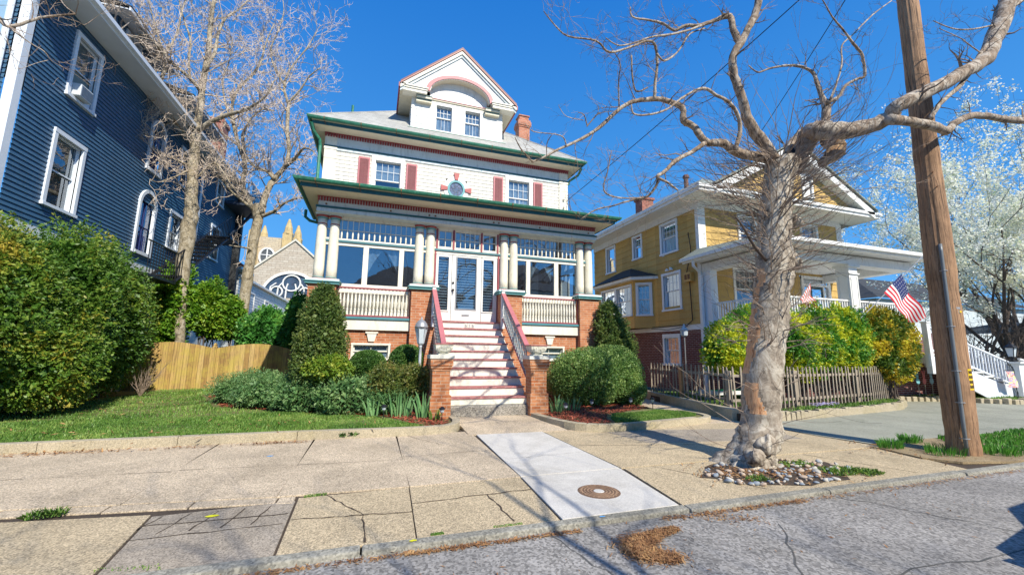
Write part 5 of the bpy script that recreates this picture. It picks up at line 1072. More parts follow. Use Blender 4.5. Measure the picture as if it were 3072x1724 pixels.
m = MB(); bo = (12.9, 13.9, .95, 2.12); m.box(XY, XY+.2, 11.75, bo[0], 0, 2.26); m.box(XY, XY+.2, bo[1], 19.25, 0, 2.26); m.box(XY, XY+.2, bo[0], bo[1], 0, bo[2]); m.box(XY, XY+.2, bo[0], bo[1], bo[3], 2.26); m.box(XY+.2, 18.3, 8.95, 9.1, 0, 2.2); m.box(XY+.02, XY+.2, 8.95, 11.65, 0, 2.2); m.build('brick_foundation', M_dbrick, YH)
sash_window(YH, PYS, bo[0]+.1, bo[1]-.1, bo[2]+.05, bo[3]-.12, .10, M_bluetrim, 3, 2, (1, 1), 'curtain', .04, .05)
m = MB(); m.pbox(PYS, 11.66, 19.25, 2.26, 2.43, -.1, .03); m.pbox(PYS, 11.66, 19.25, 2.43, 2.45, -.1, .05); m.build('belt_board', M_bluetrim, YH)
m = MB(); m.pbox(PYS, 11.60, 11.82, 0, 2.26, -.2, .03); m.build('corner_board', M_bluetrim, YH)
m = MB(); m.box(XY-.03, XY+.30, YY-.035, YY+.12, 2.43, 6.75); m.build('corner_board', M_white, YH)
m = MB(); m.box(18.2, 18.50, YY-.035, YY+.12, 4.6, 6.9); m.build('corner_board', M_white, YH)
for a, b, c, d, cc, r_ in sw: sash_window(YH, PYS, a, b, c, d, .10, M_bluetrim, cc, r_, (1, 1), 'half' if cc < 4 else 'curtain', .04, 0, .52)
for i, (a, b, c, d) in enumerate(fw_): sash_window(YH, PYF, a, b, c, d, .10, M_white, 3 if i < 2 else 4, 2, (1, 1), 'half' if i < 2 else None, .05)
# porch door
m = MB(); m.pbox(PYF, 15.9, 16.02, 2.4, 4.5, -.02, .04); m.pbox(PYF, 17.38, 17.5, 2.4, 4.5, -.02, .04); m.pbox(PYF, 15.9, 17.5, 4.4, 4.52, -.02, .045); m.pbox(PYF, 16.02, 17.38, 4.12, 4.2, -.02, .03); m.pbox(PYF, 16.3, 16.36, 2.4, 4.12, -.02, .03); m.pbox(PYF, 17.08, 17.14, 2.4, 4.12, -.02, .03); DF = m.build('door_frame', M_white, YH)
m = MB(); m.pbox(PYF, 16.36, 17.08, 2.4, 4.12, -.06, -.01); m.build('door', paint('dark_green_door', (.03, .06, .06), .4, .1), DF); m = MB(); m.pbox(PYF, 16.48, 16.96, 3.0, 4.0, -.01, .0); m.pbox(PYF, 16.04, 16.28, 2.6, 4.1, -.06, -.03); m.pbox(PYF, 17.16, 17.36, 2.6, 4.1, -.06, -.03); m.pbox(PYF, 16.04, 17.36, 4.22, 4.38, -.06, -.03); m.build('pane', M_glass2, DF)
m = MB(); m.pbox(PYF, 15.95, 17.45, 2.4, 4.5, -.15, -.1); m.build('dark_interior', M_dark, DF)  # flat dark backing in place of the unlit hall behind the door
# bay window
m = MB(); by0, by1, bx = 14.35, 18.2, XY-.62; c0, c1 = by0+.55, by1-.55
P3 = [(XY, by0), (bx, c0), (bx, c1), (XY, by1)]
def facet(i):
    (xa, ya), (xb, yb) = P3[i], P3[i+1]; d = Vector((xb-xa, yb-ya)); L = d.length; d /= L; n = Vector((-d.y, d.x)); n = n if n.x < 0 or (abs(n.x) < .01 and n.y < 0) else -n
    return (lambda u, v, w: (xa+d.x*u+n.x*w, ya+d.y*u+n.y*w, v)), L
BW = thing_b = None
for i in range(3):
    P_, L = facet(i); lap(m, P_, 0, L, 2.43, 4.5, .262, [(.12, L-.12, 2.95, 4.3)], .015)
BW = m.build('bay', M_yellsh, YH)
for i in range(3):
    P_, L = facet(i)
    if i == 1: sash_window(BW, P_, .2, L/2-.08, 3.0, 4.25, .08, M_bluetrim, 3, 2, (1, 1), 'half', .04); sash_window(BW, P_, L/2+.08, L-.2, 3.0, 4.25, .08, M_bluetrim, 3, 2, (1, 1), 'half', .04)
    else: sash_window(BW, P_, .18, L-.18, 3.0, 4.25, .10, M_bluetrim, 3, 2, (1, 1), 'curtain', .04)
m = MB(); q = [(XY, by0-.3), (bx-.28, c0-.2), (bx-.28, c1+.2), (XY, by1+.3)]; m.extr([(x, y, 4.46) for x, y in q], (0, 0, .12)); m.build('bay_eave', M_white, BW)
m = MB(); apx = (XY, (by0+by1)/2-.35, 5.22); apx2 = (XY, (by0+by1)/2+.35, 5.22); qq = [(XY, by0-.36, 4.585), (bx-.34, c0-.22, 4.585), (bx-.34, c1+.22, 4.585), (XY, by1+.36, 4.585)]; m.face([qq[0], qq[1], apx]); m.face([qq[1], qq[2], apx2, apx]); m.face([qq[2], qq[3], apx2]); m.build('bay_roof', M_slate, BW)
# main eaves, frieze and roof
EX0, EX1, EYF, EZ = 10.25, 19.35, 10.75, 6.98
m = MB(); m.pbox(PYS, 11.6, 19.25, 6.72, 6.98, -.1, .04); m.pbox(PYS, 11.6, 19.25, 6.70, 6.74, -.1, .06); m.box(XY, 18.4, YY-.05, YY+.1, 6.75, 6.98); m.build('frieze', M_white, YH)
m = MB(); m.box(EX0, EX1, EYF, YY+.1, EZ, EZ+.03); m.box(EX0, XY+.1, YY+.1, 19.8, EZ, EZ+.03); m.build('soffit', M_white, YH)
m = MB(); m.box(EX0-.04, EX0, EYF-.04, 19.8, EZ-.03, EZ+.17); m.box(EX0, EX1, EYF-.04, EYF, EZ-.03, EZ+.17); m.box(EX1, EX1+.04, EYF-.04, 19.8, EZ-.03, EZ+.17); m.box(EX0-.1, EX0-.04, EYF-.1, 19.8, EZ+.08, EZ+.19); m.box(EX0-.04, EX1+.1, EYF-.1, EYF-.04, EZ+.08, EZ+.19); m.build('fascia', M_white, YH)
m = MB(); z_ = EZ+.19; hw_ = (EX1-EX0)/2; sl_ = .60; xm = (EX0+EX1)/2; ap_ = z_+hw_*sl_; m.face([(EX0-.1, EYF-.1, z_), (xm, EYF+hw_, ap_), (xm, 19.8-hw_*.2, ap_), (EX0-.1, 19.8, z_)]); m.face([(EX1+.1, EYF-.1, z_), (xm, EYF+hw_, ap_), (xm, 19.8, ap_), (EX1+.1, 19.8, z_)]); m.face([(EX0-.1, EYF-.1, z_), (EX1+.1, EYF-.1, z_), (xm, EYF+hw_, ap_)]); m.build('roof', M_roofy, YH)
# front pediment gable
GY = 11.0; gx0, gx1, gap_ = 10.9, 19.0, 9.45; gm = (gx0+gx1)/2; gs = (gap_-z_)/(gm-gx0); m = MB()
for i in range(16):
    za_, zb_ = z_+.1+i*.18, z_+.1+(i+1)*.18
    if zb_ > gap_-.25: break
    h = (gap_-.25-(za_+zb_)/2)/gs
    for a, b in ((gm-h, gm-1.15), (gm+1.15, gm+h), (gm-.5, gm+.5)):
        if b > a: m.face([(a, GY-.02, za_), (b, GY-.02, za_), (b, GY, zb_), (a, GY, zb_)])
GB = m.build('gable', M_yellsh, YH)
m = MB(); m.extr([(gx0+.4, GY+.03, z_), (gx1-.4, GY+.03, z_), (gm, GY+.03, gap_-.2)], (0, .08, 0)); m.build('gable_backing', M_white, GB)
m = MB()
for s_ in (-1, 1): xe = gm+s_*(gm-gx0); m.hexa([(x, y, z-o) for y in (GY-.35, GY+.0) for x, z, o in ((gm, gap_, .30), (xe, z_+.02, .30), (xe, z_+.02, 0), (gm, gap_, 0))])
m.build('rake_board', M_white, GB); m = MB()
for s_ in (-1, 1): xe = gm+s_*(gm-gx0+.12); m.extr([(gm, GY-.42, gap_+.05), (xe, GY-.42, z_+.02), (xe, 16, z_+.02), (gm, 16, gap_+.05)], (0, 0, .06))
m.build('gable_roof', M_roofy, GB)
for s_ in (-1, 1): sash_window(GB, Pfront(GY), gm+s_*.82-.22, gm+s_*.82+.22, 7.5, 8.25, .08, M_white, 2, 2, (1, 1), 'half', .05)
m = MB(); m.face([(gm+.3*math.cos(q*PI/12), GY-.05, 8.62+.36*math.sin(q*PI/12)) for q in range(24)]); W = m.build('oval_window', M_glass2, GB); m = MB(); m.tube([(gm+.33*math.cos(q*PI/12), GY-.06, 8.62+.39*math.sin(q*PI/12)) for q in range(25)], .06, 6); m.tube([(gm, GY-.06, 8.24), (gm, GY-.06, 9.0)], .015, 4); m.tube([(gm-.3, GY-.06, 8.62), (gm+.3, GY-.06, 8.62)], .015, 4); m.build('frame', M_bluetrim, W)
m = MB(); p = at(1943, 605, 15.0); m.box(p.x-.3, p.x+.3, 15, 15.5, 6.5, p.z+.1); m.box(p.x-.35, p.x+.35, 14.95, 15.55, p.z+.1, p.z+.2); m.build('chimney', M_chimy, YH)
m = MB(); p = at(2058, 540, 13.5); m.lathe((p.x, 13.5, p.z-.5), [(.09, 0), (.09, .55), (.13, .58), (.13, .68), (.09, .72)], 10); m.build('vent_pipe', paint('dark_vent', (.16, .08, .06), .6, .1), YH)
# porch of the yellow house
m = MB(); m.box(XY-.05, 17.6, 8.88, YY, 2.2, 2.36); m.box(17.6, 19.0, 9.6, YY, 2.2, 2.36); m.build('porch_floor', M_bluetrim, YH)
m = MB(); m.box(XY+.05, 17.5, 8.93, 8.98, 1.95, 2.2); m.box(XY-.02, XY+.05, 8.93, YY, 1.95, 2.2); m.build('porch_skirt', M_bluetrim, YH)
for x_ in (14.28, 11.03):
    m = MB(); m.box(x_, x_+.40, 8.92, 9.32, 2.36, 4.22); m.box(x_-.05, x_+.45, 8.87, 9.37, 2.36, 2.50); m.box(x_-.04, x_+.44, 8.88, 9.36, 3.98, 4.02); m.box(x_-.06, x_+.46, 8.86, 9.38, 4.22, 4.30)
    for f_ in (0,): m.box(x_+.05, x_+.07, 8.905, 8.92, 2.55, 3.9); m.box(x_+.33, x_+.35, 8.905, 8.92, 2.55, 3.9); m.box(x_-.015, x_, 8.97, 8.99, 2.55, 3.9); m.box(x_-.015, x_, 9.25, 9.27, 2.55, 3.9)
    m.build('porch_post', M_white, YH)
m = MB(); m.box(11.02, 11.32, 11.3, 11.66, 2.36, 4.3); m.build('porch_pilaster', M_bluetrim, YH)
m = MB(); m.box(XY-.0, 17.5, 8.90, 9.3, 4.30, 4.58); m.box(XY-.0, XY+.4, 9.3, YY, 4.30, 4.58); m.box(17.1, 17.5, 9.3, YY, 4.30, 4.58); m.build('porch_beam', M_white, YH)
m = MB(); m.box(10.5, 17.8, 8.45, YY, 4.62, 4.65); m.build('porch_ceiling', M_white, YH)
m = MB(); m.box(10.46, 17.84, 8.41, 8.45, 4.60, 4.76); m.box(10.46, 10.5, 8.45, 12.0, 4.60, 4.76); m.box(10.36, 10.46, 8.31, 12.05, 4.66, 4.77); m.box(10.46, 17.9, 8.31, 8.41, 4.66, 4.77); m.build('porch_gutter', M_white, YH)
m = MB(); m.face([(10.36, 8.31, 4.77), (17.9, 8.31, 4.77), (17.9, YY, 5.15), (10.9, YY, 5.15)]); m.face([(10.36, 8.31, 4.77), (10.9, YY, 5.15), (10.36, 12.05, 4.77)]); m.build('porch_roof', M_roofy, YH)
m = MB(); m.tube([(10.45, 11.45, 4.66), (10.5, 11.5, 4.45), (10.78, 11.6, 4.33), (10.93, 11.62, 4.2), (10.93, 11.62, .4)], .05, 8); m.build('downspout', M_bluetrim, YH)
def railing(name, a, b, z0_, z1_, n, mat, par, zb0=None, sp=.05):
    m = MB(); a, b = Vector(a), Vector(b); d = (b-a); n_ = Vector((-d.y, d.x, 0)).normalized()*.03
    for h0, h1, w_ in ((z1_-.05, z1_, 1.4), (z0_, z0_+.05, .8)): m.hexa([tuple(p+n_*s*w_+Vector((0, 0, h))) for h in (h0, h1) for p, s in ((a, -1), (b, -1), (b, 1), (a, 1))])
    Rr_ = m.build(name, mat, par); src = None
    for q in range(n):
        p = a.lerp(b, (q+.5)/n)
        if src is None:
            g = MB(); g.box(p.x-.018, p.x+.018, p.y-.018, p.y+.018, p.z+z0_+.03, p.z+z1_-.03); src = g.build('baluster', mat, Rr_, loc=(p.x, p.y, p.z+z0_)); p0 = p.copy()
        else: dup(src, src.location+(p-p0), Rr_)
    return Rr_
railing('porch_railing', (14.68, 9.05, 2.36), (16.9, 9.05, 2.36), .08, .80, 20, M_white, YH); railing('porch_railing', (11.45, 9.05, 2.36), (14.28, 9.05, 2.36), .08, .80, 26, M_white, YH); railing('porch_railing', (11.2, 9.3, 2.36), (11.2, 11.3, 2.36), .08, .80, 18, M_bluetrim, YH)
# stairs at its right end
m = MB()
for q in range(8): x = 15.95+q*.52; z = 1.50-q*.135; m.box(x, x+.54, 7.98, 9.3, z-.05, z); m.box(x+.50, x+.52, 8.0, 9.28, z-.15, z-.05)
m.build('stair_treads', M_white, YH)
m = MB()
for q in range(5): y = 9.35-q*.0; x = 16.9-q*.2; z = 2.2-q*.16; m.box(x-.2, x+.02, 8.6, 9.3, z-.05, z)
m.build('upper_treads', M_white, YH)
for y_ in (7.96, 9.27):
    m = MB(); m.extr([(15.85, y_, 1.48), (20.0, y_, .40), (20.0, y_, -.02), (18.9, y_, -.02), (15.85, y_, 1.12)], (0, .05, 0)); m.build('stair_stringer', M_bluetrim, YH)
m = MB(); m.box(16.4, 18.6, 9.35, 9.5, 0, 1.3); m.build('stair_side_wall', M_white, YH)
railing('stair_railing', (16.0, 8.0, 1.48), (19.95, 8.0, .42), .12, .86, 24, M_bluetrim, YH); railing('stair_railing', (16.6, 9.28, 1.62), (19.95, 9.28, .62), .12, .86, 20, M_white, YH)
railing('porch_railing', (16.9, 9.05, 2.36), (16.0, 8.3, 1.7), .08, .80, 8, M_white, YH)
for x_, y_, zt_ in ((15.93, 8.0, 2.42), (16.55, 9.28, 2.55)):
    m = MB(); m.box(x_-.07, x_+.07, y_-.07, y_+.07, .9, zt_); m.box(x_-.09, x_+.09, y_-.09, y_+.09, zt_, zt_+.04); m.build('stair_newel', M_white, YH)
m = MB(); m.box(19.95, 20.35, 7.75, 8.15, 0, 1.22); m.box(19.88, 20.42, 7.68, 8.22, 1.22, 1.27); m.box(19.91, 20.39, 7.71, 8.19, 0, .2); m.build('gate_post', M_white, YH)
railing('lower_railing', (20.4, 7.9, 1.05), (23.5, 6.9, .10), -.62, .34, 16, M_white, YH)
m = MB()
for q in range(3): m.box(20.4, 23.2, 7.9-q*.3, 9.3, .45-q*.17-.05, .45-q*.17); m.box(20.4, 23.2, 7.92-q*.3, 7.95-q*.3, .45-q*.17-.17, .45-q*.17-.05)
m.build('lower_steps', M_bluetrim, YH)
# things fixed to or hanging on the yellow house
t = thing('lantern', 'black lantern on the white gate post of the neighbour steps', 'lantern', (20.15, 7.95, 1.27)); c = (20.15, 7.95, 1.27)
m = MB(); m.lathe(c, [(.11, 0), (.11, .05), (.05, .07), (.05, .14), (.10, .16)], 8); m.lathe((c[0], c[1], c[2]+.46), [(.17, 0), (.17, .02), (.06, .12), (.03, .14), (.035, .18), (0, .22)], 8)
for k_ in range(4): a = k_*PI/2+PI/4; m.tube([(c[0]+.10*math.cos(a), c[1]+.10*math.sin(a), c[2]+.16), (c[0]+.15*math.cos(a), c[1]+.15*math.sin(a), c[2]+.46)], .012, 4)
m.build('frame', M_black, t); m = MB(); m.lathe((c[0], c[1], c[2]+.17), [(.09, 0), (.14, .28)], 4, rot=PI/4); m.build('glass', M_lantern, t)
t = thing('meter_box', 'yellow painted electrical box high on the yellow side wall', 'electrical box', (10.95, 12.1, 4.0)); m = MB(); m.box(10.80, 10.98, 12.0, 12.35, 4.02, 4.36); m.build('box', M_yellow, t); m = MB(); m.box(10.78, 10.80, 12.04, 12.14, 4.1, 4.28); m.box(10.78, 10.80, 12.20, 12.30, 4.1, 4.28); m.build('knockout', M_rust, t)
t = meta(MB().tube([(10.93, 12.15, 5.9), (10.93, 12.05, 5.2), (10.9, 12.3, 4.36)], .018, 5).tube([(10.93, 12.2, 4.02), (10.93, 12.15, 2.6), (10.9, 12.4, 2.45), (10.9, 19.1, 2.42)], .02, 5).tube([(10.9, 12.4, 2.40), (10.89, 13.5, 2.30), (10.9, 14.5, 2.40)], .012, 5).build('cable', M_rope), 'black cables running down and along the yellow side wall', 'cable')
t = thing('lamp', 'white flood lamp on the yellow side wall above the window', 'lamp', (10.9, 13.2, 4.66)); m = MB(); m.lathe((10.93, 13.2, 4.66), [(.05, 0), (.05, .1)], 10); m.build('base', M_white, t); m = MB(); m.lathe((10.85, 13.32, 4.62), [(.03, .1), (.07, .05), (.08, 0)], 10); m.lathe((10.85, 13.08, 4.62), [(.03, .1), (.07, .05), (.08, 0)], 10); m.build('head', M_white, t)
t = thing('garden_lantern', 'pale blue hanging lantern on a thin post in front of the brick basement', 'lantern', (9.7, 11.2, .15)); m = MB(); m.tube([(9.7, 11.2, .15), (9.7, 11.2, 2.2), (9.7, 11.05, 2.35)], .018, 6); m.build('post', M_greym, t); m = MB(); m.lathe((9.7, 11.2, 1.95), [(.05, 0), (.10, .04), (.12, .2), (.14, .22), (.04, .34), (.02, .42)], 8); m.build('lantern_body', M_lantern, t)

# ============================================================ FENCES
t = thing('board_fence', 'tan cedar board fence with two scalloped panels beyond the lawn', 'fence', (-4.9, 15.9, 0)); FYf = 15.9
def ftop(x): return 1.37+.19*math.sin(PI*min(1, max(0, (x+7.25)/2.33))) if x < -4.92 else 1.37+.17*math.sin(PI*min(1, (x+4.92)/2.5)) if x < -3.67 else 1.54-.17*((x+3.67)/.95)**2
for a, b in ((-7.2, -4.98), (-4.86, -1.9)):
    m = MB(); x = a
    while x < b-.01:
        xe = min(x+.14, b); d = (int(x*50) % 3)*.0; m.hexa([(x+.002, FYf, .02), (xe-.002, FYf, .02), (xe-.002, FYf+.02, .02), (x+.002, FYf+.02, .02), (x+.002, FYf, max(.9, ftop(x))), (xe-.002, FYf, max(.9, ftop(xe))), (xe-.002, FYf+.02, max(.9, ftop(xe))), (x+.002, FYf+.02, max(.9, ftop(x)))]); x = xe
    m.build('panel', M_board, t)
    m = MB(); 
    for z in (.35, 1.2): m.box(a, b, FYf+.022, FYf+.06, z, z+.08)
    m.build('rail', M_board, t)
for x in (-4.92, -7.25):
    m = MB(); m.box(x-.055, x+.055, FYf-.015, FYf+.095, 0, 1.40); m.lathe((x, FYf+.04, 1.40), [(.085, 0), (.085, .03), (.05, .05), (.055, .07), (.06, .1), (.03, .14), (.0, .15)], 4, rot=PI/4); m.build('post', M_board, t)
t = thing('picket_fence', 'weathered grey picket fence around the neighbour garden bed', 'fence', (8.0, 7.6, .15))
PATH = [(8.45, 11.4), (7.78, 7.55), (9.0, 7.42), (13.1, 7.95), (14.75, 8.45)]; src = None; rr_ = random.Random(5)
for i, (p, q) in enumerate(zip(PATH[:-1], PATH[1:])):
    p, q = Vector((*p, 0)), Vector((*q, 0)); L = (q-p).length; n = int(L/(.185 if i == 0 else .158)); d = (q-p)/L; nn = Vector((-d.y, d.x, 0))
    m = MB()
    for z in (.33, .88): m.hexa([tuple(c+nn*o+Vector((0, 0, zz))) for zz in (z, z+.06) for c, o in ((p, .02), (q, .02), (q, .055), (p, .055))])
    m.build('rail', M_picket, t)
    for k in range(n):
        c = p+d*(k+.5)/n*L
        if src is None:
            g = MB(); prof = [(-.020, 0), (.020, 0), (.021, .88), (.014, .93), (0, .95), (-.014, .93), (-.021, .88)]; g.extr([(c.x+a, c.y-.012, .17+b) for a, b in prof], (0, .024, 0)); src = g.build('picket', M_picket, t, loc=(c.x, c.y, .17), bevel=.006); c0 = c.copy()
        else:
            o = dup(src, src.location+(c-c0)+Vector((0, 0, (rr_.random()-.5)*.03)), t, rotz=math.atan2(d.y, d.x)+(rr_.random()-.5)*.3); o.rotation_euler = (0, (rr_.random()-.5)*.09, o.rotation_euler[2])
for x, y in ((8.14, 9.55), (7.82, 7.62), (9.9, 7.62), (12.6, 7.96), (14.7, 8.5)):
    m = MB(); m.box(x-.05, x+.05, y-.0, y+.1, .1, 1.02); m.build('post', M_deckwood if x == 8.14 else M_picket, t)

# ============================================================ SHRUBS
def pb(x0, y0, x1, y1, Y, ry=None, k=1):
    a, b, c = at(x0, (y0+y1)/2, Y), at(x1, (y0+y1)/2, Y), (at((x0+x1)/2, y0, Y), at((x0+x1)/2, y1, Y)); rx = (b.x-a.x)/2; rz = (c[0].z-c[1].z)/2
    return ((a.x+b.x)/2, Y, (c[0].z+c[1].z)/2, rx*k, ry or rx, rz)
bush('yew_hedge', 'huge shaggy green yew hedge with yellowed tips against the blue house', 'hedge', [(-6.45, 9.5, 1.9, .95, 1.2, 1.72), (-6.35, 11.2, 2.0, 1.05, 1.35, 1.92), (-6.5, 12.9, 1.95, .90, 1.3, 1.88), (-7.0, 14.3, 1.85, .85, 1.1, 1.8), (-6.0, 10.4, 1.1, .8, 1.2, 1.0)], 70000, .068, L_hedge, 21, .42, .13, .45, .75, 8, floor=.22, spr=.24, stem_r=.035, droop=.2)
bush('hedge_underlayer', 'x', 'x', [(-6.45, 9.6, 1.85, .8, 1.0, 1.5), (-6.4, 11.2, 1.9, .88, 1.2, 1.7), (-6.4, 12.9, 1.85, .8, 1.15, 1.68), (-6.8, 14.3, 1.75, .75, .95, 1.65)], 12000, .12, L_hedge, 22, .25, .12, .6, .8, 0, floor=.3) if False else None
for i, (b, lab) in enumerate([(((-6.55, 16.8, 2.95, .62, .6, 1.35), (-6.6, 16.8, 2.0, .5, .5, .8)), 'tallest yellow-green arborvitae, left of the thick bare trunk'), (((-5.62, 17.0, 2.75, .62, .6, 1.0), (-5.55, 17.3, 2.3, .5, .5, .7)), 'rounded arborvitae just right of the thick bare trunk'), (((-4.95, 17.2, 2.45, .42, .5, .78),), 'small dark arborvitae against the thinner bare trunk')]):
    bush('arborvitae', lab, 'shrub', list(b), 7000, .10, L_arb, 30+i, .5, .2, .5, .9, 4, floor=1.2, spr=.15)
bush('laurel', 'bright green laurel bush behind the board fence', 'bush', [(-3.75, 16.9, 1.9, .85, .7, 1.0), (-3.0, 16.7, 1.7, .8, .7, .9)], 7000, .10, L_laur, 41, .5, .15, .5, 1, 4, floor=.3)
bush('laurel', 'tall dark laurel in front of the church window', 'bush', [(-2.65, 16.4, 2.55, .45, .5, .85), (-2.5, 16.3, 1.9, .6, .5, .9)], 5000, .09, L_laur, 42, .5, .18, .5, 1, 4, floor=.4)
bush('spruce', 'cone-shaped dwarf spruce before the left brick pedestal', 'conifer', [(-1.15, 10.1, 2.42, .33, .33, .44), (-1.14, 10.1, 2.0, .50, .46, .55), (-1.13, 10.1, 1.5, .60, .55, .6), (-1.13, 10.05, 1.05, .60, .55, .6)], 24000, .045, L_spruce, 51, .28, .05, .4, .8, 3, floor=.35, spr=.06)
bush('spruce', 'dark cone-shaped spruce before the right brick pedestal', 'conifer', [(6.48, 10.55, 2.48, .33, .3, .46), (6.52, 10.5, 2.0, .52, .46, .55), (6.58, 10.4, 1.5, .64, .55, .62), (6.6, 10.3, 1.0, .6, .55, .6)], 14000, .05, L_spruce, 52, .32, .1, .4, .9, 3, floor=.35, spr=.08)
bush('shrub', 'lime green shrub under the left dwarf spruce', 'shrub', [pb(905, 1062, 1060, 1150, 9.75, .45)], 5000, .05, L_lime, 53, .45, .12, .5, 1, 8, spr=.08)
bush('round_shrub', 'dark clipped round shrub left of the basement window', 'shrub', [pb(1045, 1048, 1158, 1140, 10.2, .42)], 9000, .035, L_ball, 54, .15, .04, .6, .8, 5)
bush('round_shrub', 'dark clipped round shrub behind the lamp post', 'shrub', [pb(1165, 1032, 1272, 1135, 10.25, .42)], 9000, .035, L_ball, 55, .15, .04, .6, .8, 5)
bush('azalea', 'bronze-green azalea between the round shrubs and the left stair pier', 'shrub', [pb(1095, 1085, 1230, 1210, 9.45, .5), pb(1195, 1090, 1292, 1200, 9.3, .4)], 9000, .042, L_aza, 56, .5, .15, .45, 1, 14, spr=.09)
bush('juniper', 'low blue-green spreading juniper at the edge of the lawn', 'shrub', [(-2.95, 12.1, .35, .8, .85, .42), (-2.1, 11.0, .38, .9, .8, .43), (-1.3, 10.1, .40, .85, .65, .46), (-.35, 9.5, .40, .9, .5, .44), (.35, 9.2, .33, .45, .35, .36), (-2.6, 11.7, .45, .6, .6, .4)], 30000, .042, L_jun, 57, .4, .14, .35, .9, 3, floor=.1, spr=.13)
bush('boxwood', 'big round bright green boxwood right of the steps', 'bush', [pb(1642, 1040, 1870, 1225, 9.75, .95), pb(1740, 1032, 1915, 1218, 9.9, .9), pb(1830, 1110, 1932, 1225, 9.5, .5)], 30000, .038, L_box, 58, .25, .06, .6, .9, 6)
bush('euonymus', 'green and gold euonymus left of the sycamore trunk', 'bush', [pb(2115, 960, 2240, 1130, 8.5, .45), pb(2170, 925, 2300, 1100, 8.5, .45)], 17000, .06, L_euo, 61, .5, .2, .55, 1, 6, floor=.15, spr=.12)
bush('euonymus', 'large green and gold euonymus right of the sycamore trunk behind the pickets', 'bush', [pb(2320, 940, 2450, 1145, 8.3, .5), pb(2380, 918, 2520, 1135, 8.35, .5), pb(2460, 912, 2600, 1130, 8.4, .5)], 30000, .06, L_euo, 62, .5, .18, .55, 1, 6, floor=.15, spr=.12)
bush('euonymus', 'golden brown round euonymus at the end of the picket fence', 'bush', [pb(2560, 935, 2745, 1150, 8.35, .5), pb(2590, 925, 2720, 1090, 8.4, .45)], 20000, .065, L_euo2, 63, .4, .13, .55, 1, 6, floor=.15, spr=.10)
bush('ground_plants', 'low leafy plants under the neighbour stairs', 'plants', [(17.4, 10.3, .35, 1.2, .5, .35), (19.3, 8.6, .3, .6, .4, .35)], 3500, .09, L_laur, 64, .6, .2, .4, 1, 2, floor=.1)
def blades(name, label, cat, cx, cy, n, h, spread, mat, z=.09, w=.018, group=None, seed=1):
    r = random.Random(seed); m = MB()
    for k in range(n):
        a = r.random()*6.28; rr = spread*math.sqrt(r.random()); bx, by = cx+math.cos(a)*rr, cy+math.sin(a)*rr*.6; d = Vector((math.cos(a+r.random()-.5), math.sin(a+r.random()-.5), 0)); H_ = h*(.6+.6*r.random()); l = H_*(.1+.45*r.random()); s = Vector((-d.y, d.x, 0))*w*(.7+.6*r.random())
        if r.random() < .5: s = Vector((s.y, -s.x, 0))
        b = Vector((bx, by, z)); P = [b, b+Vector((0, 0, H_*.45))+d*l*.25, b+Vector((0, 0, H_*.8))+d*l*.6, b+Vector((0, 0, H_*.97))+d*l]; Wd = [.7, 1, .7, .05]
        for i in range(3): m.face([P[i]-s*Wd[i], P[i]+s*Wd[i], P[i+1]+s*Wd[i+1], P[i+1]-s*Wd[i+1]])
    return meta(m.build(name, mat), label, cat, group)
blades('iris', 'iris clump at the foot of the left stair pier', 'iris', .98, 8.45, 26, .48, .14, L_iris, seed=1)
blades('iris', 'iris clump below the lamp post', 'iris', .55, 8.75, 30, .44, .22, L_iris, seed=2)
blades('iris', 'leftmost iris clump beside the juniper', 'iris', .05, 8.9, 16, .36, .12, L_iris, seed=3)
blades('iris', 'iris clump right of the right stair pier', 'iris', 3.85, 8.5, 24, .34, .16, L_iris, seed=4)
blades('iris', 'iris clump at the foot of the boxwood', 'iris', 4.3, 8.75, 26, .30, .22, L_iris, seed=5)
blades('daylily', 'young green daylily shoots behind the left path light', 'plant', 1.15, 8.15, 26, .2, .12, L_grass, seed=6, w=.01)
for i, (x, y, s, lab) in enumerate([(7.62, 4.45, .22, 'dark grass tuft nearest the asphalt drive'), (7.95, 3.95, .35, 'long dark grass tuft left of the pole base'), (8.75, 3.72, .3, 'dark grass tuft right of the pole base'), (8.4, 4.62, .2, 'sparse grass tuft behind the pole')]):
    blades('grass_tuft', lab, 'grass tuft', x, y, 210, .125, s, L_liri, .02, .005, seed=10+i)
m = MB(); rr_ = random.Random(8)
t = thing('flowers', 'small lilac and white flowers along the garden bed edging', 'flowers', (10.4, 7.35, .16))
for k in range(90): x = 10.0+rr_.random()*1.0; y = 7.2+(x-9)*.1+rr_.random()*.15; z = .2+rr_.random()*.06; m.lathe((x, y, z), [(.0, 0), (.022, .006), (0, .012)], 5)
m.build('blossom', paint('lilac_petal', (.55, .50, .80), .8, .2), t)
# iron wood: bare dead twigs of a shrub at the hedge foot and in the neighbour bed
def twigbush(name, label, cat, c, n, h, mat, seed, r0=.008):
    r = random.Random(seed); m = MB()
    for k in range(n):
        a = r.random()*6.28; d = Vector((math.cos(a)*.5, math.sin(a)*.5, .7+r.random()*.5)).normalized(); p = Vector(c); pts = [p.copy()]; L = h*(.5+.6*r.random())
        for q in range(4): p = p+d*L/4; d = (d+Vector((r.random()-.5, r.random()-.5, r.random()-.4))*.5).normalized(); pts.append(p.copy())
        m.tube(pts, [r0, r0*.8, r0*.6, r0*.4, r0*.2], 4, False)
        for q in range(3):
            b = pts[1+q]; dd = (d+Vector((r.random()-.5, r.random()-.5, r.random()-.3))*1.6).normalized(); m.tube([b, b+dd*L*.3], [r0*.5, r0*.15], 3, False)
    return meta(m.build(name, mat), label, cat)
twigbush('bare_shrub', 'leafless twiggy shrub at the right foot of the yew hedge', 'shrub', (-5.75, 13.6, .1), 26, 1.0, B_twig, 1)
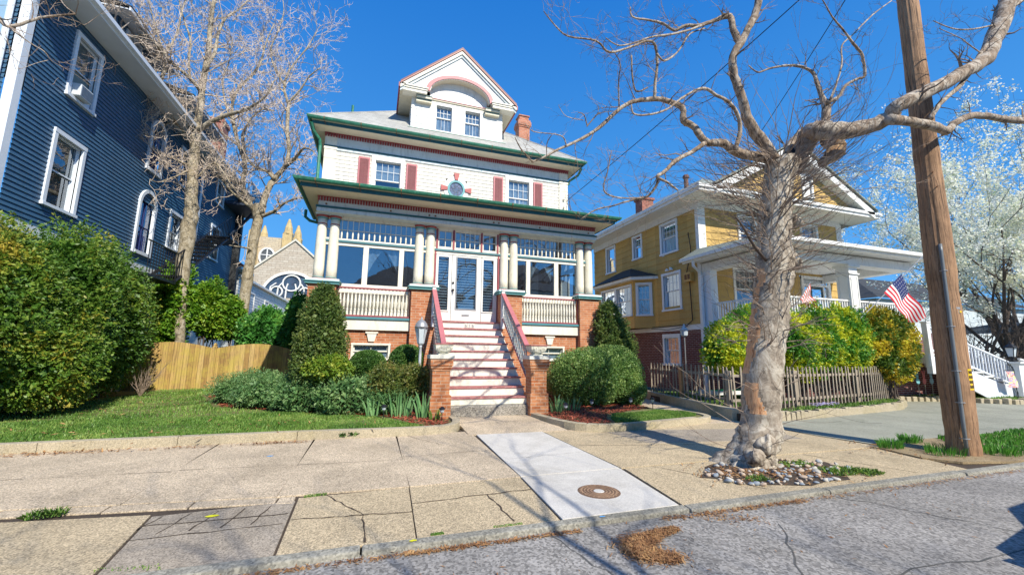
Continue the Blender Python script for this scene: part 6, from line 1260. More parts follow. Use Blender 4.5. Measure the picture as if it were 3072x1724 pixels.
twigbush('bare_shrub', 'small leafless shrub before the brick basement window', 'shrub', (9.4, 10.6, .15), 18, 1.1, B_twig, 2)

# ============================================================ BARE TREES
def smooth(P, Rr, k=3, jit=0., rnd=random):
    P = [Vector(p) for p in P]; out, ro = [], []; n = len(P)
    for i in range(n-1):
        p0, p1, p2, p3 = P[max(0, i-1)], P[i], P[i+1], P[min(n-1, i+2)]
        for j in range(k):
            t = j/k; q = .5*((2*p1)+(p2-p0)*t+(2*p0-5*p1+4*p2-p3)*t*t+(3*p1-p0-3*p2+p3)*t**3); s = Rr[i]*(1-t)+Rr[i+1]*t
            if jit and (i or j): q = q+Vector((rnd.gauss(0, 1), rnd.gauss(0, 1), rnd.gauss(0, 1)))*s*jit
            out.append(q); ro.append(s*(1+(rnd.random()-.5)*.12))
    out.append(P[-1]); ro.append(Rr[-1]); return out, ro
def limb_px(pts, Y0, Y1, sc_, off, k=3, jit=.12, wk=1.0, rnd=random, ease=1.):
    P, Rr = [], []; n = len(pts); w = pts[0][2]
    for i, q in enumerate(pts):
        if len(q) > 2: w = q[2]
        Y = Y0+(Y1-Y0)*min(1, ease*i/(n-1)); x, y = q[0]/sc_+off[0], q[1]/sc_+off[1]; P.append(at(x, y, Y)); Rr.append(pxr(x, y, Y, w/sc_)*wk)
    return smooth(P, Rr, k, jit, rnd)
def grow(m, p, d, L, r, lev, rnd, up=.12, curl=.5, br=(3, 3, 3), rmin=.003, spread=.9, tips=None, seg=4, decay=.55):
    p = Vector(p); d = d.normalized(); pts = [p.copy()]; rad = [r]; ds = []
    for i in range(seg):
        d = (d+Vector((rnd.gauss(0, 1), rnd.gauss(0, 1), rnd.gauss(0, 1)))*curl*.35+Vector((0, 0, up))).normalized(); p = p+d*L/seg; pts.append(p.copy()); rad.append(max(rmin*.6, r*(1-.75*(i+1)/seg))); ds.append(d.copy())
    m.tube(pts, rad, 6 if r > .03 else 4 if r > .01 else 3, False)
    if tips is not None and lev <= 1: tips.extend(pts[1:])
    if lev > 0:
        for q in range(br[min(lev, len(br))-1]):
            i = rnd.randrange(1, seg+1); a = Vector((rnd.gauss(0, 1), rnd.gauss(0, 1), rnd.gauss(0, 1))); a = (a-ds[i-1]*a.dot(ds[i-1])).normalized()
            grow(m, pts[i], ds[i-1]+a*spread*(.6+.6*rnd.random()), L*decay*(.7+.6*rnd.random()), max(rmin, rad[i]*.75), lev-1, rnd, up, curl, br, rmin, spread, tips, seg, decay)
def sprout(m, P, Rr, rnd, every=2, start=.25, L=1.0, lev=2, up=.12, outward=1., rk=.45, br=(3, 3), curl=.5, rmin=.003, tips=None, upb=.3):
    n = len(P)
    for i in range(int(n*start), n):
        if i % every: continue
        d = (P[min(n-1, i+1)]-P[max(0, i-1)]).normalized(); a = Vector((rnd.gauss(0, 1), rnd.gauss(0, 1), rnd.gauss(0, 1))); a = (a-d*a.dot(d)).normalized()
        grow(m, P[i], d*.6+a*outward+Vector((0, 0, upb)), L*(.6+.7*rnd.random()), max(rmin, min(Rr[i]*rk, .03)), lev, rnd, up, curl, br, rmin, .9, tips)

# ---- sycamore by the kerb
rnd = random.Random(77)
SY = thing('sycamore', 'gnarled bare sycamore with peeling mottled bark, growing at the kerb', 'tree', (4.72, 4.37, 0))
TR = [(2235, 1432, 225), (2240, 1405, 200), (2250, 1370, 172), (2266, 1330, 140), (2279, 1270, 128), (2283, 1200, 112), (2289, 1120, 112), (2298, 1050, 114), (2306, 980, 112), (2312, 900, 108), (2320, 830, 112), (2323, 770, 104), (2322, 700, 96), (2326, 640, 98), (2330, 590, 90), (2336, 540, 92), (2345, 500, 100), (2352, 478, 84)]
P, Rr = [], []
for x, y, w_ in TR: P.append(at(x, y, 4.42)); Rr.append(pxr(x, y, 4.42, w_)*.97)
P[0].z = min(P[0].z, -.03); P2, R2 = smooth(P, Rr, 6); NS = 56; V = []; r8 = np.random.default_rng(5); ph = r8.random((14, 3))*6.28; fr_ = r8.normal(0, 1, (14, 3))
for i, (p, r_) in enumerate(zip(P2, R2)):
    for k in range(NS):
        t = 2*PI*k/NS; d = np.array([math.cos(t), math.sin(t), 0]); q = np.array(p)+d*r_; nz = 0
        for j in range(14):
            f = (2.2+j*1.5); nz += math.sin(q@(fr_[j]*f)+ph[j, 0])/(1+.55*j)
        h = p.z; amp = .028 if h > 1 else .028+.10*(1-max(0, h))**1.0
        ridge = .10*math.sin(t*5+h*1.2+1)*max(0, .9-h)/.9
        V.append(tuple(np.array(p)+d*r_*(1+nz*amp+ridge)))
F_ = []; MI = []
n = len(P2)
for i in range(n-1):
    for k in range(NS):
        k2 = (k+1) % NS; F_.append((i*NS+k, i*NS+k2, (i+1)*NS+k2, (i+1)*NS+k)); t = 2*PI*(k+.5)/NS; h = P2[i].z
        ang = (t-R(215)+PI) % (2*PI)-PI; wv = math.sin(h*7.)*.16+math.sin(h*17+1)*.1+math.sin(h*31)*.05
        bare = (1.12 < h < 2.02 and abs(ang+.95+wv-(1.3-min(h,1.3))*.8) < .46) or (2.1 < h < 2.6 and abs(ang+.78+wv) < .26) or (.58 < h < 1.0 and abs(ang+.45+wv+(h-.8)*1.0) < .46)
        MI.append(1 if bare else 0)
me = bpy.data.meshes.new('trunk'); me.from_pydata([tuple(Vector(v)-SY.location) for v in V], [], F_); me.materials.append(B_syc); me.materials.append(B_exp); me.polygons.foreach_set('material_index', MI); me.polygons.foreach_set('use_smooth', [True]*len(F_))
o = bpy.data.objects.new('trunk', me); COL.objects.link(o); o.parent = SY
def burl(name, x, y, Y, rp, sq=(1, 1, 1), seed=0):
    c = at(x, y, Y); r_ = pxr(x, y, Y, rp*2); D = []; F2 = []; nu, nv = 20, 14; rs = np.random.default_rng(seed); f = rs.normal(0, 1, (5, 3))*3
    for a in range(nv+1):
        for b in range(nu):
            th, phi = PI*a/nv, 2*PI*b/nu; d = np.array([math.sin(th)*math.cos(phi), math.sin(th)*math.sin(phi), math.cos(th)]); s = 1+.10*sum(math.sin(d@f[j]*1.6+j) for j in range(5)); D.append(tuple(np.array(c-SY.location)+d*r_*s*np.array(sq)))
    for a in range(nv):
        for b in range(nu): F2.append((a*nu+b, a*nu+(b+1) % nu, (a+1)*nu+(b+1) % nu, (a+1)*nu+b))
    me = bpy.data.meshes.new(name); me.from_pydata(D, [], F2); me.materials.append(B_syc); me.polygons.foreach_set('use_smooth', [True]*len(F2)); o = bpy.data.objects.new(name, me); COL.objects.link(o); o.parent = SY
burl('burl', 2300, 1335, 4.18, 34, (1, .8, .9), 1); burl('burl', 2268, 1370, 4.15, 32, (1, .8, .8), 2); burl('burl', 2305, 1385, 4.2, 26, (1, .8, .8), 3); burl('burl', 2352, 780, 4.32, 38, (1, .7, .9), 4); burl('burl', 2385, 665, 4.35, 24, (.9, .8, .9), 5); burl('burl', 2225, 1400, 4.3, 30, (1.1, .8, .6), 6)
c = at(2388, 792, 4.3); m = MB()
m.tube([c+Vector((.055*math.cos(a), -.03-.02*math.sin(a), .07*math.sin(a))) for a in [k*PI/8 for k in range(17)]], .022, 6); m.build('knot', B_syc, SY, True)
o6 = (1600, 0); LIMBS = {
 0: ([(1360, 900, 110), (1400, 810, 95), (1450, 715, 105), (1490, 690, 112), (1600, 692, 98), (1750, 668, 86), (1860, 622, 80), (1910, 560, 80), (2000, 512, 74), (2100, 465, 74), (2250, 385, 78), (2370, 310, 80), (2425, 190, 88), (2470, 70, 92), (2500, -60, 95), (2540, -260, 80)], 4.42, 3.42),
 1: ([(1870, 628, 60), (1990, 640, 52), (2090, 662, 52), (2170, 685, 46), (2220, 640, 40), (2320, 605, 40), (2450, 622, 40), (2576, 636, 38), (2760, 640, 34)], 3.52, 3.45),
 2: ([(2085, 625, 28), (2130, 550, 26), (2230, 460, 24), (2300, 370, 24), (2345, 290, 26), (2420, 180, 26)], 3.5, 3.42),
 3: ([(1540, 690, 46), (1535, 620, 44), (1540, 550, 46), (1520, 520, 30), (1490, 440, 19), (1465, 380, 17), (1400, 350, 15), (1330, 345, 12), (1240, 360, 10), (1180, 380, 8), (1130, 345, 6)], 4.3, 4.9),
 4: ([(1540, 540, 26), (1600, 510, 18), (1640, 450, 16), (1700, 415, 15), (1740, 395, 15), (1725, 290, 15), (1680, 230, 14), (1620, 150, 10), (1570, 90, 8), (1530, 20, 6), (1480, -60, 4)], 4.35, 4.0),
 5: ([(1560, 520, 14), (1595, 430, 10), (1620, 330, 9), (1620, 240, 8), (1680, 180, 8), (1780, 80, 7), (1880, 5, 6)], 4.3, 4.8),
 6: ([(1300, 900, 70), (1260, 830, 64), (1200, 740, 62), (1130, 640, 54), (1095, 520, 46), (1055, 400, 42), (1045, 310, 40), (1080, 235, 42), (1130, 150, 38), (1170, 60, 38), (1190, -40, 38), (1230, -160, 30)], 4.45, 4.2),
 7: ([(1090, 240, 36), (1050, 160, 34), (1028, 85, 32), (950, 110, 22), (870, 135, 19), (800, 135, 17), (740, 160, 15), (680, 125, 13), (600, 105, 11), (520, 90, 9), (510, 40, 6)], 4.3, 4.8),
 8: ([(930, 115, 14), (830, 155, 12), (720, 182, 11), (620, 195, 10), (540, 222, 9), (450, 240, 7), (380, 200, 5)], 4.4, 4.1),
 9: ([(1290, 880, 64), (1220, 830, 56), (1080, 805, 50), (1000, 755, 42), (900, 742, 38), (850, 672, 36), (790, 635, 34), (785, 570, 32), (720, 535, 28), (640, 520, 26), (540, 530, 22), (470, 560, 20), (400, 620, 20), (320, 690, 18), (220, 745, 15), (120, 790, 13), (50, 828, 11), (-10, 850, 10), (9, 847, 9)][:-1], 4.45, 5.0),
 10: ([(900, 752, 26), (830, 800, 24), (750, 842, 22), (690, 900, 20), (650, 930, 18), (700, 955, 13), (760, 1000, 9)], 4.5, 4.2),
 11: ([(655, 935, 14), (640, 985, 13), (600, 1030, 12), (560, 1042, 11), (480, 1060, 9), (420, 1080, 8), (330, 1100, 7), (250, 1150, 5)], 4.4, 4.9),
 12: ([(580, 1038, 9), (470, 1040, 8), (385, 1018, 8), (370, 970, 7), (390, 900, 6), (410, 790, 4)], 4.4, 4.2),
 13: ([(1060, 790, 24), (1085, 690, 22), (1075, 610, 20), (1030, 540, 18), (960, 500, 17), (900, 465, 16), (830, 485, 14), (760, 530, 12), (700, 575, 11), (620, 600, 10), (530, 600, 9), (515, 550, 6)], 4.4, 3.9),
 14: ([(635, 525, 18), (640, 430, 15), (650, 340, 14), (640, 240, 14), (600, 215, 13), (520, 245, 12), (400, 275, 12), (330, 215, 10), (180, 190, 8), (110, 130, 7), (55, 60, 5)], 4.6, 4.1),
 15: ([(650, 285, 11), (690, 320, 10), (760, 270, 9), (820, 180, 8), (900, 150, 7)], 4.4, 4.6),
 16: ([(515, 290, 9), (520, 400, 9), (540, 480, 9), (600, 460, 7)], 4.3, 4.5),
 17: ([(450, 560, 8), (448, 420, 7), (455, 330, 6), (400, 240, 4)], 4.7, 4.3),
 18: ([(2480, 60, 24), (2530, 30, 20), (2600, -30, 18)], 3.42, 3.4),
 19: ([(2430, 130, 12), (2300, 155, 9), (2200, 150, 7), (2100, 110, 5)], 3.42, 3.4),
 20: ([(2350, 280, 8), (2280, 230, 7), (2240, 200, 5), (2130, 150, 4)], 3.42, 3.3),
 21: ([(1340, 890, 50), (1330, 800, 42), (1400, 700, 40), (1470, 670, 40)], 4.5, 4.4)}
tw = MB(); tips = []
for k, (pts, Y0, Y1) in LIMBS.items():
    P, Rr = limb_px(pts, Y0, Y1, 1.75, o6, 4, .07, rnd=rnd, ease=2. if k == 0 else 1.); m = MB(); m.tube(P, Rr, 14 if pts[0][2] > 40 else 8); m.build('limb', B_limb, SY, True)
    big = pts[0][2] > 55
    sprout(tw, P, Rr, rnd, 4 if big else 2, .35 if big else .12, .36 if k not in (9, 11, 12, 14) else .45, 2, .06, 1., .35, (3, 3), .8, .0022, upb=.15)
Pn = [(1807, 365, 9), (1760, 395, 9), (1700, 441, 8), (1647, 463, 7), (1605, 483, 6), (1576, 462, 5), (1560, 443, 4), (1545, 417, 3), (1546, 402, 2)]
P, Rr = limb_px([(1600+0, 486, 7), (1590, 478, 5), (1576, 462, 5), (1560, 443, 4), (1545, 412, 3)], 5.0, 4.8, 1, (0, 0), 3, .1, rnd=rnd); m = MB(); m.tube(P, Rr, 6); m.build('limb', B_limb, SY, True)
for pl in ([(1700, 440, 4), (1690, 412, 4), (1660, 402, 3), (1600, 395, 3), (1575, 370, 2)], [(1640, 470, 3), (1641, 430, 3), (1655, 405, 2)], [(1762, 378, 4), (1752, 345, 3), (1735, 338, 2)], [(1760, 380, 4), (1790, 345, 4), (1800, 340, 6)], [(1750, 361, 3), (1700, 350, 2), (1680, 325, 2), (1676, 315, 1.5)]):
    P, Rr = limb_px(pl, 4.9, 4.7, 1, (0, 0), 3, .1, rnd=rnd); m = MB(); m.tube(P, Rr, 5); m.build('limb', B_limb, SY); sprout(tw, P, Rr, rnd, 3, .2, .25, 1, .06, 1, .5, (3, 3), .8, .0015)
# hollow hanging stub of torn bark
P, Rr = limb_px([(1545, 735, 80), (1585, 765, 92), (1585, 800, 90), (1545, 835, 62), (1515, 862, 40)], 4.25, 4.2, 1.75, o6, 4, .08, rnd=rnd); m = MB(); m.tube(P, Rr, 14); m.build('torn_stub', barkmat('rusty_bark', (.12, .06, .03), (.30, .17, .08), (.40, .28, .16)), SY, True)
m = MB()    # near-black solid tube in place of a hollow between the forks
P, Rr = limb_px([(1330, 880, 40), (1360, 800, 36), (1410, 740, 26)], 4.30, 4.32, 1.75, o6, 3, .05, rnd=rnd); m.tube(P, Rr, 10); m.build('hollow', paint('hollow_black', (.02, .017, .015), .95, .3), SY, True)
# water sprouts bursting from the trunk
for k in range(360):
    h = rnd.random(); i = int((.40+.60*h)*(len(P2)-1)); c = P2[i]; a = rnd.random()*2*PI; d = Vector((math.cos(a), math.sin(a)*.8, .05+rnd.random()*.6)); L = (.5+rnd.random()*.95)*(1.0 if h > .45 else .55)
    if h < .3 and rnd.random() < .55: continue
    grow(tw, c+d.normalized()*R2[i]*.8, d, L, 0.0066+.005*rnd.random(), 2, rnd, .03, .42, (2, 3), .0024, .6, None, 5, .5)
for k in range(16):
    a = rnd.random()*2*PI; c = P2[12+rnd.randrange(22)]; d = Vector((math.cos(a), math.sin(a)*.7, .45)); grow(tw, c+d*.15, d, .5+rnd.random()*.7, .006, 1, rnd, .05, .35, (2,), .002, .6, None, 5, .5)
m_ = MB()
for pl in ([(1480, 1070, 30), (1440, 1020, 26), (1395, 975, 22), (1385, 935, 14)],):
    pass
P, Rr = limb_px([(960, 610, 16), (920, 565, 15), (880, 505, 13), (850, 450, 11), (815, 405, 8)], 4.35, 4.1, 1.606, (1700, 400), 3, .08, rnd=rnd); m_.tube(P, Rr, 8); m_.build('limb', B_dark, SY, True)
meta(tw.build('twigs', B_twig, SY), kind='stuff')

# ---- two bare trees behind the board fence
def ltree(name, label, base, limbs, Y, seed, wk=1.):
    r = random.Random(seed); T = thing(name, label, 'tree', base); tw = MB()
    for k, (pts, Y0, Y1, sc_, off, L, lev, evr) in enumerate(limbs):
        P, Rr = limb_px(pts, Y0, Y1, sc_, off, 3, .10, wk, r)
        if k == 0: P[0].z = 0; P.insert(0, Vector((base[0], base[1], -.02))); Rr.insert(0, Rr[0]*1.1)
        m = MB(); m.tube(P, Rr, 12 if k == 0 else 7); m.build('trunk' if k == 0 else 'limb', B_left, T, True)
        if L: sprout(tw, P, Rr, r, max(1, evr-1), .12, L, lev, .10, 1.15, .5, (4, 3, 3), .95, .0075, upb=.4)
    meta(tw.build('twigs', B_ltwig, T), kind='stuff'); return T
c3 = (2.066, (0, 0)); c4 = (2.066, (0, 600)); Y = 16.6
A = lambda pts, y0, y1, L=1.3, lev=3, ev=2, c=c3: (pts, y0, y1, c[0], c[1], L, lev, ev)
ltree('bare_tree', 'thick-trunked leafless tree with pale pinkish twigs, left behind the board fence', (-6.12, 16.6, 0), [
 A([(1105, 950, 66), (1110, 870, 60), (1118, 700, 66), (1130, 500, 78), (1150, 300, 84), (1180, 100, 84), (1185, 20, 78), (1190, -100, 66), (1205, -260, 56), (1215, -400, 60)], Y, Y, 0, 0, 9, c4),
 A([(1215, 810, 46), (1240, 680, 42), (1255, 540, 40), (1275, 420, 34), (1295, 300, 30), (1305, 160, 28), (1320, 40, 26), (1350, -80, 22), (1360, -220, 14)], Y, Y+.6),
 A([(1210, 820, 36), (1180, 780, 32), (1130, 695, 28), (1050, 600, 25), (1000, 520, 22), (1020, 440, 20), (1030, 360, 18), (990, 260, 14), (960, 150, 10), (930, 40, 8), (900, -80, 6)], Y, Y-1.2),
 A([(1225, 815, 36), (1290, 765, 32), (1400, 715, 28), (1500, 690, 22), (1580, 650, 16), (1650, 590, 12), (1700, 500, 9)], Y, Y-1.5),
 A([(1240, 560, 26), (1190, 500, 24), (1110, 425, 21), (1040, 370, 20), (1000, 320, 18), (960, 270, 17), (900, 215, 16), (800, 235, 14), (750, 225, 16), (715, 180, 18), (640, 90, 15), (560, 20, 12), (480, -60, 8)], Y, Y-3.0, 1.1),
 A([(1165, 1025, 18), (1080, 985, 15), (1000, 950, 11), (930, 900, 8), (880, 820, 6)], Y, Y-1.5, 1.25, 3, 2),
 A([(1165, 850, 14), (1080, 760, 13), (980, 790, 10), (880, 765, 8), (760, 770, 6), (720, 700, 4)], Y, Y-1.8, 1.3, 3, 1),
 A([(1155, 1060, 14), (1100, 1090, 11), (1040, 1110, 9), (980, 1130, 7), (930, 1110, 5)], Y, Y-1.2, 1.0, 3, 1),
 A([(1265, 440, 24), (1330, 330, 20), (1350, 220, 17), (1400, 110, 14), (1480, 60, 10), (1560, -20, 7)], Y+.1, Y+1.0),
 A([(1180, 500, 14), (1170, 380, 14), (1180, 250, 13), (1140, 120, 11), (1110, 0, 8), (1100, -140, 6)], Y, Y+.8),
 A([(1020, 350, 14), (1100, 200, 12), (1130, 60, 10), (1180, -60, 7)], Y-.6, Y+.4),
 A([(1180, 1150, 12), (1260, 1060, 10), (1330, 1010, 8), (1380, 1060, 8), (1450, 1170, 7), (1500, 1200, 5)], Y, Y-.8, .8)], Y, 3)
Y = 17.4
ltree('bare_tree', 'slimmer leaning leafless tree behind the board fence nearest the cream house', (-4.62, 17.4, 0), [
 A([(1488, 950, 78), (1495, 880, 72), (1505, 700, 70), (1530, 500, 64), (1560, 330, 58), (1590, 130, 58), (1595, 60, 60), (1600, 20, 50)], Y, Y, 0, 0, 9, c4),
 A([(1600, 1330, 44), (1555, 1270, 34), (1505, 1160, 30), (1520, 1020, 28), (1480, 900, 24), (1450, 780, 22), (1440, 660, 18), (1470, 560, 16), (1560, 470, 14), (1620, 380, 12), (1650, 260, 9), (1700, 150, 7)], Y, Y+.4, 1.35),
 A([(1605, 1330, 48), (1650, 1200, 38), (1700, 1110, 36), (1770, 1030, 28), (1790, 920, 24), (1780, 800, 24), (1785, 650, 20), (1760, 540, 16), (1800, 430, 12), (1900, 300, 8), (1960, 200, 5)], Y, Y+.6, 1.35),
 A([(1760, 1040, 24), (1830, 980, 20), (1880, 920, 14), (1930, 930, 9), (1950, 945, 6)], Y, Y-1.5, .8),
 A([(1700, 1110, 24), (1650, 1060, 20), (1590, 1040, 18), (1540, 990, 16), (1500, 880, 14), (1540, 760, 12), (1620, 680, 10), (1700, 690, 8)], Y, Y-.8, 1.2),
 A([(1620, 1340, 28), (1700, 1310, 22), (1760, 1260, 16), (1830, 1230, 9), (1900, 1230, 5)], Y, Y-1.2, .8),
 A([(1570, 1300, 24), (1500, 1240, 18), (1430, 1180, 14), (1380, 1100, 11), (1330, 1010, 7)], Y, Y-.8, .9),
 A([(1450, 770, 16), (1400, 650, 13), (1380, 500, 10), (1420, 380, 8), (1440, 250, 6)], Y+.1, Y+1.2, 1.2),
 A([(1785, 640, 16), (1860, 560, 12), (1920, 470, 9), (1990, 420, 6)], Y+.3, Y-.4, 1.1),
 A([(1770, 540, 14), (1700, 420, 12), (1680, 300, 10), (1730, 180, 8), (1760, 60, 6), (1740, -60, 4)], Y+.4, Y+.9, 1.2),
 A([(1570, 330+0, 20), (1540, 300, 14), (1480, 290, 9), (1420, 280, 5)], Y, Y-.8, .6, 2, 3, c4)], Y, 5)
# ---- tree outside the left edge whose branches reach into view
r = random.Random(31); T = thing('bare_tree', 'leafless branches reaching in at the top left corner before the blue house', 'tree', (-5.3, 5.0, 0)); tw = MB()
m = MB(); P, Rr = smooth([(-5.3, 5, -.05), (-5.25, 5, 1.5), (-5.2, 5.05, 3), (-5.0, 5.0, 4.2), (-4.4, 5, 4.9)], [.26, .19, .17, .14, .10], 4, .05, r); m.tube(P, Rr, 12); m.build('trunk', B_limb, T, True)
for pts, a, b in (([(-700, -60, 90), (-300, 60, 60), (-60, 160, 52), (0, 215, 50), (90, 292, 46), (300, 240, 34), (430, 195, 30), (600, 172, 26), (820, 155, 20)], 5.0, 5.1), ([(95, 300, 20), (330, 470, 12), (480, 560, 11), (560, 660, 9), (700, 740, 6), (850, 830, 5), (985, 940, 3)], 5.0, 5.3),
                  ([(520, 655, 9), (380, 690, 6), (250, 740, 5), (140, 750, 3)], 5.1, 4.9), ([(820, 155, 16), (700, 60, 12), (640, -40, 10)], 5.1, 5.3), ([(680, 190, 10), (850, 240, 8), (920, 270, 8), (1040, 190, 5)], 5.05, 5.3), ([(50, 320, 9), (80, 440, 7), (100, 520, 5), (110, 600, 3)], 5, 4.9), ([(0, 60, 5), (250, 55, 4), (470, 42, 3)], 5, 5), ([(240, 60, 6), (320, 150, 4)], 5, 5)):
    P, Rr = limb_px(pts, a, b, 3.615, (0, 0), 3, .12, rnd=r); m = MB(); m.tube(P, Rr, 8); m.build('limb', B_limb, T, True); sprout(tw, P, Rr, r, 4, .3, .35, 2, .05, 1., .5, (3, 3), .7, .002, upb=.1)
meta(tw.build('twigs', B_twig, T), kind='stuff')

# ---- flowering pear and dark tree beyond the neighbour's stairs
def bloom(name, label, base, H_, seed, n0, spread, mat, mt, leaf, per, rr=.16, trunk=.16):
    r = random.Random(seed); T = thing(name, label, 'tree', base); m = MB(); tips = []; b = Vector(base)
    fork = b+Vector((0, 0, H_*.16)); m.tube([b-Vector((0, 0, .05)), fork], [trunk*1.2, trunk], 10); m.build('trunk', B_dark, T, True); m = MB()
    for k in range(n0):
        a = 2*PI*k/n0+r.random()*.6; e = .35+r.random()*1.1; grow(m, fork, Vector((math.cos(a)*spread, math.sin(a)*spread, e)), H_*(.45+.25*r.random()), trunk*.55, 4, r, .07, .45, (3, 3, 3, 4), .006, .8, tips, 5, .62)
    meta(m.build('branches', B_dark, T), kind='stuff')
    if mat:
        TP = np.array([tuple(p) for p in tips]); TP = TP[rng.permutation(len(TP))][:int(len(TP)*.5)]; P = np.repeat(TP, per, 0)+rng.normal(0, rr, (len(TP)*per, 3)); V, F = leafquads(P, rng.normal(0, 1, P.shape), leaf, .8, 1); fast('blossom', V, F, mat, T)
    return T
bloom('flowering_pear', 'white-blossomed pear tree behind the neighbour stairs', (26.2, 10.4, 0), 8.6, 8, 8, .55, L_petal, 0, .085, 17, .10)
bloom('flowering_pear', 'taller white-blossomed pear at the right edge', (32.5, 12.5, 0), 13.0, 9, 8, .6, L_petal, 0, .12, 11, .17, .2)
bloom('bare_shrub', 'brown tangled leafless shrub beyond the stair lantern', (24.5, 10.5, 0), 3.6, 12, 9, 1.1, None, 0, .1, 0)

# ============================================================ STREET THINGS
PO = thing('utility_pole', 'leaning weathered wooden utility pole with a grey conduit, at the kerb', 'utility pole', (8.25, 3.9, 0))
P = [Vector((8.25, 3.9, -.05)), Vector((8.28, 3.9, 1)), Vector((8.36, 3.9, 3.3)), Vector((8.45, 3.9, 5.5)), Vector((8.54, 3.9, 7.6)), Vector((8.62, 3.9, 9.6))]; m = MB(); PP, RR = smooth(P, [.188, .182, .168, .155, .145, .135], 8); i0 = 0
n = 40; rs = np.random.default_rng(3); ga = rs.random(9)*6.28; gd = .3+rs.random(9)
for i, (p, q) in enumerate(zip(PP, RR)):
    for k in range(n):
        t = 2*PI*k/n; g = sum(-.085*gd[j]*math.exp(-(((t-ga[j]-.03*math.sin(p.z*.9+j)+PI) % (2*PI)-PI)/.07)**2) for j in range(9)); m.v.append((p.x+math.cos(t)*q*(1+g), p.y+math.sin(t)*q*(1+g), p.z))
for i in range(len(PP)-1):
    for k in range(n): m.f.append((i*n+k, i*n+(k+1) % n, (i+1)*n+(k+1) % n, (i+1)*n+k)); m.k.append(0)
m.f.append(tuple((len(PP)-1)*n+k for k in range(n))); m.k.append(0); m.build('pole_shaft', M_pole, PO, False)
def onpole(z, a, o=0.): x = 8.25+.0385*z; r_ = .188-.0055*z+o; return Vector((x+math.cos(a)*r_, 3.9+math.sin(a)*r_, z))
ac = math.atan2(-3.9, -8.25)+.12
m = MB(); m.tube([onpole(z, ac-.02*(z-1)*.4, .022) for z in (0, .5, 1, 1.5, 2, 2.5, 3.0, 3.12)], .024, 10); m.build('conduit', M_pipe, PO, True)
for z in (.25, .75, 1.2, 1.85, 2.7):
    m = MB(); c = onpole(z, ac, .022); m.tube([onpole(z, ac-.26, .004), onpole(z, ac-.14, .03), onpole(z, ac, .05), onpole(z, ac+.14, .03), onpole(z, ac+.26, .004)], .009, 5); m.build('conduit_strap', M_greym, PO)
def plate(z0, z1, a0, a1, mat, name, o=.006, par=PO):
    m = MB(); k = 6
    for i in range(k): b0, b1 = a0+(a1-a0)*i/k, a0+(a1-a0)*(i+1)/k; m.hexa([onpole(z, b, oo) for z in (z0, z1) for b, oo in ((b0, o-.004), (b1, o-.004), (b1, o), (b0, o))])
    return m.build(name, mat, par)
TG = plate(.93, 1.23, ac+.72, ac+1.12, M_ylwtag, 'warning_tag')
for i in range(4):
    for j in range(3): plate(.955+i*.07, .995+i*.07, ac+.76+j*.12, ac+.84+j*.12, M_black, 'tag_lettering', .0085, TG)
plate(2.05, 2.09, ac+.45, ac+.85, M_tag, 'number_plate'); plate(2.11, 2.14, ac+.50, ac+.80, M_tag, 'number_plate'); plate(2.055, 2.085, ac+.70, ac+.86, M_ylwtag, 'number_plate', .010)
for z, a in ((5.6, ac+.5), (4.3, ac+.1), (4.05, ac+.25)): m = MB(); m.tube([onpole(z, a, -.02), onpole(z, a, .04)], .008, 5); m.build('bolt', M_rust, PO)
def wire(a, b, sag, label, r_=.008):
    a, b = Vector(a), Vector(b); pts = [a.lerp(b, k/14)-Vector((0, 0, sag*4*(k/14)*(1-k/14))) for k in range(15)]; return meta(MB().tube(pts, r_, 5).build('overhead_wire', M_rope), label, 'wire')
wire((6.52, 13.28, 7.0), (8.62, 3.98, 9.45), .12, 'long black service wire from the cream house corner to the pole', .011)
wire((12.2, 11.0, 8.1), (8.60, 3.95, 9.3), .1, 'short black service wire behind the sycamore to the pole', .010)
# garden lamp post
t = thing('lamp_post', 'white garden lamp post with a grey dome lantern among the left shrubs', 'lamp post', (.97, 9.35, .1)); c = (.97, 9.35, .1)
m = MB(); m.lathe(c, [(.10, 0), (.10, .03), (.07, .06), (.045, .10), (.05, .14), (.06, .17), (.035, .22), (.036, .5), (.03, .52), (.032, .9), (.03, 1.2), (.026, 1.36), (.04, 1.38), (.02, 1.41)], 14); m.build('post', paint('chipped_white_post', (.55, .58, .60), .5, .2, 8), t, True)
m = MB(); m.lathe((c[0], c[1], 1.50), [(.03, 0), (.06, .03), (.075, .05), (.13, .36), (.145, .38), (.12, .40)], 6); m.build('lantern_body', M_lantern, t)
m = MB(); m.lathe((c[0], c[1], 1.89), [(.15, 0), (.145, .03), (.12, .10), (.07, .16), (.02, .19), (.02, .23), (0, .25)], 16); m.build('lantern_cap', M_greym, t, True)
m = MB()
for k in range(6): a = k*PI/3; m.tube([(c[0]+.062*math.cos(a), c[1]+.062*math.sin(a), 1.55), (c[0]+.135*math.cos(a), c[1]+.135*math.sin(a), 1.88)], .008, 4)
m.build('lantern_ribs', M_greym, t)
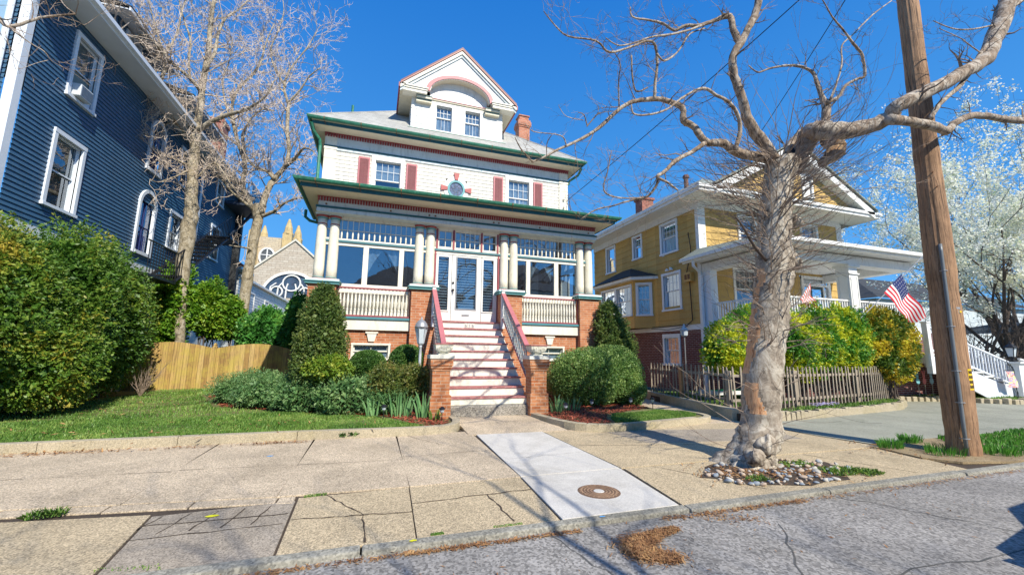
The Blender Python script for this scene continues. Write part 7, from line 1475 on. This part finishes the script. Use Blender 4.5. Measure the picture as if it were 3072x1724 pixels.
for i, (x, y, h, lab) in enumerate([(1.28, 7.98, .26, 'small black path light in the mulch left of the steps'), (.25, 8.55, .24, 'black path light half hidden by the leftmost irises'), (3.86, 8.05, .28, 'black path light on the red mulch right of the steps'), (4.75, 8.55, .26, 'black path light under the boxwood'), (5.82, 8.62, .26, 'grey path light at the back of the small side lawn'), (6.38, 8.55, .26, 'grey path light at the corner of the concrete edging')]):
    if i == 0:
        t = thing('path_light', lab, 'path light', (x, y, .09), 'solar path lights along the beds'); m = MB(); m.tube([(x, y, .07), (x, y, .09+h-.1)], .009, 6); m.build('stake', M_black, t)
        m = MB(); m.lathe((x, y, .09+h-.11), [(.012, 0), (.035, .025), (.045, .075)], 8); m.build('lens', M_lantern, t); m = MB(); m.lathe((x, y, .09+h-.035), [(.062, 0), (.064, .012), (.02, .045), (0, .05)], 12); m.build('cap', M_black, t); LT = t
    else: dup(LT, Vector((x, y, .09)), label=lab)
# stones round the sycamore
o = sheet('tree_pit', [(4.75+math.cos(a*PI/9)*(1.0+.13*math.sin(a*2.3)), 4.02+math.sin(a*PI/9)*(.52+.08*math.sin(a*3.1))-.04*math.cos(a*PI/9)) for a in range(18)], .004, M_soil)
rp_ = random.Random(17); src = []
MP = [paint('pale_pebble', (.46, .44, .39), .8, .2, 9), paint('blue_grey_pebble', (.26, .30, .34), .7, .2, 9), paint('tan_pebble', (.46, .36, .27), .8, .2, 9)]
for k in range(6):
    D = []; F2 = []; nu, nv = 10, 6; a1, a2 = .6+.3*rp_.random(), .45+.2*rp_.random()
    for a in range(nv+1):
        for b in range(nu): th, phi = PI*a/nv, 2*PI*b/nu; s = 1+.12*math.sin(phi*2+k)+.1*math.cos(th*3+k); D.append((math.sin(th)*math.cos(phi)*s, math.sin(th)*math.sin(phi)*a1*s, math.cos(th)*a2*s))
    for a in range(nv):
        for b in range(nu): F2.append((a*nu+b, (a+1)*nu+b, (a+1)*nu+(b+1) % nu, a*nu+(b+1) % nu))
    me = bpy.data.meshes.new('stone'); me.from_pydata(D, [], F2); me.materials.append(MP[k % 3]); me.polygons.foreach_set('use_smooth', [True]*len(F2)); src.append(me)
cnt = 0
while cnt < 170:
    a = rp_.random()*2*PI; q = math.sqrt(rp_.random()); x, y = 4.75+math.cos(a)*q*1.02, 3.98+math.sin(a)*q*.5
    if (x-4.72)**2+(y-4.42)**2 < .13 or y > 4.5: continue
    s = .016+.030*rp_.random()**1.6; o = bpy.data.objects.new('river_stone', rp_.choice(src)); COL.objects.link(o); o.location = (x, y, .004+s*.3); o.scale = (s, s, s); o.rotation_euler = (rp_.random()*.4, rp_.random()*.4, rp_.random()*6.28)
    meta(o, ('pale rounded river stone round the sycamore base', 'blue-grey rounded river stone round the sycamore base', 'tan rounded river stone round the sycamore base')[src.index(o.data) % 3], 'stone', 'river stones round the sycamore base'); cnt += 1
for x, y, s in ((5.5, 3.75, .28), (5.25, 4.15, .2), (4.2, 3.8, .14), (5.75, 3.6, .15)): grass('tree_pit_weeds', [(x-s, y-s*.5), (x+s, y-s*.5), (x+s, y+s*.5), (x-s, y+s*.5)], int(900*s), .005, .06, L_grass, 1.1, .006)
litter('tree_pit_litter', [(3.9, 4.1, 5.6, 3.75, .16, 1)], 700, .012, .03)
# flags
def flag(name, label, A_, B_, C_, D_, stripes, canton, pole, mats):
    A_, B_, C_, D_ = map(Vector, (A_, B_, C_, D_)); T = thing(name, label, 'flag', pole[0]); m = MB(); m.tube(pole, .013, 6); m.build('flagpole', M_greym, T); m = MB(); nu, nv = 26, 26
    def S_(u, v):
        p = A_.lerp(B_, v).lerp(D_.lerp(C_, v), u); return p+Vector((.0, -.10*math.sin(u*5+v*3)*u-.05*math.sin(u*11)*u, .02*math.sin(u*9+v*2)))
    for i in range(nu):
        for j in range(nv):
            u0, u1, v0, v1 = i/nu, (i+1)/nu, j/nv, (j+1)/nv; st = int(v0*13+.01); m.m = 2 if canton and u0 < .42 and v0 > .46 else (0 if st % 2 == 0 else 1); m.face([S_(u0, v0), S_(u1, v0), S_(u1, v1), S_(u0, v1)])
    m.build('cloth', mats, T, True)
    if canton:
        m = MB()
        for i in range(6):
            for j in range(5): p = S_(.04+i*.066, .52+j*.10)+Vector((0, -.012, 0)); m.face([p+Vector((.018*math.cos(k*PI/5+.3)*(1 if k % 2 == 0 else .45), 0, .018*math.sin(k*PI/5+.3)*(1 if k % 2 == 0 else .45))) for k in range(10)])
        m.build('stars', M_flagw, T)
a, b = at(2568, 968, 8.25), at(2775, 762, 7.9)
flag('flag', 'american flag on a slanted pole before the neighbour stairs', at(2652, 878, 8.1), at(2704, 824, 7.98), at(2772, 948, 7.95), at(2740, 980, 8.08), 13, True, [a, b], [M_red, M_flagw, M_navy])
a, b = at(2365, 950, 8.4), at(2432, 845, 8.3)
flag('flag', 'limp faded red and white striped flag just right of the sycamore trunk', at(2398, 898, 8.4), at(2430, 850, 8.35), at(2446, 925, 8.3), at(2416, 915, 8.35), 13, False, [a, b], [M_fadedred, M_flagw, M_navy])
# garden flag on its iron stand, rabbit stakes, turf board
t = thing('garden_flag', 'small pink and orange garden flag on a black iron hanger by the gate post', 'garden flag', (19.2, 7.75, .1)); x, y = 19.35, 7.75
m = MB(); m.tube([(x+.24, y, .1), (x+.26, y, 1.0), (x+.2, y, 1.12), (x, y, 1.18), (x-.05, y, 1.3), (x, y, 1.38), (x+.05, y, 1.3)], .012, 5); m.tube([(x-.28, y, 1.0), (x+.28, y, 1.0)], .012, 5)
for k in range(4): m.tube([(x-.2+k*.13, y, 1.0), (x-.16+k*.11, y, 1.08), (x-.1+k*.07, y, 1.2)], .008, 4)
for k in range(3): m.tube([(x+.26-k*.12, y, .12), (x+.3-k*.12, y, .3), (x+.22-k*.1, y, .42)], .008, 4)
m.build('hanger', M_black, t)
gm_ = NT('tie_dye_cloth'); gm_.col(gm_.ramp(gm_.noise(6, 3, .5, dist=2), [(.25, (.75, .08, .35)), (.4, (.9, .35, .08)), (.5, (.35, .35, .75)), (.6, (.9, .75, .25)), (.72, (.30, .65, .30))])); m = MB()
for i in range(8):
    for j in range(6):
        f = lambda u, v: (x-.24+.44*u+.06*v, y-.02-.05*math.sin(u*5+v*4)*v, .97-.50*v); m.face([f(i/8, j/6), f((i+1)/8, j/6), f((i+1)/8, (j+1)/6), f(i/8, (j+1)/6)])
m.build('cloth', gm_.m, t, True)
for i, (x, cl, lab) in enumerate([(16.65, '#6fb3bf', 'pale blue rabbit garden stake, leftmost by the stairs'), (16.98, '#c86a6a', 'pink rabbit garden stake'), (17.35, '#8fb6c9', 'light blue rabbit garden stake with a white spot'), (17.78, '#c9b23c', 'yellow rabbit garden stake nearest the pole')]):
    y = 8.75; t = thing('rabbit_stake', lab, 'garden stake', (x, y, .1), 'rabbit stakes below the neighbour stairs'); m = MB(); m.tube([(x, y, .1), (x, y, .55)], .012, 5); m.build('stake', M_picket, t); mt = paint('rabbit_paint', cl, .6, .2, 12, '#ffffff', .4)
    m = MB()
    def ell(cx, cz, rx, rz, rot=0): m.extr([(cx+rx*math.cos(a)*math.cos(rot)-rz*math.sin(a)*math.sin(rot), y-.01, cz+rx*math.cos(a)*math.sin(rot)+rz*math.sin(a)*math.cos(rot)) for a in [k*PI/9 for k in range(18)]], (0, .018, 0))
    ell(x, .62, .085, .10); m.build('body', mt, t); m = MB(); ell(x, .765, .055, .06); m.build('head', mt, t)
    for s_ in (-1, 1): m = MB(); ell(x+s_*.045, .88, .020, .085, -s_*.3); m.build('ear', mt, t)
t = thing('game_board', 'green turf putting board with white trim in the neighbour yard', 'game board', (9.6, 9.3, .16)); m = MB(); m.box(8.75, 11.2, 9.0, 9.6, .36, .40); m.build('turf', M_turf, t); m = MB(); m.box(8.7, 11.25, 8.96, 9.0, .32, .42); m.box(8.7, 8.75, 9.0, 9.6, .32, .42); m.box(9.8, 9.95, 9.0, 9.15, .16, .95); m.box(8.8, 8.9, 9.4, 9.5, .16, .36); m.build('frame', M_white, t)
# far background seen right of the stairs
t = thing('gazebo', 'dark-roofed gazebo with thin posts beyond the neighbour steps', 'gazebo', (33, 13, 0)); m = MB(); m.face([(29.5, 11, 2.6), (37, 11, 2.6), (33.3, 13, 3.4)]); m.face([(37, 11, 2.6), (37, 15, 2.6), (33.3, 13, 3.4)]); m.face([(29.5, 11, 2.6), (29.5, 15, 2.6), (33.3, 13, 3.4)]); m.build('roof', M_slate, t)
for x, y in ((29.8, 11.2), (36.7, 11.2), (29.8, 14.8), (33.2, 11.2)): m = MB(); m.box(x-.05, x+.05, y-.05, y+.05, 0, 2.6); m.build('post', M_rust, t)
t = thing('house', 'pale grey house glimpsed through the blossom at the right edge', 'house', (45, 24, 0)); m = MB(); m.box(38, 60, 22, 30, 0, 6.0); m.build('wall', M_greysid, t); m = MB(); m.face([(37.5, 21.5, 6), (60.5, 21.5, 6), (56, 26, 8.6), (42, 26, 8.6)]); m.face([(37.5, 21.5, 6), (42, 26, 8.6), (37.5, 30.5, 6)]); m.build('roof', M_roofb, t)
for x in (40, 44, 48, 52): sash_window(t, Pfront(22), x, x+1.2, 3.4, 5.0, .12, M_white, 1, 1, (1, 1), None, .05); sash_window(t, Pfront(22), x, x+1.2, .9, 2.4, .12, M_white, 1, 1, (1, 1), None, .05)
t = thing('white_fence', 'long low white slatted fence behind the gazebo', 'fence', (30, 10.6, 0)); m = MB(); m.box(24, 44, 10.5, 10.56, .2, .3); m.box(24, 44, 10.5, 10.56, 1.2, 1.28)
for k in range(100): m.box(24.05+k*.2, 24.13+k*.2, 10.51, 10.55, .3, 1.2)
m.build('panel', M_white, t)

# ============================================================ ACROSS THE STREET (behind the camera: mirrored in the panes, shading the road)
M_bbrick = brick('brown_brick', (.16, .07, .05), (.24, .11, .075), (.34, .30, .26))
for i, (x0, x1, h, mt, lab) in enumerate([(-17, -6, 7.2, M_bbrick, 'brown brick house across the street, left of the camera'), (-3, 7.5, 6.4, M_bbrick, 'brown brick house straight across the street'), (11, 21, 7.6, M_greysid, 'pale grey house across the street, right of the camera')]):
    t = thing('house', lab, 'house', ((x0+x1)/2, -17, 0)); m = MB(); m.box(x0, x1, -26, -17, 0, h); m.build('wall', mt, t); xm = (x0+x1)/2
    m = MB(); m.face([(x0-.6, -16.4, h), (x1+.6, -16.4, h), (xm+1, -21.5, h+3.6), (xm-1, -21.5, h+3.6)]); m.face([(x0-.6, -26.6, h), (x1+.6, -26.6, h), (xm+1, -21.5, h+3.6), (xm-1, -21.5, h+3.6)]); m.face([(x0-.6, -16.4, h), (x0-.6, -26.6, h), (xm-1, -21.5, h+3.6)]); m.face([(x1+.6, -16.4, h), (x1+.6, -26.6, h), (xm+1, -21.5, h+3.6)]); m.build('roof', M_roofb, t)
    Pb = lambda u, v, w: (u, -17+w, v)
    for k in range(3):
        for z in (1.0, 4.0): sash_window(t, Pb, x0+1.2+k*(x1-x0-3.6)/2, x0+2.4+k*(x1-x0-3.6)/2, z+.2, z+1.9, .12, M_white, 1, 1, (1, 1), 'half', .05)
r = random.Random(12)
for bx, by, sd_, lab in ((3.75, -5.6, 3, 'bare street tree behind the camera'), (-8.5, -5.2, 4, 'bare street tree behind the camera to the left')):
    T = thing('bare_tree', lab, 'tree', (bx, by, 0)); r = random.Random(sd_); m = MB(); P, Rr = smooth([(bx, by, -.1), (bx+.1, by, 1.5), (bx-.1, by+.1, 3.0), (bx+.1, by+.1, 4.2)], [.24, .17, .15, .13], 4, .05, r); m.tube(P, Rr, 12); m.build('trunk', B_limb, T, True); tw = MB()
    for k in range(6):
        a = k*1.05+r.random(); grow(tw, P[-1-(k % 3)*2], Vector((math.cos(a), math.sin(a), .9)), 3.6+r.random(), .075, 3, r, .06, .5, (3, 3, 4), .006, .85, None, 5, .6)
    meta(tw.build('branches', B_limb, T), kind='stuff')

# ---- unseen car added right of the camera, casting the shadow at lower right
t = thing('shadow_car', 'dark blue car added out of view right of the camera to shade the road', 'car', (6.8, .38, -.038)); M_car = paint('dark_blue_car_paint', (.015, .03, .07), .25, .05, 2, None, 0, 0, .3); M_tyre = paint('tyre_rubber', (.02, .02, .02), .85, .1)
X0, Yc, zg = 4.62, .38, -.038; prof = [(0, .42), (.02, .62), (.25, .80), (1.05, .93), (1.75, 1.38), (2.3, 1.47), (3.2, 1.44), (3.85, 1.05), (4.25, .98), (4.32, .6), (4.28, .35), (3.75, .28), (.5, .28)]
def carsec(m, hw, inset, pts): m.extr([(X0+x, Yc-hw, zg+z) for x, z in pts], (0, hw*2, 0))
m = MB(); low = [(0, .42), (.02, .62), (.25, .80), (1.05, .93), (3.95, 1.0), (4.25, .96), (4.32, .6), (4.28, .35), (3.75, .28), (.5, .28)]; carsec(m, .86, 0, low); m.build('body', M_car, t, bevel=.06)
m = MB(); hb, ht = .80, .60; A4 = [(1.05, .93), (1.75, 1.38), (2.3, 1.47), (3.2, 1.44), (3.95, 1.0)]; w4 = [hb, ht+.04, ht, ht, hb]
for i in range(4):
    (xa, za), (xb, zb) = A4[i], A4[i+1]; m.face([(X0+xa, Yc-w4[i], zg+za), (X0+xb, Yc-w4[i+1], zg+zb), (X0+xb, Yc+w4[i+1], zg+zb), (X0+xa, Yc+w4[i], zg+za)])
for s_ in (-1, 1): m.face([(X0+x, Yc+s_*w, zg+z) for (x, z), w in zip(A4, w4)])
m.build('cabin', M_car, t); m = MB()
for s_ in (-1, 1): m.face([(X0+x, Yc+s_*(w+.004), zg+z) for x, z, w in ((1.35, 1.0, .79), (1.85, 1.34, .66), (2.35, 1.40, .63), (2.4, 1.02, .79))]); m.face([(X0+x, Yc+s_*(w+.004), zg+z) for x, z, w in ((2.5, 1.02, .79), (2.45, 1.40, .63), (3.1, 1.38, .63), (3.6, 1.06, .78))])
m.build('window', M_glass2, t)
for x in (.85, 3.45):
    for s_ in (-1, 1):
        m = MB(); k = 24
        for q in range(k):
            a0, a1 = 2*PI*q/k, 2*PI*(q+1)/k; f = lambda a, r_, y: (X0+x+r_*math.cos(a), Yc+s_*y, zg+.31+r_*math.sin(a)); m.hexa([f(a, r_, y) for y in (.70, .885) for a, r_ in ((a0, .19), (a0, .31), (a1, .31), (a1, .19))])
        W = m.build('wheel', M_tyre, t); m = MB(); m.face([(X0+x+.19*math.cos(2*PI*q/k), Yc+s_*.86, zg+.31+.19*math.sin(2*PI*q/k)) for q in range(k)]); m.build('rim', M_greym, W)
for s_ in (-1, 1): m = MB(); m.box(X0-.005, X0+.1, Yc+s_*.62-.16, Yc+s_*.62+.16, zg+.60, zg+.72); m.build('headlight', M_lantern, t)
